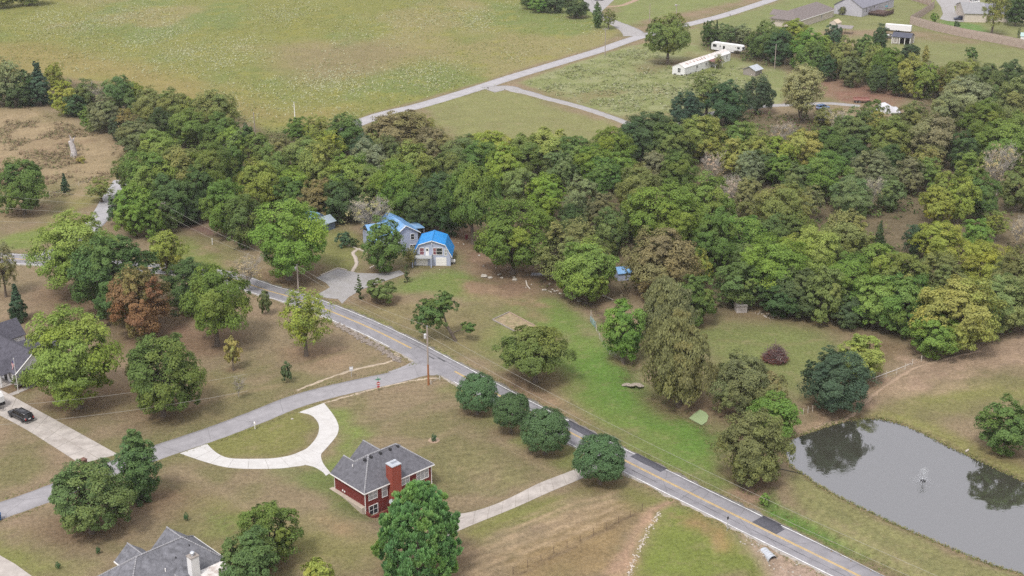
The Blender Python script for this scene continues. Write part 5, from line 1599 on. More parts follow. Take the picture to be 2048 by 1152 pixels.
# ---- grey house at the lower edge
def lower_house():
    a, b = unproj(274, 1113, 6.3), unproj(362.6, 1075, 6.3)
    an = atan2(b[1] - a[1], b[0] - a[0])
    r = empty('shingled_house', (*a, 0), an, 'house with mottled grey roof and white chimney at the bottom edge of the picture', 'house')
    E, Z = 2.75, 6.3
    x0, x1, yb, yf = -4.3, 11.6, -4.5, 4.4
    MB().box(x0 + .4, yb + .4, -.5, x1 - .4, yf - .4, E).build('wall', WSID, r)
    P = MB()
    A, B = (-.1, 0, Z), (7.3, 0, Z)
    P.slab([(x0, yb, E), (x1, yb, E), B, A], .12)
    P.slab([(x1, yb, E), (x1, yf, E), B], .12)
    P.slab([(x1, yf, E), (x0, yf, E), A, B], .12)
    P.slab([(x0, yf, E), (x0, yb, E), A], .12)
    for xc, hw, z2, y2, ye in ((2.0, 2.35, 4.75, 6.5, 1.5), (7.7, 3.4, 5.7, 4.9, .9)):
        R2a, R2b = (xc, y2, z2), (xc, ye, z2)
        P.slab([(xc - hw, y2, E), (xc - hw, 3.8, E), R2b, R2a], .12)
        P.slab([R2a, R2b, (xc + hw, 3.8, E), (xc + hw, y2, E)], .12)
    P.slab([(3.2, yb + .3, 3.75), (4.7, yb - 2.4, 2.4), (6.0, yb - 1.2, 2.4), (4.6, yb + 1.4, 4.4)], .12)
    P.build('roof', SHIN2, r)
    c = MB()
    for p, q in ((A, B), (B, (x1, yb, E)), (B, (x1, yf, E)), (A, (x0, yf, E)), (A, (x0, yb, E)), ((2, 6.5, 4.75), (2, 1.5, 4.75)), ((7.7, 4.9, 5.7), (7.7, .9, 5.7)), ((3.2, yb + .3, 3.75), (4.7, yb - 2.4, 2.4))):
        p, q = np.array(p), np.array(q)
        n = max(2, int(np.linalg.norm(q - p) / .34))
        for k in range(n):
            c.tube([p + (q - p) * (k / n) + (0, 0, .02), p + (q - p) * ((k + .85) / n) + (0, 0, .035)], .12, 5)
    tag(c.build('ridge_cap', CAPM, r), kind='stuff')
    g = MB()
    gable_tri(g, (-.2, 6.2, E), (4.2, 6.2, E), (2, 6.2, 4.55), .15)
    g.box(-.1, 3.9, 0, 4.1, 6.2, E)
    gable_tri(g, (4.6, 4.6, E), (10.8, 4.6, E), (7.7, 4.6, 5.45), .15)
    g.build('gable_wall', WSID, r)
    t = MB()
    t.box(-.45, 3.6, E - .2, -.32, 6.5, E - .02)
    t.box(x0 - .06, yf, E - .2, -.46, yf + .1, E - .02)
    t.box(x1, yb, E - .2, x1 + .1, yf, E - .02)
    t.build('gutter', TRIM, r)
    ch = MB().box(5.2, -5.7, 0, 6.5, -4.55, 6.1)
    o = ch.build('chimney', WSID, r)
    MB().box(5.12, -5.78, 6.1, 6.58, -4.47, 6.2).build('chimney_cap', GREYW, o)
    MB().lathe((5.85, -5.1, 6.2), [(.2, 0), (.2, .3), (.34, .34), (.34, .5), (.2, .62)], 12).build('flue', GALV, o)
    for x, y, m_, h_ in ((2.6, -2.9, TRIM, .5), (4.9, -2.0, DARKM, .3), (7.6, -1.3, DARKM, .3)):
        z = Z - (Z - E) * abs(y) / 4.45
        MB().tube([(x, y, z - .1), (x, y, z + h_)], .08, 6).build('vent_pipe', m_, r)
    p = MB()
    q = [(6.55, -4.8, 3.0), (10.7, -4.8, 3.0), (10.9, -10.5, 2.4), (6.4, -10.5, 2.4)]
    p.slab(q, .06)
    o = p.build('patio_roof', OLDW, r)
    s = MB()
    ribs(s, q[3], q[2], q[1], q[0], 9, .07, .09)
    tag(s.build('roof_rib', OLDW, o), kind='stuff')
    for x, y in ((6.6, -10.2), (10.6, -10.2), (10.5, -5)):
        MB().box(x, y, -.2, x + .12, y + .12, 2.4 if y < -9 else 2.9).build('patio_post', TRIM, r)
lower_house()

# ---- white-walled house at the left edge
def left_house():
    a, b = unproj(0, 671, 6.0), unproj(57.6, 700, 6.0)
    an = atan2(b[1] - a[1], b[0] - a[0])
    r = empty('white_house', (*a, 0), an, 'white-walled house with dark grey roof at the left edge behind the flagpole', 'house')
    E, Z, x0, x1, hd = 2.8, 6.0, -9, 12.2, 4.3
    mb = MB()
    mb.box(x0, -hd + .5, -.3, x1 - .4, hd - .5, E)
    gable_tri(mb, (x1 - .4, -hd + .5, E), (x1 - .4, hd - .5, E), (x1 - .4, 0, Z - .2), .2)
    mb.build('wall', WSID, r)
    P = MB()
    P.slab([(x0, -hd, E - .05), (x1, -hd, E - .05), (x1, 0, Z), (x0, 0, Z)], .12)
    P.slab([(x1, hd, E - .05), (x0, hd, E - .05), (x0, 0, Z), (x1, 0, Z)], .12)
    # rear wing and rear small gable
    for xc, hw, z2, y1 in ((3.4, 3.6, 5.1, 9.0), (-7.0, 3.0, 5.6, 7.5)):
        P.slab([(xc - hw, .8, E - .04), (xc - hw, y1, E - .04), (xc, y1, z2), (xc, .8, z2)][::-1], .12)
        P.slab([(xc, .8, z2), (xc, y1, z2), (xc + hw, y1, E - .04), (xc + hw, .8, E - .04)][::-1], .12)
    # front porch gable
    xp, hwp, yp = 7.6, 2.6, -6.2
    P.slab([(xp - hwp, yp, E - .3), (xp, yp, 4.2), (xp, -1.9, 4.5), (xp - hwp, -3.9, E - .2)][::-1], .1)
    P.slab([(xp, yp, 4.2), (xp + hwp, yp, E - .3), (xp + hwp, -3.9, E - .2), (xp, -1.9, 4.5)][::-1], .1)
    P.build('roof', SHIN3, r)
    t = MB()
    t.tube([(x1 + .02, -hd, E - .1), (x1 + .02, 0, Z - .06), (x1 + .02, hd, E - .1)], .10, 4)
    t.tube([(xp - hwp, yp - .03, E - .4), (xp, yp - .03, 4.12), (xp + hwp, yp - .03, E - .4)], .10, 4)
    t.box(-3.3, 8.9, E - .2, 0, 9.06, E)
    t.box(x1 - .45, -hd + .35, 0, x1 - .3, -hd + .5, E)
    t.build('trim', TRIM, r)
    g = MB()
    g.box(-.2, 4, -.2, 6.8, 8.8, E - .2)
    gable_tri(g, (6.8, 8.8, E - .2), (0, 8.8, E - .2), (3.4, 8.8, 4.9), .15)
    g.box(-9.6, 4, -.2, -4.4, 7.3, E - .2)
    g.build('rear_wall', WSID, r)
    pw_ = MB()
    gable_tri(pw_, (xp - hwp + .2, yp + .1, E - .35), (xp + hwp - .2, yp + .1, E - .35), (xp, yp + .1, 4.0), .12)
    for x in (xp - hwp + .2, xp - .9, xp + .8, xp + hwp - .4):
        pw_.box(x, yp + .05, 0, x + .18, yp + .25, E - .3)
    pw_.build('porch_front', WSID, r)
    d = MB().box(xp - .5, -hd + .42, .1, xp + .5, -hd + .5, 2.3)
    d.build('door', DARKM, r)
    window(r, xp + 1.9, -hd + .49, 1.5, .8, 1.3, 0, 1)
    window(r, 4.2, -hd + .49, 1.5, 1.1, 1.4, 0, 2)
    window(r, x1 - .395, 1.2, 1.5, 1.1, 1.4, 90, 2)
    MB().box(xp - hwp, yp - .4, -.2, xp + hwp, -hd + .4, .12).build('porch_floor', CONC, r)
left_house()

# ---- blue gambrel garage house
def gambrel():
    a, b = unproj(827, 531.5), unproj(902.5, 532.5)
    an = atan2(b[1] - a[1], b[0] - a[0])
    r = empty('gambrel_house', (*a, 0), an, 'small blue-grey gambrel house with vivid blue metal roof and two garage doors', 'house')
    L, D = 8.9, 7.3
    zE, zB, zP = 2.4, 5.35, 6.35
    xb = 1.45
    fr_ = [(0.15, 0), (L - .15, 0), (L - .15, zE), (L - xb, zB - .1), (L / 2, zP - .1), (xb, zB - .1), (.15, zE)]
    mb = MB()
    n = len(fr_)
    vs = [(x, .25, z) for x, z in fr_] + [(x, D, z) for x, z in fr_]
    mb.add(vs, [tuple(range(n)), tuple(range(2 * n - 1, n - 1, -1))] + [(i, n + i, n + (i + 1) % n, (i + 1) % n) for i in range(n)])
    mb.build('wall', BLUEW, r)
    sec = [(-.25, zE - .15), (xb - .1, zB), (L / 2, zP), (L - xb + .1, zB), (L + .25, zE - .15)]
    rm_ = MB()
    for i in range(4):
        (xa, za), (xc, zc) = sec[i], sec[i + 1]
        rm_.slab([(xa, -.15, za), (xa, D + .2, za), (xc, D + .2, zc), (xc, -.15, zc)][::-1], .08)
    o = rm_.build('roof', BLUER, r)
    s = MB()
    for i in range(4):
        (xa, za), (xc, zc) = sec[i], sec[i + 1]
        ribs(s, (xa, -.15, za), (xa, D + .2, za), (xc, D + .2, zc), (xc, -.15, zc), 11, .04, .05)
    tag(s.build('roof_rib', BLUER, o), kind='stuff')
    t = MB()
    t.tube([(x, -.17, z - .06) for x, z in sec], .085, 4)
    t.build('barge_board', TRIM, r)
    MB().tube([(L / 2, -.15, zP + .05), (L / 2, D + .2, zP + .05)], .09, 5).build('ridge_cap', BLUER, o)
    window(r, 2.05, .25, 3.55, .95, 1.65, 0, 1, mat('red_curtain', (.22, .09, .11), .3, .3, 2), 'window')
    p = MB()
    qbox(p, (3.3, .22, 3.5), (1, 0), .8, .06, 1.95)
    do = p.build('balcony_door', TRIM, r)
    qb = MB(); qbox(qb, (3.3, .18, 3.95), (1, 0), .45, .03, .5); qb.build('door_pane', GLASS, do)
    window(r, 5.05, .25, 3.6, .65, 1.6, 0, 1, MATS['red_curtain'])
    window(r, 6.15, .25, 3.6, 1.35, 1.6, 0, 1, GLASS)
    window(r, 7.65, .25, 3.35, .5, 1.5, 0, 1, PALEG)
    for x, w2 in ((2.0, 2.7), (6.55, 2.5)):
        g = MB()
        qbox(g, (x, .22, 1.08), (1, 0), w2, .08, 2.05)
        go = g.build('garage_door', TRIM, r)
        pn = MB()
        for k in range(1, 5):
            qbox(pn, (x, .172, k * .41 + .05), (1, 0), w2, .02, .03)
        pn.build('panel_joint', mat('joint_grey', (.45, .45, .46), .8), go)
    bal = MB()
    bal.box(-.3, -1.35, 2.3, 4.45, .24, 2.45)
    bal.build('balcony_floor', mat('balcony_grey', (.50, .52, .58), .8), r)
    rl = MB()
    rl.box(-.3, -1.35, 2.46, 4.45, -1.27, 3.1)
    rl.box(4.38, -1.27, 2.46, 4.45, .2, 3.1)
    rl.build('balcony_parapet', mat('parapet_grey', (.55, .57, .62), .8), r)
    for x in (-.2, 4.2):
        MB().box(x, -1.3, -.1, x + .22, -1.08, 2.3).build('balcony_post', BLUEW, r)
    l = MB().lathe((L / 2, -.2, zP - .75), [(.1, -.1), (.14, 0), (.08, .14)], 8)
    l.build('gable_lamp', TRIM, r)
gambrel()

def blue_house():
    E, Zr = 4.6, 6.7
    a, b = unproj(790.7, 471, E), unproj(839.3, 463.5, E)
    an = atan2(b[1] - a[1], b[0] - a[0])
    r = empty('blue_house', (*a, 0), an, 'two-storey blue-grey house with faded blue metal roof beside the gambrel house', 'house')
    L = sqrt((b[0] - a[0]) ** 2 + (b[1] - a[1]) ** 2)
    D = 11.5
    xp = L * .44
    fr_ = [(.3, -.6), (L - .3, -.6), (L - .3, E), (xp, Zr - .12), (.3, E)]
    mb = MB()
    n = 5
    vs = [(x, .4, z) for x, z in fr_] + [(x, D, z) for x, z in fr_]
    mb.add(vs, [tuple(range(n)), tuple(range(2 * n - 1, n - 1, -1))] + [(i, n + i, n + (i + 1) % n, (i + 1) % n) for i in range(n)])
    mb.build('wall', BLUEW, r)
    rf_ = MB()
    pl = [[(-.1, 0, E - .1), (-.1, D + .4, E - .1), (xp, D + .4, Zr), (xp, 0, Zr)], [(L + .3, D + .4, E - .2), (L + .3, 0, E - .2), (xp, 0, Zr), (xp, D + .4, Zr)]]
    for q in pl: rf_.slab(q[::-1] if q is pl[0] else q[::-1], .1)
    o = rf_.build('roof', BLUEP, r)
    s = MB()
    for q in pl: ribs(s, *q, 14, .04, .05)
    tag(s.build('roof_rib', BLUEP, o), kind='stuff')
    t = MB().tube([(-.1, -.03, E - .18), (xp, -.03, Zr - .08), (L + .3, -.03, E - .28)], .1, 4)
    t.build('barge_board', TRIM, r)
    window(r, 1.15, .4, 3.3, .7, 1.3, 0, 1)
    window(r, 4.55, .4, 3.5, .85, 1.35, 0, 1)
    window(r, 4.6, .4, 1.0, 1.5, .8, 0, 2)
    window(r, 1.3, .4, .7, .7, 1.2, 0, 1)
    # left wing with its own roof
    w_ = MB().box(-4.2, 4.4, -.4, .3, D - .2, 3.4)
    w_.build('wing_wall', BLUEW, r)
    wr_ = MB()
    q = [(-4.7, 4.0, 3.4), (.4, 4.0, 3.4), (.4, 8.0, 5.6), (-4.7, 8.0, 5.6)]
    wr_.slab(q, .1)
    q2 = [(.4, D + .3, 3.4), (-4.7, D + .3, 3.4), (-4.7, 8.0, 5.6), (.4, 8.0, 5.6)]
    wr_.slab(q2, .1)
    o = wr_.build('wing_roof', BLUEP, r)
    s = MB(); ribs(s, *q, 8, .04, .05); tag(s.build('roof_rib', BLUEP, o), kind='stuff')
    # patio roof behind, porch canopy in front of the wing
    p = MB(); q = [(L - .2, 6.4, 3.4), (L + 4.0, 6.4, 3.1), (L + 4.0, 11, 3.1), (L - .2, 11, 3.9)]
    p.slab(q, .1); o = p.build('patio_roof', BLUEP, r)
    for x, y in ((L + 3.8, 6.6), (L + 3.8, 10.8)):
        MB().box(x, y, -.2, x + .12, y + .12, 3.0).build('patio_post', BLUEW, r)
    p = MB(); q = [(-5.6, 1.2, 2.6), (-3.2, 1.2, 2.6), (-3.2, 4.3, 3.3), (-5.6, 4.3, 3.3)]
    p.slab(q, .08); p.build('porch_canopy', BLUEP, r)
    for x in (-5.5, -3.4):
        MB().box(x, 1.25, -.2, x + .1, 1.35, 2.5).build('porch_post', TRIM, r)
    MB().tube([(2.4, 3.5, Zr - .3), (2.4, 3.5, Zr + .3)], .08, 6).build('vent_pipe', TRIM, r)
    st = MB()
    for k in range(6):
        st.box(6.4 + 0 * k, -2.2 - k * .28, 1.2 - k * .22, 7.6, -1.94 - k * .28, 1.28 - k * .22)
    st.box(6.3, -3.8, -.2, 6.4, -.2, 1.4); st.box(7.6, -3.8, -.2, 7.7, -.2, 1.4)
    st.box(6.3, -2, 1.2, 7.7, .4, 1.3)
    st.build('side_stairs', TRIM, r)
blue_house()

def simple_gable(name, label, cat, a, an, L, D, E, Z, wall, roof, over=.3, rib=0, x0=0.0, base=-.3):
    """gabled box: ridge along x; a is the near corner"""
    r = empty(name, (a[0], a[1], 0), an, label, cat)
    mb = MB()
    fr_ = [(0, base), (D, base), (D, E), (D / 2, Z - .08), (0, E)]
    vs = [(x0, y, z) for y, z in fr_] + [(x0 + L, y, z) for y, z in fr_]
    mb.add(vs, [(4, 3, 2, 1, 0), (5, 6, 7, 8, 9)] + [(i, (i + 1) % 5, 5 + (i + 1) % 5, 5 + i) for i in range(5)])
    mb.build('wall', wall, r)
    q1 = [(x0 - over, -over, E - .1), (x0 + L + over, -over, E - .1), (x0 + L + over, D / 2, Z), (x0 - over, D / 2, Z)]
    q2 = [(x0 + L + over, D + over, E - .1), (x0 - over, D + over, E - .1), (x0 - over, D / 2, Z), (x0 + L + over, D / 2, Z)]
    p = MB().slab(q1, .09).slab(q2, .09)
    o = p.build('roof', roof, r)
    if rib:
        s = MB(); ribs(s, *q1, rib, .05, .06); ribs(s, *q2, rib, .05, .06)
        tag(s.build('roof_rib', roof, o), kind='stuff')
    return r

# long blue-grey metal shed and small blue-roofed shed
a = unproj(640, 467)
r = simple_gable('metal_shed', 'long low blue-grey metal shed behind the big roadside tree', 'shed', a, R(49.7), 8.4, 4.2, 2.1, 3.3, mat('blue_metal_wall', (.13, .17, .25), .6, .1, 1), mat('pale_blue_metal', (.34, .41, .48), .5, .12, .8, dirt=((.25, .28, .3), .5, .8)), .25, 9, -3.2)
MB().box(1.2, .6, 2.75, 1.8, 1.1, 3.1).build('roof_hatch', DARKM, r)
a = unproj(606, 456)
r = simple_gable('small_shed', 'small shed with blue gable roof half hidden by the big roadside tree', 'shed', a, R(-40), 4.2, 4.0, 2.6, 4.4, BLUEW, BLUEP, .3, 5)
MB().tube([(.5, 2, 4.2), (.5, 2, 5.6)], .09, 6).build('stove_pipe', TRIM, r)
a = unproj(1237, 562)
simple_gable('blue_shed', 'pale blue shed peeping out under the large tan brown tree', 'shed', a, R(15), 3.0, 3.0, 1.9, 2.9, BLUEW, BLUEP, .25, 4)
a = unproj(1473, 626)
r = simple_gable('well_house', 'small pale block well house with broken roof at the edge of the clearing', 'shed', a, R(5), 2.3, 2.4, 1.6, 2.2, mat('pale_block', (.46, .42, .40), .9, .15, 2), GREYW, .12)
for k in range(4):
    MB().obox((.3 + k * .5, 1.2 + .2 * (k % 2), 2.22 + .03 * k), (.16, 2.5, .05), .3 - .2 * k).build('loose_plank', CEDARW, r)

# ---- mobile home, camper, tin shed in the overgrown lot
a = unproj(1369, 152)
b = unproj(1461, 121)
r = simple_gable('mobile_home', 'long derelict white mobile home with rust-streaked roof in the overgrown lot', 'mobile home', a, atan2(b[1] - a[1], b[0] - a[0]), 35, 5.4, 3.1, 4.3, WSID, OLDW, .1, 26)
window(r, 0, 2.4, 1.9, 1.2, 1.6, -90, 2)
window(r, 34.0 - 2, 0, 1.9, .9, 1.5, 0, 1)
for x in (9, 16, 27): window(r, x, 0, 1.9, 1.5, 1.1, 0, 2)
for k, x in enumerate((4, 6.5, 9, 11.5, 13.5, 15.2, 17)):
    m_ = MB(); z = 3.1 + 1.2 * (.35 + .1 * (k % 3))
    m_.slab([(x, 1.0 + .2 * (k % 2), 3.1 + .47 * 1.0 + .0), (x + .5, 1.0, 3.57), (x + .5, 2.0, 4.02), (x, 2.0, 4.02)], .02)
    m_.build('rust_patch', RUST, r)
p = MB().slab([(17.5, -3.2, 2.5), (23.5, -3.2, 2.5), (23.5, -.1, 3.05), (17.5, -.1, 3.05)], .08)
p.build('porch_roof', mat('red_brown_roof', (.24, .12, .115), .85, .25, 2), r)
for x in (17.7, 23.2): MB().box(x, -3.1, -.2, x + .12, -2.98, 2.45).build('porch_post', TRIM, r)
for x in (1, 4, 8, 13, 20, 28): MB().box(x, -.04, -.3, x + .8, -.003, .45).build('skirting_gap', DARKM, r)
for y in (.6, 3.6): MB().box(-.05, y, -.3, -.005, y + 1.1, .4).build('skirting_gap', DARKM, r)

def camper(label, px0, px1, L, side, loc=None):
    a, b = unproj(*px0), unproj(*px1)
    an = atan2(b[1] - a[1], b[0] - a[0])
    r = empty('camper_trailer', (*a, 0), an, label, 'camper')
    W = 2.6
    pr = [(0, .9), (.25, .55), (L - 3.2, .55), (L - 3.0, 1.35), (L - .3, 1.35), (L, 1.9), (L - .15, 3.0), (L - .7, 3.45), (.6, 3.5), (.12, 3.15)]
    n = len(pr)
    mb = MB().add([(x, 0, z) for x, z in pr] + [(x, W, z) for x, z in pr], [tuple(range(n)), tuple(range(2 * n - 1, n - 1, -1))] + [(i, n + i, n + (i + 1) % n, (i + 1) % n) for i in range(n)])
    mb.build('body', WSID, r)
    window(r, 1.6, 0, 2.3, 1.6, .9, 0, 2, None, 'window', .05, DARKM)
    window(r, L - 1.6, 0, 2.45, 1.0, .7, 0, 1, None, 'window', .05, DARKM)
    d = MB(); qbox(d, (4.1, -.02, 1.75), (1, 0), .75, .05, 1.9); do = d.build('door', mat('camper_door', (.58, .58, .6), .6), r)
    g = MB(); qbox(g, (4.1, -.05, 2.25), (1, 0), .45, .03, .55); g.build('door_pane', GLASS, do)
    window(r, 5.8, 0, 1.9, .8, 1.3, 0, 1, None, 'window', .05, DARKM)
    st = MB()
    for z in (1.2, 1.5): st.box(.2, -.012, z, L - .4, -.001, z + .06)
    st.build('side_stripe', mat('stripe_grey', (.3, .3, .34), .6), r)
    fw = window(r, L - .06, W / 2, 2.45, 1.6, .6, 90, 2, None, 'window', .05, DARKM)
    for x in (L * .42, L * .42 + 1.0):
        for y in (.15, W - .15):
            t = MB(); nn = 14
            for yy in (y - .12, y + .12): t.v += [(x + .38 * cos(2 * pi * i / nn), yy, .38 + .38 * sin(2 * pi * i / nn)) for i in range(nn)]
            t.f = [tuple(range(nn)), tuple(range(2 * nn - 1, nn - 1, -1))] + [(i, (i + 1) % nn, nn + (i + 1) % nn, nn + i) for i in range(nn)]; t.m = [0] * len(t.f)
            t.build('wheel', mat('tyre', (.02, .02, .02), .9), r)
    rv = MB(); rv.box(3, .9, 3.49, 3.5, 1.4, 3.6); rv.box(7, .9, 3.49, 7.9, 1.5, 3.7); rv.build('roof_vent', TRIM, r)
    lg = MB(); lg.box(L - 2.6, .3, 0, L - 2.5, .4, 1.35); lg.box(L - 2.6, W - .4, 0, L - 2.5, W - .3, 1.35); lg.build('landing_leg', DARKM, r)
    return r
camper('white fifth-wheel camper parked behind the derelict mobile home', (1422, 101), (1488, 110), 14.0, 1)
a = unproj(1510, 153)
simple_gable('tin_shed', 'small tin-roofed shed beside the pole in the overgrown lot', 'shed', a, R(50), 5.0, 5.2, 2.2, 3.5, GREYW, GALV, .4, 6)

# ---- houses along the top edge
a, b = unproj(1723, 34), unproj(1791, 13)
E, Z, D = 4.2, 8.6, 14.0
r = simple_gable('grey_house', 'pale grey gabled house with a dark wooden deck along the top edge', 'house', a, atan2(b[1] - a[1], b[0] - a[0]), 34, D, E, Z, LAVS, mat('slate_shingles', (.20, .20, .24), .95, .2, 1), .5)
for x in (4.4, 12.5): window(r, x, 0, 2.6, .9, 2.0, 0, 1, GLASS)
d = MB(); qbox(d, (9.5, -.02, 2.0), (1, 0), 2.0, .06, 2.8); d.build('patio_door', PALEG, r)
dk = MB(); dk.box(6.5, -8, 1.0, 17, -.05, 1.2); ok_ = dk.build('deck', DECKW, r)
rl = MB(); rl.box(6.5, -8, 2.1, 17, -7.9, 2.25); rl.box(6.5, -8, 2.1, 6.6, -.3, 2.25); rl.box(16.9, -8, 2.1, 17, -.3, 2.25)
for k in range(43): rl.box(6.5 + k * .25, -8, .2, 6.56 + k * .25, -7.94, 2.1)
for k in range(31): rl.box(6.5, -8 + k * .25, .2, 6.56, -7.94 + k * .25, 2.1)
rl.build('deck_railing', DECKW, ok_)
st = MB()
for k in range(4): st.box(17.05 + k * .5, -7, .8 - k * .25, 17.5 + k * .5, -4, .95 - k * .25)
st.build('deck_stairs', DECKW, ok_)
vp = MB().tube([(3, 4.5, 6), (3, 4.5, 7.6)], .15, 6); vp.build('vent_pipe', TRIM, r)

x_, y_ = unproj(1766, 18)
rp = empty('wading_pool', (x_, y_, 1.2), 0, 'round turquoise pool standing on the deck of the pale grey house', 'pool')
MB().lathe((0, 0, 0), [(2.0, 0), (2.1, .65), (1.95, .65), (1.9, .5)], 20).build('pool_wall', mat('pool_liner', (.12, .42, .55), .5), rp)
MB().face([(1.9 * cos(2 * pi * k / 20), 1.9 * sin(2 * pi * k / 20), .5) for k in range(20)]).build('pool_surface', mat('pool_blue', (.10, .50, .68), .1), rp)

a, b = unproj(1582, 23, 6), unproj(1635, 6.6, 6)
an = atan2(b[1] - a[1], b[0] - a[0])
r = empty('brown_roofed_house', (*a, 0), an, 'house with a large brown hip roof behind the far tree belt', 'house')
LL, hd = 26.0, 7.2
MB().box(-6, -hd + .6, -.3, LL + 5, hd - .6, 3.4).build('wall', BEIGE, r)
p = MB()
A, B = (0, 0, 6.9), (LL, 0, 6.9)
p.slab([(-7, -hd, 3.4), (LL + 6, -hd, 3.4), B, A], .12); p.slab([(LL + 6, hd, 3.4), (-7, hd, 3.4), A, B], .12)
p.slab([(LL + 6, -hd, 3.4), (LL + 6, hd, 3.4), B], .12); p.slab([(-7, hd, 3.4), (-7, -hd, 3.4), A], .12)
p.slab([(1, 11, 3.5), (1, 3, 3.5), (4.5, 3, 5.4), (4.5, 11, 5.4)], .12); p.slab([(8, 3, 3.5), (8, 11, 3.5), (4.5, 11, 5.4), (4.5, 3, 5.4)], .12)
p.build('roof', SHIN4, r)
g = MB().box(LL + 5.9, -hd, 3.2, LL + 6.05, hd, 3.4); g.box(-7, -hd - .1, 3.2, LL + 6, -hd, 3.4); g.build('gutter', TRIM, r)
window(r, LL + 5.01, -2, 1.9, .9, 1.6, 90, 1)
window(r, LL + 5.01, -5, 1.9, .7, 1.4, 90, 1)
window(r, 18, -hd + .59, 1.9, 1.2, 1.5, 0, 2)

a = unproj(1673, 60)
simple_gable('tan_shed', 'small tan garden shed behind the brown-roofed house', 'shed', a, R(50), 4.2, 3.6, 3.0, 4.2, BEIGE, mat('tan_roof', (.52, .43, .33), .8, .1, 2), .15)
x_, y_ = unproj(1688, 67)
r = empty('lean_to', (x_, y_, 0), R(-25), 'low grey-roofed open lean-to in front of the tan shed', 'shelter')
MB().slab([(-3.5, -2, 2.6), (3.5, -2, 2.6), (3.5, 2.4, 3.2), (-3.5, 2.4, 3.2)], .1).build('roof', mat('lean_grey', (.24, .22, .22), .9, .2, 1), r)
for x in (-3.3, 0, 3.2):
    for y in (-1.9, 2.2): MB().box(x, y, -.1, x + .14, y + .14, 2.55 if y < 0 else 3.1).build('post', CEDARW, r)

a, b = unproj(1783, 87), unproj(1816, 90)
an = atan2(b[1] - a[1], b[0] - a[0])
r = empty('open_shed', (*a, 0), an, 'dark-roofed open shed with white posts behind the far tree belt', 'shed')
L, D = 7.6, 6.4
p = MB(); q1 = [(-.3, -.4, 3.0), (L + .3, -.4, 3.0), (L + .3, D / 2, 4.4), (-.3, D / 2, 4.4)]; q2 = [(L + .3, D + .4, 3.0), (-.3, D + .4, 3.0), (-.3, D / 2, 4.4), (L + .3, D / 2, 4.4)]
p.slab(q1, .1).slab(q2, .1); p.build('roof', mat('blue_black_roof', (.075, .08, .11), .7, .2, 1), r)
w_ = MB(); w_.box(0, D - .15, -.1, L, D, 3); w_.box(L - .12, .2, -.1, L, D - .15, 3); w_.box(0, .2, -.1, .12, D - .15, 3); w_.box(.12, .05, -.1, 3.0, .15, 3)
gable_tri(w_, (L, .2, 3), (L, D, 3), (L, D / 2, 4.3), .12); w_.build('wall', GREYW, r)
for x in (-.05, 3.05, 5.2, L - .2): MB().box(x, -.2, -.1, x + .25, .04, 3).build('post', TRIM, r)
MB().box(L + .02, D - .3, -.1, L + .2, D, 3).build('post', TRIM, r)
window(r, 1.5, .05, 1.5, 1.2, 2.0, 0, 1, GREYW, 'shed_door', .18)
for s in (3.3, 7.2):
    bq = MB().slab([(s - .0, -.12, 2.9), (s + .7, -.12, 2.9), (s + .35, -.12, 2.5)], .06); bq.build('bracket', TRIM, r)

x_, y_ = unproj(1795, 64)
r = empty('cargo_trailer', (x_, y_, 0), R(-26), 'long white-topped cargo trailer standing behind the open shed', 'trailer')
MB().box(-5.5, 0, .6, 5.5, 2.6, 3.0).build('body', WSID, r)
for x in (-.6, .5):
    for y in (.1, 2.5):
        t = MB(); t.lathe((0, 0, 0), [(.4, -.12), (.4, .12)], 12); o = t.build('wheel', mat('tyre', (.02, .02, .02), .9), r); o.location = (x, y, .4); o.rotation_euler = (pi / 2, 0, 0)
x_, y_ = unproj(1780, 77)
r = empty('boat', (x_, y_, 0), R(-30), 'small white boat on a trailer at the side of the open shed', 'boat')
mb = MB()
st_ = [(-2.6, .9, 1.5), (-1, 1.0, 1.5), (1, .9, 1.5), (2.2, .5, 1.6), (2.9, .04, 1.75)]
vs, fs = [], []
for x, hw, z in st_: vs += [(x, -hw, z), (x, 0, .7 if x < 2.5 else 1.3), (x, hw, z)]
for i in range(4):
    for j in (0, 1): fs.append((i * 3 + j, i * 3 + j + 1, i * 3 + j + 4, i * 3 + j + 3))
fs.append((2, 1, 0)); mb.add(vs, fs); mb.face([(x, -hw * .9, z - .08) for x, hw, z in st_] + [(x, hw * .9, z - .08) for x, hw, z in reversed(st_)]); mb.build('hull', WSID, r)
MB().box(-.3, -.4, 1.42, .6, .4, 2.0).build('console', GLASS, r)
MB().box(-2.4, -.6, .35, 2.6, .6, .5).build('trailer_frame', DARKM, r)

a = unproj(1928, 44)
b = unproj(1968, 47)
r = simple_gable('beige_house', 'beige house with grey roof behind the tan autumn tree at the top corner', 'house', a, R(-8), 9.5, 24, 4.0, 7.0, BEIGE, mat('grey_roof_far', (.26, .26, .27), .9, .15, 1), .5)
r2 = MB(); r2.box(9.5, 2, -.3, 24, 22, 3.6); r2.build('rear_wing', BEIGE, r)
p = MB().slab([(9, 1.5, 3.6), (25, 1.5, 3.6), (25, 12, 6.6), (9, 12, 6.6)], .12).slab([(25, 22.5, 3.6), (9, 22.5, 3.6), (9, 12, 6.6), (25, 12, 6.6)], .12); p.build('wing_roof', mat('slate_shingles', (.2, .2, .24)), r)
MB().box(9.52, -.03, 0, 9.62, .05, 4).build('downpipe', GREYW, r)
a = unproj(2008, 40)
r = simple_gable('playhouse', 'dark playhouse with tan roof and slide near the top corner', 'playhouse', a, R(-20), 4.6, 3.6, 2.2, 3.8, mat('plum_wall', (.07, .045, .05), .9), mat('tan_roof', (.52, .43, .33)), .3)
window(r, 2.4, 0, 1.3, 1.4, 1.3, 0, 2)
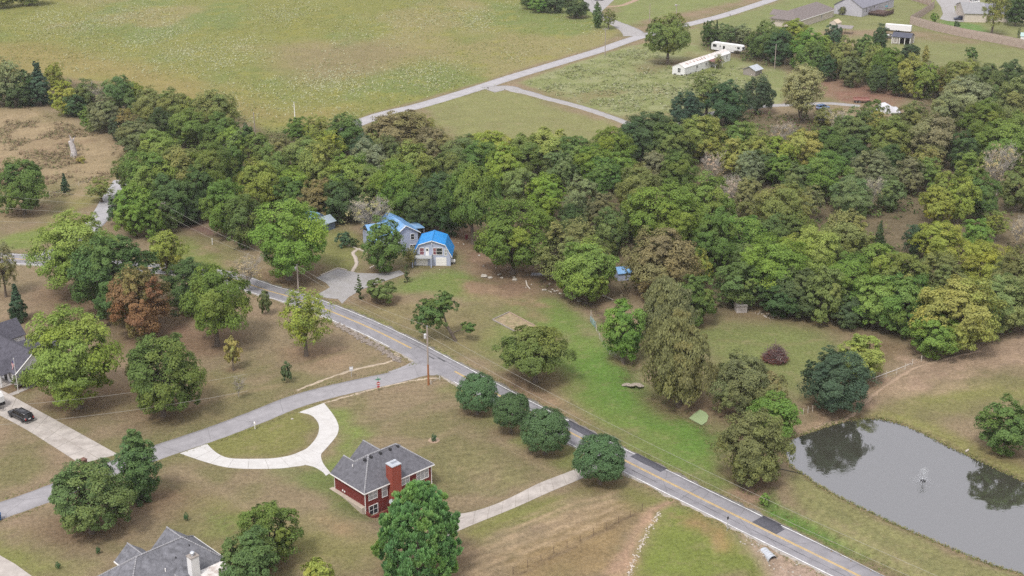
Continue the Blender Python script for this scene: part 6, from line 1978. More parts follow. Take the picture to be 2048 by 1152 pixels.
MB().slab([(4.9, .3, 1.9), (9.5, -2.4, .15), (9.8, -1.4, .15), (5.1, 1.4, 1.9)], .12).build('slide', BEIGE, r)
a = unproj(2040, 84)
simple_gable('white_shed', 'white shed with pale green roof behind the wooden fence at the right edge', 'shed', a, R(-20), 7, 4, 2.6, 3.7, WSID, mat('pale_green_roof', (.36, .48, .47), .6), .2)
# ------------------------------------------------------------------ vehicles
TYRE = mat('tyre', (.02, .02, .02), .9)
RIM = mat('wheel_rim', (.40, .40, .42), .35, metal=.6)
TINT = mat('tinted_glass', (.012, .013, .016), .05, spec=.7)
RED = mat('tail_red', (.45, .02, .02), .3)
LAMP = mat('lamp_white', (.7, .7, .72), .2)

def wheel(parent, x, y, rad=.38, wd=.25):
    t = MB().lathe((0, 0, 0), [(rad * .6, -wd / 2), (rad, -wd * .42), (rad, wd * .42), (rad * .6, wd / 2)], 16)
    o = t.build('wheel', TYRE, parent)
    o.location = (x, y, rad)
    o.rotation_euler = (pi / 2, 0, 0)
    h = MB().lathe((0, 0, 0), [(rad * .58, -wd / 2 - .01), (rad * .62, 0), (rad * .58, wd / 2 + .01)], 12)
    h.build('rim', RIM, o)

def car(name, label, cat, xy, an, paint, L=5.4, W=1.95, pickup=False, z=0.0):
    """x forward; tapered greenhouse over a sculpted lower body"""
    r = empty(name, (xy[0], xy[1], z), an, label, cat)
    def loft(sections, m, nm, parent):
        mb = MB()
        vs, fs = [], []
        n = len(sections[0])
        for s in sections: vs += s
        for i in range(len(sections) - 1):
            for j in range(n): fs.append((i * n + j, i * n + (j + 1) % n, (i + 1) * n + (j + 1) % n, (i + 1) * n + j))
        fs.append(tuple(reversed(range(n)))); fs.append(tuple((len(sections) - 1) * n + j for j in range(n)))
        mb.add(vs, fs)
        return mb.build(nm, m, parent, True)
    h = W / 2
    def sec(x, hw, z0, z1, top=.0):
        return [(x, -hw * .92, z0), (x, hw * .92, z0), (x, hw, (z0 + z1) / 2), (x, hw * .94, z1), (x, -hw * .94, z1), (x, -hw, (z0 + z1) / 2)]
    bonnet = 1.12
    body = loft([sec(-L / 2, h * .9, .55, 1.0), sec(-L / 2 + .12, h, .42, 1.12), sec(-L * .2, h, .36, 1.14), sec(L * .22, h, .36, 1.14), sec(L * .42, h * .97, .4, bonnet - .1), sec(L / 2 - .06, h * .9, .45, .95), sec(L / 2, h * .8, .55, .8)], paint, 'body', r)
    def cab(x, hw, z0, z1): return [(x, -hw, z0), (x, hw, z0), (x, hw * .82, z1), (x, -hw * .82, z1)]
    xr, xf = -L / 2 + .15, L * .2
    gl = MB()
    gv = [(xr, -h * .9, 1.13), (xr, h * .9, 1.13), (xf + .45, h * .9, 1.13), (xf + .45, -h * .9, 1.13), (xr + .22, -h * .74, 1.72), (xr + .22, h * .74, 1.72), (xf - .35, h * .74, 1.74), (xf - .35, -h * .74, 1.74)]
    gl.add(gv, [(0, 1, 5, 4), (1, 2, 6, 5), (2, 3, 7, 6), (3, 0, 4, 7), (4, 5, 6, 7)])
    gl.build('window_band', TINT, r)
    rf_ = MB()
    rf_.add([(xr + .12, -h * .78, 1.70), (xr + .12, h * .78, 1.70), (xf - .3, h * .78, 1.72), (xf - .3, -h * .78, 1.72), (xr + .35, -h * .66, 1.82), (xr + .35, h * .66, 1.82), (xf - .6, h * .66, 1.83), (xf - .6, -h * .66, 1.83)],
            [(3, 2, 1, 0), (4, 5, 6, 7), (0, 1, 5, 4), (1, 2, 6, 5), (2, 3, 7, 6), (3, 0, 4, 7)])
    rf_.build('roof', paint, r, True)
    pl = MB()
    for s in (-1, 1):
        for xq in ((xr + .02, xr + .2), (-L * .17, -L * .17), (L * .04, L * .03), (xf + .44, xf - .36)):
            pl.tube([(xq[0], s * h * .91, 1.12), (xq[1], s * h * .755, 1.73)], .05, 4)
    pl.build('pillar', paint, r)
    rk = MB()
    for s in (-1, 1): rk.tube([(xr + .5, s * h * .6, 1.88), (xf - .7, s * h * .6, 1.89)], .035, 5)
    for xq in (xr + 1.0, xf - 1.1): rk.tube([(xq, -h * .6, 1.9), (xq, h * .6, 1.9)], .03, 5)
    rk.build('roof_rack', DARKM, r)
    for xw in (-L * .31, L * .33):
        for s in (-1, 1): wheel(r, xw, s * (h - .12), .4, .26)
    for s in (-1, 1):
        MB().obox((-L / 2 + .02, s * h * .78, .92), (.08, .16, .34)).build('tail_lamp', RED, r)
        MB().obox((L / 2 - .06, s * h * .68, .82), (.1, .36, .16)).build('headlight', LAMP, r)
        MB().obox((L * .19, s * (h + .1), 1.2), (.12, .2, .16)).build('mirror', paint, r)
        for xq in (-L * .06, L * .13):
            MB().obox((xq, s * (h - .01), 1.0), (.2, .03, .04)).build('door_handle', RIM, r)
    MB().obox((-L / 2 - .03, 0, .58), (.14, W * .86, .2)).build('bumper', DARKM, r)
    MB().obox((L / 2 - .03, 0, .55), (.14, W * .74, .2)).build('bumper', DARKM, r)
    MB().obox((-L / 2 - .02, .0, .85), (.04, .42, .2)).build('number_plate', LAMP, r)
    return r

BLACKP = mat('black_paint', (.012, .013, .018), .18, spec=.6)
p0, p1 = unproj(21, 827), unproj(64, 848)
cm_ = ((p0[0] + p1[0]) / 2, (p0[1] + p1[1]) / 2)
dx, dy = p1[0] - p0[0], p1[1] - p0[1]
car('black_pickup', 'black pickup with covered bed on the concrete driveway', 'pickup', cm_, atan2(dy, dx) + pi, BLACKP, 5.7, 2.0, z=.05)
xy = unproj(1645, 219)
car('blue_car', 'pale blue car half hidden by trees on the far gravel drive', 'car', xy, R(25), mat('pale_blue_paint', (.14, .23, .40), .3, spec=.5), 4.8, 1.9, z=.03)
xy = unproj(1919, 40)
car('navy_suv', 'navy blue car parked at the gable of the beige house', 'car', xy, R(174), mat('navy_paint', (.015, .022, .06), .2, spec=.6), 5.2, 2.0, z=.03)
xy = unproj(1198, 1)
car('white_car', 'white car on the gravel pad at the top edge of the picture', 'car', xy, R(10), mat('white_car_paint', (.72, .72, .74), .3, spec=.5), 4.8, 1.9, z=.03)
xy = unproj(1949, 7)
car('white_suv', 'white car in front of the beige house at the top corner', 'car', xy, R(20), MATS['white_car_paint'], 4.9, 1.95, z=.03)

# travel trailer cut by the left edge
x_, y_ = unproj(-22, 809)
r = empty('travel_trailer', (x_, y_, .05), R(-38), 'white travel trailer cut by the left edge, in front of the black pickup', 'camper')
pr = [(-3.4, .7), (3.2, .7), (3.55, 1.2), (3.5, 2.3), (3.0, 2.95), (2.2, 3.1), (-3.4, 3.1)]
n = len(pr)
MB().add([(x, -1.2, z) for x, z in pr] + [(x, 1.2, z) for x, z in pr], [tuple(range(n)), tuple(range(2 * n - 1, n - 1, -1))] + [(i, n + i, n + (i + 1) % n, (i + 1) % n) for i in range(n)]).build('body', WSID, r)
MB().box(3.15, -1.22, .68, 3.62, 1.22, 1.25).build('front_guard', DARKM, r)
MB().tube([(3.2, -.9, .55), (4.9, 0, .5), (3.2, .9, .55)], .06, 5).build('drawbar', DARKM, r)
MB().tube([(4.6, 0, .05), (4.6, 0, 1.1)], .05, 6).build('jack', RIM, r)
for xw in (-.5, .45):
    for s in (-1, 1): wheel(r, xw, s * 1.05, .36, .22)
window(r, 1.6, -1.2, 2.0, 1.2, .7, 0, 1, TINT, 'window', .04, DARKM)
MB().box(-.3, -.35, 3.1, .5, .35, 3.32).build('roof_unit', RED if False else mat('maroon_cover', (.2, .05, .06), .7), r)

# reddish flatbed beyond the far drive; heaps of white sheeting among the trees
x_, y_ = unproj(1723, 205)
r = empty('flatbed_trailer', (x_, y_, .02), R(-4), 'rusty red flatbed trailer on the grass above the far drive', 'trailer')
MB().box(-2.8, -1.2, .95, 2.8, 1.2, 1.12).build('bed', mat('red_oxide', (.25, .12, .10), .8, .3, 2), r)
MB().box(-2.8, 1.1, 1.12, 2.8, 1.2, 1.7).build('side_board', MATS['red_oxide'], r)
MB().box(2.0, -1.1, .3, 2.75, 1.1, .94).build('tool_box', DARKM, r)
for xw in (-2.0, -.9):
    for s in (-1, 1): wheel(r, xw, s * 1.0, .4, .26)
SHEET = mat('white_sheeting', (.56, .56, .60), .6, .08, 1.5, bump=.6, bscale=2)
def sheeting(px, py, w_, d_, h_, an, label):
    x, y = unproj(px, py)
    rr = np.random.default_rng(int(px))
    nx, ny = 14, 9
    X, Y = np.meshgrid(np.linspace(-1, 1, nx), np.linspace(-1, 1, ny))
    Zz = h_ * np.sqrt(np.clip(1 - np.maximum(np.abs(X), np.abs(Y)) ** 3, 0, 1)) * (.75 + .25 * np.cos(X * 5)) + rr.normal(0, .09, X.shape)
    V = np.stack([X * w_ / 2 * (1 + .05 * Y), Y * d_ / 2 * (1 + .1 * np.sin(X * 4)), np.maximum(Zz, .02)], -1).reshape(-1, 3)
    i = np.arange(ny - 1)[:, None] * nx + np.arange(nx - 1)[None]
    o = link('sheeted_heap', np_mesh('sheeted_heap', V, np.stack([i, i + 1, i + nx + 1, i + nx], -1).reshape(-1, 4), SHEET, None, True))
    o.location = (x, y, 0); o.rotation_euler = (0, 0, an)
    tag(o, label, 'heap')
sheeting(1768, 224, 11, 5, 3.2, R(10), 'big white sheeted heap glimpsed between the trees near the rusty flatbed')
sheeting(1652, 236, 7, 4, 2.2, R(20), 'smaller white sheeted heap among the trees below the pale blue car')

# ------------------------------------------------------------------ poles and wires
WOOD = mat('pole_wood', (.33, .28, .25), .95, .2, 2)
WOODB = mat('pole_wood_base', (.30, .13, .06), .95, .25, 2)
INS = mat('insulator_grey', (.5, .5, .52), .4)
WIREM = mat('wire', (.34, .33, .30), .5)
def pole(px, py, top, label, transf=0, arm=0, rad=.15, base=0, group=None, m=None):
    x, y, z = ground(px, py)
    hh = (py - top) / scale_at(x, y, z) / cos(PITCH + ((py + top) / 2 - 576) / F_PX)
    r = empty('utility_pole', (x, y, z), 0, label, 'pole', group)
    MB().tube([(0, 0, -.4), (0, 0, hh * .35), (0, 0, hh)], [rad * 1.15, rad * 1.05, rad * .8], 9).build('shaft', m or WOOD, r)
    if base: MB().tube([(0, 0, -.3), (0, 0, hh * .36)], [rad * 1.2, rad * 1.1], 9).build('stained_base', WOODB, r)
    for k in range(transf):
        a = 2.6 + k
        cx_, cy_ = cos(a) * .48, sin(a) * .48
        o = MB().lathe((cx_, cy_, hh * .80), [(.2, -.02), (.28, 0), (.28, .8), (.22, .88), (.05, .92)], 12).build('transformer', INS, r)
        b = MB().box(min(0, cx_), -.04 + cy_ / 2, hh * .80 + .3, max(0, cx_), .04 + cy_ / 2, hh * .80 + .42); b.build('bracket', DARKM, o)
    if arm:
        o = MB().obox((0, 0, hh - .5), (2.6, .12, .14), arm).build('cross_arm', WOOD, r)
        for k in (-1.15, -.4, .5, 1.15):
            MB().lathe((k * cos(arm), k * sin(arm), hh - .43), [(.05, 0), (.08, .12), (.04, .26)], 7).build('insulator', INS, o)
    else:
        MB().lathe((0, 0, hh), [(.06, 0), (.09, .1), (.04, .28)], 7).build('insulator', INS, r)
    return np.array((x, y, z)), hh
PA = pole(857, 770, 655, 'utility pole with transformer at the road junction, brown stained at its foot', 1, 0, .17, 1)
PD = pole(597, 584, 531, 'utility pole with transformer beside the big roadside tree', 1, 0, .16)
PC = pole(326, 466, 404, 'crossing power pole with cross-arm and transformer in front of the tree belt', 1, .5, .17)
PB = pole(1210, 111, 57, 'tall pole with cross-arm at the bend of the far road', 0, .3, .17)
PE = pole(1549, 138, 90, 'plain pole beside the tin shed in the overgrown lot', 0, 0, .15)
PF = pole(1299, 42, 9, 'plain slim pole on the far lawn above the two-trunked tree', 0, 0, .16)
PG = pole(1353, 28, 9, 'pole with transformer on the far lawn near the top edge', 1, .4, .15)
PH = pole(590, 241, 205, 'short white pole at the edge of the meadow', 0, 0, .15, m=TRIM)
PI_ = pole(512, 296, 227, 'slender grey pole rising from the meadow hedgerow', 0, 0, .16)
pole(1421, 99, 78, 'short dark pole against the white camper', 0, 0, .14, m=DARKM)

def wire(a, b, sag, label, rad=.02, n=14, group='wires along the main road'):
    a, b = np.array(a), np.array(b)
    pts = [a + (b - a) * t - np.array((0, 0, sag * 4 * t * (1 - t))) for t in np.linspace(0, 1, n)]
    o = MB().tube(pts, rad, 4).build('power_line', WIREM)
    tag(o, label, 'wire', group)
top = lambda P, f=1.0: P[0] + np.array((0, 0, P[1] * f))
q = np.array([*unproj(1590, 1040), 0])
far1 = np.array((*unproj(1560, 1005, 0), 0.0))
# next pole of the line lies out of the frame beyond the road's lower end
nx_, ny_, nz_ = ground(2110, 1425)
PX = (np.array((nx_, ny_, nz_)), 12.0)
wire(top(PD, 1.0), top(PA, 1.02), 1.1, 'upper wire between the transformer pole by the big tree and the junction pole')
wire(top(PD, .84), top(PA, .86), 1.2, 'lower wire between the transformer pole by the big tree and the junction pole')
wire(top(PA, 1.02), top(PX, 1.0), 2.0, 'upper wire running from the junction pole down along the main road')
wire(top(PA, .86), top(PX, .86), 2.2, 'lower wire running from the junction pole down along the main road')
wire(top(PC, 1.0), top(PD, 1.0), 1.2, 'upper wire from the crossing power pole to the big roadside tree')
wire(top(PC, .7), top(PD, .8), 1.4, 'lower wire from the crossing power pole to the big roadside tree')
for k, f in enumerate((1.0, .86, .70, .5)):
    lx, ly = unproj(-60, 415 + 20 * k)
    wire(top(PC, f), (lx, ly, 7.4 * f + 1), 1.0, ('topmost', 'second from top', 'third from top', 'lowest')[k] + ' wire from the crossing power pole across the tan field', group='wires of the crossing power pole')
for k, f in enumerate((1.0, .9, .74)):
    wire(top(PC, f), top(PI_, 1.0 - .08 * k), 1.2, ('upper', 'middle', 'lower')[k] + ' wire from the crossing power pole up to the hedgerow pole', group='wires of the crossing power pole')
wire(unproj(-40, 872) + (5.5,), unproj(500, 812) + (6.5,), .8, 'upper wire crossing the lawn above the side road', group='wires over the side road')
wire(unproj(-40, 905) + (5.0,), unproj(500, 842) + (6.0,), .8, 'lower wire crossing the lawn above the side road', group='wires over the side road')

# ------------------------------------------------------------------ signs, mailboxes, flag
def sign_post(px, py, h_, label, kind):
    x, y, z = ground(px, py)
    r = empty('road_sign', (x, y, z), R(20), label, 'sign')
    MB().tube([(0, 0, -.2), (0, 0, h_)], .045, 6).build('post', GALV if kind != 'stop' else mat('brown_post', (.16, .10, .08), .9), r)
    if kind == 'stop':
        oc = [(.37 * cos(pi / 8 + k * pi / 4), .37 * sin(pi / 8 + k * pi / 4)) for k in range(8)]
        mb = MB(); n = 8
        mb.add([(a, -.06, h_ - .75 + b) for a, b in oc] + [(a, -.03, h_ - .75 + b) for a, b in oc], [tuple(range(n)), tuple(range(2 * n - 1, n - 1, -1))] + [(i, n + i, n + (i + 1) % n, (i + 1) % n) for i in range(n)])
        pl = mb.build('sign_plate', mat('sign_red', (.40, .04, .045), .6), r)
        bt = MB(); bt.box(-.3, -.075, h_ - .82, .3, -.061, h_ - .68); bt.build('white_band', TRIM, pl)
        GRN = mat('sign_green', (.03, .22, .10), .5)
        MB().box(-.5, -.02, h_ + .02, .5, .02, h_ + .22).build('street_blade', GRN, r)
        MB().box(-.02, -.5, h_ + .24, .02, .5, h_ + .44).build('street_blade', GRN, r)
        MB().box(-.28, -.05, h_ - 1.55, .28, -.02, h_ - 1.25).build('small_plate', MATS['sign_red'], r)
    elif kind == 'plate':
        pl = MB().box(-.36, -.06, h_ - .85, .36, -.03, h_).build('sign_plate', INS, r)
        MB().box(-.28, -.065, h_ - .5, .28, -.061, h_ - .2).build('white_band', TRIM, pl)
    else:
        MB().box(-.14, -.06, h_ - .5, .14, -.02, h_).build('marker_plate', DARKM, r)
sign_post(757, 782, 2.3, 'red stop sign with green street blades beside the side road', 'stop')
sign_post(703, 753, 2.1, 'grey road sign seen from behind at the ditch above the side road', 'plate')
sign_post(1454, 1062, 2.6, 'dark marker post at the edge of the main road', 'post')
def mailbox(px, py, label, m, name='mailbox', an=.3):
    x, y, z = ground(px, py)
    r = empty(name, (x, y, z), an, label, 'mailbox')
    MB().box(-.06, -.06, -.2, .06, .06, 1.05).build('post', TRIM if m is not DARKM else CEDARW, r)
    pr = [(-.14, 0), (.14, 0), (.14, .18), (.08, .28), (-.08, .28), (-.14, .18)]
    MB().add([(a, -.3, 1.05 + b) for a, b in pr] + [(a, .3, 1.05 + b) for a, b in pr], [tuple(range(6)), tuple(range(11, 5, -1))] + [(i, 6 + i, 6 + (i + 1) % 6, (i + 1) % 6) for i in range(6)]).build('box', m, r)
    MB().box(.142, -.1, 1.15, .16, -.04, 1.4).build('flag', RED, r)
mailbox(510, 858, 'white mailbox beside the side road at the circular driveway', TRIM)
mailbox(976, 182, 'black mailbox at the mouth of the far gravel drive', DARKM)
mailbox(1460, 35, 'small dark mailbox beside the far road near the top', DARKM)
x, y, z = ground(168, 933)
r = empty('stone_mailbox', (x, y, z), R(-35), 'brown stone mailbox pillar at the mouth of the concrete driveway', 'mailbox')
MB().box(-.55, -.55, -.2, .55, .55, .5).box(-.45, -.45, .5, .45, .45, 1.35).build('pillar', mat('brown_stone', (.17, .095, .075), .95, .4, 4, bump=.8, bscale=6), r)
MB().box(-.5, -.5, 1.35, .5, .5, 1.45).build('cap', MATS['brown_stone'], r)
MB().box(-.15, -.47, .85, .15, -.451, 1.15).build('mail_slot', DARKM, r)

x, y, z = ground(37, 787)
r = empty('flagpole', (x, y, z), R(0), 'white flagpole with hanging stars and stripes flag in front of the white-walled house', 'flagpole')
MB().tube([(0, 0, 0), (0, 0, 7.2)], [.06, .04], 8).lathe((0, 0, 7.2), [(.05, 0), (.09, .08), (.03, .16)], 8).build('pole', TRIM, r)
RS, WS_, BS = mat('flag_red', (.50, .03, .05), .8), mat('flag_white', (.72, .72, .72), .8), mat('flag_blue', (.03, .05, .20), .8)
fb = MB()
rows, cols = 13, 10
for i in range(rows):
    for j in range(cols):
        def pt(ii, jj):
            u_, v_ = jj / cols, ii / rows
            return (-.05 - .48 * u_ - .06 * sin(v_ * 5 + u_ * 3), .12 * sin(u_ * 7 + v_), 7.0 - 1.15 * v_ - 1.1 * u_ ** 1.1)
        mi = 2 if (i < 7 and j < 4) else (0 if i % 2 == 0 else 1)
        fb.face([pt(i, j), pt(i + 1, j), pt(i + 1, j + 1), pt(i, j + 1)], mi)
fb.build('flag', [RS, WS_, BS], r)

# ------------------------------------------------------------------ fences
def fence_line(name, label, pts, spacing, ph, pr_, m, wires=(.4, .8, 1.1), mesh_m=None, group=None):
    L_ = spline([unproj(*p) for p in pts], spacing) if len(pts) > 2 else np.array([unproj(*p) for p in pts])
    if len(pts) == 2:
        n = max(2, int(np.hypot(*(L_[1] - L_[0])) / spacing))
        L_ = np.array([L_[0] + (L_[1] - L_[0]) * k / n for k in range(n + 1)])
    x0, y0 = L_[0]
    r = empty(name, (x0, y0, 0), 0, label, 'fence', group)
    tops = []
    for i, (x, y) in enumerate(L_):
        z = H(x, y)
        hh = ph * random.uniform(.9, 1.12)
        l = random.uniform(-.06, .06)
        MB().tube([(x - x0, y - y0, z - .2), (x - x0 + l, y - y0 + l, z + hh)], pr_, 6).build('post', m, r)
        tops.append((x - x0, y - y0, z))
    for w_ in wires:
        mb = MB()
        mb.tube([(a, b, c + w_) for a, b, c in tops], .008, 3)
        mb.build('wire', mesh_m or GALV, r)
PWH = mat('bleached_post', (.52, .47, .40), .9, .2, 3)
fence_line('wire_fence', 'line of bleached wooden posts with slack wire along the dirt track', [(1707, 776), (1753, 762), (1777, 753), (1800, 745), (1830, 727), (1845, 722), (1862, 716)], 2.9, 1.3, .075, PWH, (.3, .9))
fence_line('wire_fence', 'two leaning posts of an old fence below the dark two-domed tree', [(1606, 829), (1625, 823)], 2.2, 1.2, .07, PWH, (.8,))
fence_line('mesh_fence', 'low wire mesh fence with thin dark posts along the striped paddock', [(1026, 1148), (1066, 1130), (1112, 1106), (1160, 1083), (1205, 1062), (1250, 1040), (1284, 1022)], 2.7, 1.2, .04, DECKW, (.3, .65, 1.0), DARKM)
fence_line('wire_fence', 'creek-side wire fence with grey posts running down from the blue gate', [(1182, 632), (1190, 655), (1205, 690), (1222, 712), (1244, 724)], 3.6, 1.25, .06, PWH, (.4, .8, 1.1))
fence_line('wire_fence', 'thin brush fence line along the field edge beside the lone round tree', [(53, 425), (110, 392), (150, 376), (190, 362)], 6.0, 1.6, .07, PWH, (.6, 1.1))
fence_line('wire_fence', 'short white survey posts beside the junction pole', [(862, 769), (870, 764), (880, 760)], 1.6, .9, .05, TRIM, (.5,))
x, y, z = ground(425, 489)
r = empty('marker_post', (x, y, z), 0, 'short white marker post on the verge below the crossing power pole', 'post')
MB().tube([(0, 0, -.1), (0, 0, 1.5)], .09, 8).lathe((0, 0, 1.5), [(.12, 0), (.1, .08), (.02, .14)], 8).build('shaft', TRIM, r)
# blue pipe gate
a, b = ground(1181, 645), ground(1189, 655)
r = empty('pipe_gate', (a[0], a[1], a[2]), atan2(b[1] - a[1], b[0] - a[0]), 'pale blue pipe gate at the top of the creek-side fence', 'gate')
g = MB()
LB = 3.6
for zz in (.25, .55, .85, 1.15, 1.4): g.tube([(0, 0, zz), (LB, 0, zz)], .03, 5)
for xx in (0, LB / 2, LB): g.tube([(xx, 0, .25), (xx, 0, 1.4)], .03, 5)
g.build('frame', mat('gate_blue', (.17, .36, .42), .6), r)
for xx in (-.15, LB + .15): MB().tube([(xx, 0, -.2), (xx, 0, 1.7)], .09, 7).build('post', GREYW, r)

# board fence round the far gardens: sections of upright boards between posts
CED = mat('cedar_boards', (.40, .325, .28), .9, .18, .9, dirt=((.24, .17, .14), .7, .5))
def board_fence(pts, label):
    L_ = np.array([unproj(*p) for p in pts])
    r = empty('board_fence', (L_[0][0], L_[0][1], 0), 0, label, 'fence')
    for i in range(len(L_) - 1):
        a, b = L_[i], L_[i + 1]
        d = np.hypot(*(b - a))
        n = max(1, round(d / 3.6))
        t = (b - a) / d
        an = atan2(t[1], t[0])
        for k in range(n):
            p = a + (b - a) * k / n - L_[0]
            step = d / n
            mb = MB()
            m_ = max(4, int(step / .32))
            for j in range(m_):
                hh = 3.7 + random.uniform(-.06, .06)
                mb.box(j * step / m_, random.uniform(-.015, .015), .02, (j + .93) * step / m_, .04, hh)
            o = mb.build('board_panel', CED, r)
            o.location = (p[0], p[1], 0); o.rotation_euler = (0, 0, an)
            mb = MB()
            for zz in (.6, 2.9): mb.box(0, .045, zz, step, .13, zz + .12)
            q = mb.build('rail', CEDARW, o)
            po = MB().box(-.08, .05, -.2, .08, .21, 3.6).build('post', CEDARW, r)
            po.location = (p[0], p[1], 0); po.rotation_euler = (0, 0, an)
board_fence([(1820, 48), (1870, 62), (1930, 75), (1990, 86), (2062, 100)], 'long wooden board fence running across the far gardens to the right edge')
board_fence([(1820, 48), (1845, 33), (1868, 17), (1868, 10)], 'short wooden board fence turning back towards the cul-de-sac')
board_fence([(1862, 12), (1836, 4), (1806, -4)], 'wooden board fence beside the yard of the pale grey house')

# ------------------------------------------------------------------ stones, logs, heaps
STONE = mat('pale_stone', (.38, .35, .31), .95, .25, 2)
def rock_line(name, pts, n, rr, spread, seed, m=STONE):
    L_ = spline([unproj(*p) for p in pts], .4)
    q = np.random.default_rng(seed)
    mb = MB()
    for k in range(n):
        x, y = L_[q.integers(len(L_))] + q.normal(0, spread, 2)
        s = rr * q.uniform(.5, 1.4)
        mb.rock((x, y, H(x, y) + s * .2), s, seed * 1000 + k)
    tag(mb.build(name, m), kind='stuff')
rock_line('ditch_stones', [(676, 650), (700, 664), (740, 686), (775, 706), (800, 722)], 330, .30, .45, 1, mat('ditch_stone', (.24, .205, .18), .95, .3, 2))
rock_line('washout_stones', [(1318, 1026), (1305, 1048), (1290, 1075), (1272, 1110), (1258, 1152)], 150, .13, .26, 2, mat('white_stone', (.47, .42, .37), .95, .2, 2))
rock_line('yard_stones', [(850, 440), (890, 452), (925, 470), (960, 500), (1000, 540), (1040, 555), (1100, 578)], 40, .3, 1.6, 3)
rock_line('bank_stones', [(1492, 1078), (1525, 1106), (1575, 1134), (1610, 1160)], 50, .16, .5, 4)
rock_line('creek_stones', [(1090, 578), (1120, 580), (1150, 590), (1165, 600)], 40, .28, .7, 5)
for i, (px, py, rad, lab) in enumerate(((968, 553, 1.0, 'pale limestone boulder on the bare slope right of the gambrel house'), (980, 556, .7, 'smaller limestone boulder beside the pale boulder on the bare slope'),
                                    (1030, 560, .8, 'flat grey outcrop on the bare slope below the plank footbridge'), (1004, 556, .5, 'small stone between the boulder and the flat outcrop'), (877, 776, .01, ''))):
    if rad < .1: continue
    x, y, z = ground(px, py)
    o = MB().rock((0, 0, 0), rad, 70 + i, flat=.45).build('boulder', STONE)
    o.location = (x, y, z + rad * .12)
    tag(o, lab, 'boulder')
def log(pts, rad, label, m, nm='fallen_log'):
    P = [ground(*p) for p in pts]
    x0, y0, z0 = P[0]
    o = MB().tube([(x - x0, y - y0, z - z0 + rad) for x, y, z in P], [rad * (1 - .5 * i / len(P)) for i in range(len(P))], 7).build(nm, m)
    o.location = (x0, y0, z0)
    tag(o, label, 'log')
PALEW = mat('dead_wood', (.50, .45, .40), .9, .2, 2)
log([(1052, 563), (1054, 572), (1060, 579)], .16, 'pale curved dead branch on the slope left of the footbridge', PALEW)
log([(1362, 802), (1374, 806), (1388, 806)], .22, 'grey log at the foot of the large olive willow', GREYW)
log([(1205, 592), (1214, 596), (1226, 601)], .2, 'white log lying in the shade beside the creek', PALEW)
log([(262, 306), (276, 302), (290, 299)], .2, 'bare fallen trunk at the upper end of the tan field', PALEW)
log([(1745, 758), (1790, 741), (1822, 728)], .1, 'long pale pole lying along the old fence', PALEW)
log([(1931, 905), (1937, 901)], .2, 'short white log on the far bank of the pond', PALEW)

# timber-edged garden bed
bed = U([(985, 640), (1018, 625), (1075, 655), (1046, 672)])
o = plate('garden_bed', bed, .03, mat('straw_soil', (.29, .225, .145), 1, .4, 1.2, dirt=((.15, .17, .06), .95, .7)), None)
tag(o, 'rectangular bare garden bed edged with timber on the lawn across the road', 'garden bed')
for i in range(4):
    a, b = np.array(bed[i]), np.array(bed[(i + 1) % 4])
    d = b - a
    mb = MB().obox(((a[0] + b[0]) / 2, (a[1] + b[1]) / 2, .1), (np.hypot(*d), .22, .22), atan2(d[1], d[0]))
    mb.build('timber_edge', GREYW if i in (3, 0) else CEDARW, o)

# plank footbridge over the creek
x, y, z = ground(1085, 551)
r = empty('footbridge', (x, y, 0), R(-4), 'low grey plank footbridge over the creek at the wood edge', 'footbridge')
for k in range(18):
    MB().box(-2.6 + k * .29, -.75, .30, -2.6 + k * .29 + .27, .75, .36).build('plank', mat('bridge_plank', (.30, .30, .34), .9, .2, 3), r)
for yy in (-.6, .5): MB().box(-2.7, yy, .08, 2.7, yy + .12, .30).build('beam', GREYW, r)
x, y, z = ground(1266, 776)
r = empty('stone_crossing', (x, y, z), R(-6), 'ruined flat stone crossing over the creek on the green lawn', 'stone crossing')
q = random.Random(4)
for k in range(9):
    a = MB().rock((0, 0, 0), q.uniform(.45, .75), 90 + k, flat=.3)
    o = a.build('stone', mat('slab_stone', (.30, .26, .22), .95, .3, 2), r)
    o.location = (-1.6 + .42 * k + q.uniform(-.1, .1), q.uniform(-.5, .5), .62); o.rotation_euler = (q.uniform(-.15, .15), q.uniform(-.15, .15), q.uniform(0, 3))

# brush pile: a mound of cut branches, red-brown below, grey above
x, y, z = ground(1550, 722)
r = empty('brush_pile', (x, y, z), 0, 'rounded pile of cut red-brown and grey branches in the clearing', 'brush pile')
q = np.random.default_rng(8)
for nm, m_, zlo, n_ in (('lower_branches', mat('red_brush', (.15, .055, .045), .95, .4, 3), 0, 330), ('upper_branches', mat('grey_brush', (.14, .095, .095), .95, .35, 3), .8, 300)):
    mb = MB()
    for k in range(n_):
        a, rr_ = q.uniform(0, 2 * pi), 2.3 * sqrt(q.random())
        zt = (1 - (rr_ / 2.6) ** 2) * 3.5
        c = np.array((rr_ * cos(a), rr_ * sin(a), zt * q.uniform(.3 if zlo else .05, 1.05 if zlo else .75) + .1))
        d = q.normal(size=3); d[2] *= .45; d /= np.linalg.norm(d)
        l_ = q.uniform(.4, 1.1)
        e = c + d * l_; s = c - d * l_
        e[2] = max(e[2], .05); s[2] = max(s[2], .05)
        mb.tube([s, (s + e) / 2 + q.normal(0, .06, 3), e], [q.uniform(.03, .07), .04, .015], 4, cap=False)
    o = mb.build(nm, m_, r)
    tag(o, kind='stuff')
for k in range(3):
    a = MB().tube([(-1.2 + k * .7, -1.2, .6), (-.4 + k * .5, -1.9, 1.1), (.2 + k * .4, -1.6, 1.7)], [.08, .06, .03], 5); a.build('pale_branch', PALEW, r)
# chopped firewood litter by the well house
rock_line('wood_chips', [(1520, 628), (1540, 633), (1552, 636)], 45, .14, .8, 9, PALEW)

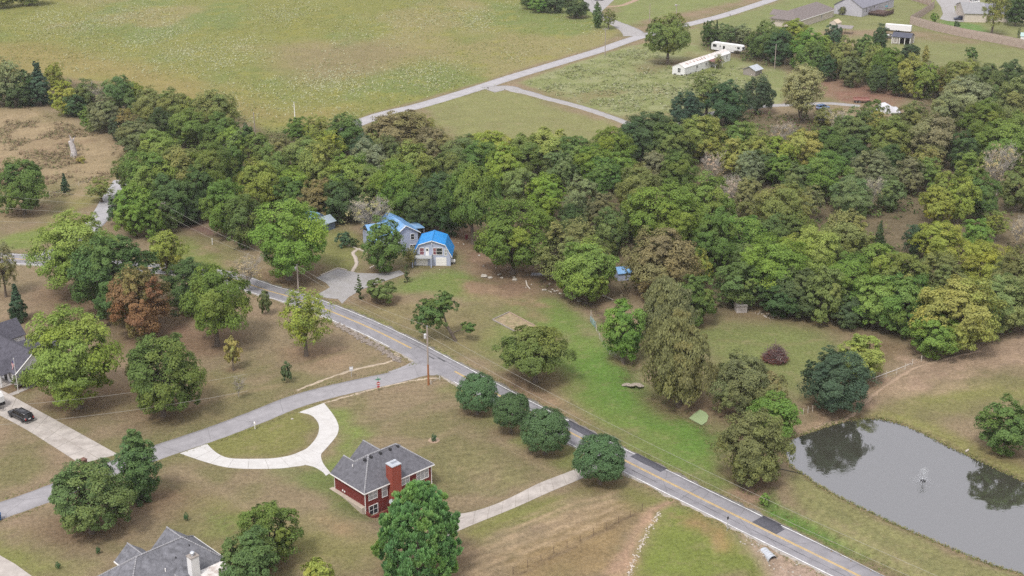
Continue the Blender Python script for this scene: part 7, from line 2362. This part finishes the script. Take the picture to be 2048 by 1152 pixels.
# dead snag in the tan field
x, y, z = ground(148, 313)
r = empty('dead_snag', (x, y, z), 0, 'tall silver-grey dead tree stump standing in the tan field', 'snag')
mb = MB().tube([(0, 0, -.2), (.1, 0, 1.6), (-.2, .1, 3.4), (-.5, 0, 4.8)], [1.15, .85, .8, .7], 9)
mb.build('trunk', mat('silver_wood', (.46, .43, .43), .9, .35, 1.5, bump=.8, bscale=4), r)
for a, l_ in ((0.3, 1.3), (2.4, 1.5), (4.2, 1.0), (5.3, .8)):
    MB().tube([(.3 * cos(a), .3 * sin(a), 4.6), (.6 * cos(a), .6 * sin(a), 5.0 + l_ * .5), (.8 * cos(a) * l_, .8 * sin(a), 5.0 + l_)], [.22, .14, .05], 6).build('broken_limb', MATS['silver_wood'], r)

# barrels by the wood, drum in the yard, bins
def drum(px, py, rad, h_, m, label, nm='barrel'):
    x, y, z = ground(px, py)
    o = MB().lathe((0, 0, 0), [(rad * .95, 0), (rad, .05), (rad, h_ * .33), (rad * 1.04, h_ * .35), (rad, h_ * .37), (rad, h_ * .65), (rad * 1.04, h_ * .67), (rad, h_ * .69), (rad, h_ - .04), (rad * .9, h_)], 14).build(nm, m)
    o.location = (x, y, z)
    tag(o, label, 'barrel')
drum(677, 429, .30, 1.0, TRIM, 'white barrel at the wood edge behind the metal shed')
drum(685, 429, .32, 1.0, mat('barrel_blue', (.04, .14, .26), .5), 'dark blue barrel beside the white barrel at the wood edge')
drum(933, 478, .35, 1.1, mat('barrel_maroon', (.16, .03, .04), .6), 'maroon barrel in the yard behind the gambrel house')
x, y, z = ground(-1, 1040)
o = empty('refuse_bin', (x, y, z), R(20), 'dark blue wheeled bin at the left edge beside the side road', 'bin')
MB().add([(-.28, -.33, .1), (.28, -.33, .1), (.28, .33, .1), (-.28, .33, .1), (-.33, -.4, 1.05), (.33, -.4, 1.05), (.33, .4, 1.05), (-.33, .4, 1.05)], [(3, 2, 1, 0), (0, 1, 5, 4), (1, 2, 6, 5), (2, 3, 7, 6), (3, 0, 4, 7), (4, 5, 6, 7)]).build('body', mat('bin_blue', (.03, .07, .16), .5), o)
MB().box(-.36, -.44, 1.055, .36, .43, 1.13).build('lid', MATS['bin_blue'], o)
x, y, z = ground(906, 527)
r = empty('utility_cart', (x, y, z), R(10), 'small white handcart at the side wall of the gambrel house', 'cart')
MB().box(-.5, -.4, .45, .5, .4, .95).build('tray', TRIM, r)
for s in (-1, 1): wheel(r, .1, s * .45, .25, .1)
MB().tube([(-.5, 0, .9), (-1.1, 0, 1.1)], .03, 5).build('handle', DARKM, r)

# landscape timbers by the gravel parking
for pts, lab in ((((642, 551), (676, 537), (694, 541)), 'pale timber border at the upper edge of the gravel parking'), (((740, 537), (750, 532), (766, 537)), 'pale timber corner around the tree at the gravel parking'),
                 (((697, 491), (716, 499), (740, 508)), 'pale timber edging across the lawn left of the blue house')):
    P = [ground(*p) for p in pts]
    x0, y0, z0 = P[0]
    mb = MB()
    for (ax, ay, az), (bx, by, bz) in zip(P, P[1:]):
        mb.obox(((ax + bx) / 2 - x0, (ay + by) / 2 - y0, .12), (sqrt((ax - bx) ** 2 + (ay - by) ** 2), .25, .24), atan2(by - ay, bx - ax))
    o = mb.build('timber_edging', PALEW)
    o.location = (x0, y0, z0)
    tag(o, lab, 'edging')
# mulch ring and small stones on the lawn
x, y, z = ground(868, 881)
o = MB().lathe((0, 0, 0), [(1.05, -.03), (1.0, .08), (.6, .12), (.2, .13)], 18).build('mulch_ring', mat('tan_mulch', (.34, .25, .18), 1, .3, 5))
o.location = (x, y, z); tag(o, 'tan mulch ring around the small spiky shrub', 'mulch ring')
x, y, z = ground(584, 838)
o = MB().rock((0, 0, 0), .3, 5, flat=.5).build('stone', STONE); o.location = (x, y, z + .03); tag(o, 'flat pale stone in the lawn inside the circular driveway', 'stone')

# culvert under the road
x, y, z = ground(1545, 1130)
r = empty('culvert', (x + 1.3 * cos(R(112)), y + 1.3 * sin(R(112)), -1.1), R(112), 'galvanised culvert pipe opening below the main road', 'culvert')
prof, n = [], 20
mb = MB()
for i in range(13):
    xx = -1.6 + i * .25
    rr_ = .78 if i % 2 else .74
    for k in range(n):
        mb.v.append((xx + (.55 * (1 + sin(2 * pi * k / n)) / 2 if i == 0 else 0), rr_ * cos(2 * pi * k / n), .7 + rr_ * sin(2 * pi * k / n)))
for i in range(12):
    for k in range(n): mb.f.append((i * n + k, i * n + (k + 1) % n, (i + 1) * n + (k + 1) % n, (i + 1) * n + k)); mb.m.append(0)
mb.build('pipe', GALV, r)
MB().face([(-.85, .73 * cos(2 * pi * k / 20), .7 + .73 * sin(2 * pi * k / 20)) for k in range(20)]).build('pipe_shade', DARKM, r)  # black disc near the mouth stands in for the pipe's shaded interior

# fountain: float, nozzle and thin arcs of water with falling drops
x, y = unproj(1846, 962, POND_Z)
r = empty('pond_fountain', (x, y, POND_Z), 0, 'small floating fountain spraying in the middle of the pond', 'fountain')
MB().lathe((0, 0, -.1), [(.4, 0), (.45, .14), (.3, .22), (.08, .3), (.06, .5)], 14).build('float', DARKM, r)
WSP = bpy.data.materials.new('spray'); WSP.use_nodes = True
_b = WSP.node_tree.nodes['Principled BSDF']; _b.inputs['Base Color'].default_value = (.80, .82, .85, 1); _b.inputs['Roughness'].default_value = .2; _b.inputs['Transmission Weight'].default_value = .5
sp_ = MB()
q = np.random.default_rng(3)
for k in range(22):
    a = 2 * pi * k / 22 + q.uniform(-.1, .1)
    sp, hh = q.uniform(.5, 1.3), q.uniform(1.4, 2.3)
    pts = [(sp * t * cos(a), sp * t * sin(a), .35 + hh * 4 * t * (1 - t) * (1.0 if t < .5 else 1.0)) for t in np.linspace(0, .98, 9)]
    sp_.tube(pts, [.018, .018, .016, .015, .013, .012, .01, .008, .006], 3, cap=False)
for k in range(130):
    a, rr_ = q.uniform(0, 2 * pi), abs(q.normal(0, 1.1))
    c = (rr_ * cos(a), rr_ * sin(a), q.uniform(.02, .9) * max(.1, 1 - rr_ / 2))
    sp_.obox(c, (.05, .05, .06), a)
tag(sp_.build('water_spray', WSP, r), kind='stuff')
# thin white ground marks: dry rill across the lower lawn
log([(1556, 938), (1608, 949)][:2], .0801, 'dark drain outlet on the near bank of the pond', DARKM, 'drain_pipe')

# ------------------------------------------------------------------ air
hm = bpy.data.materials.new('haze_air')
hm.use_nodes = True
hn = hm.node_tree
hn.nodes.clear()
ho = hn.nodes.new('ShaderNodeOutputMaterial')
pv = hn.nodes.new('ShaderNodeVolumePrincipled')
pv.inputs['Color'].default_value = (.93, .95, 1.0, 1)
pv.inputs['Density'].default_value = HAZE
pv.inputs['Anisotropy'].default_value = 0.2
hn.links.new(pv.outputs[0], ho.inputs['Volume'])
hz = MB().box(-1000, -110, -4.0, 1000, 1320, 114.0).build('haze', hm)
tag(hz, kind='stuff')
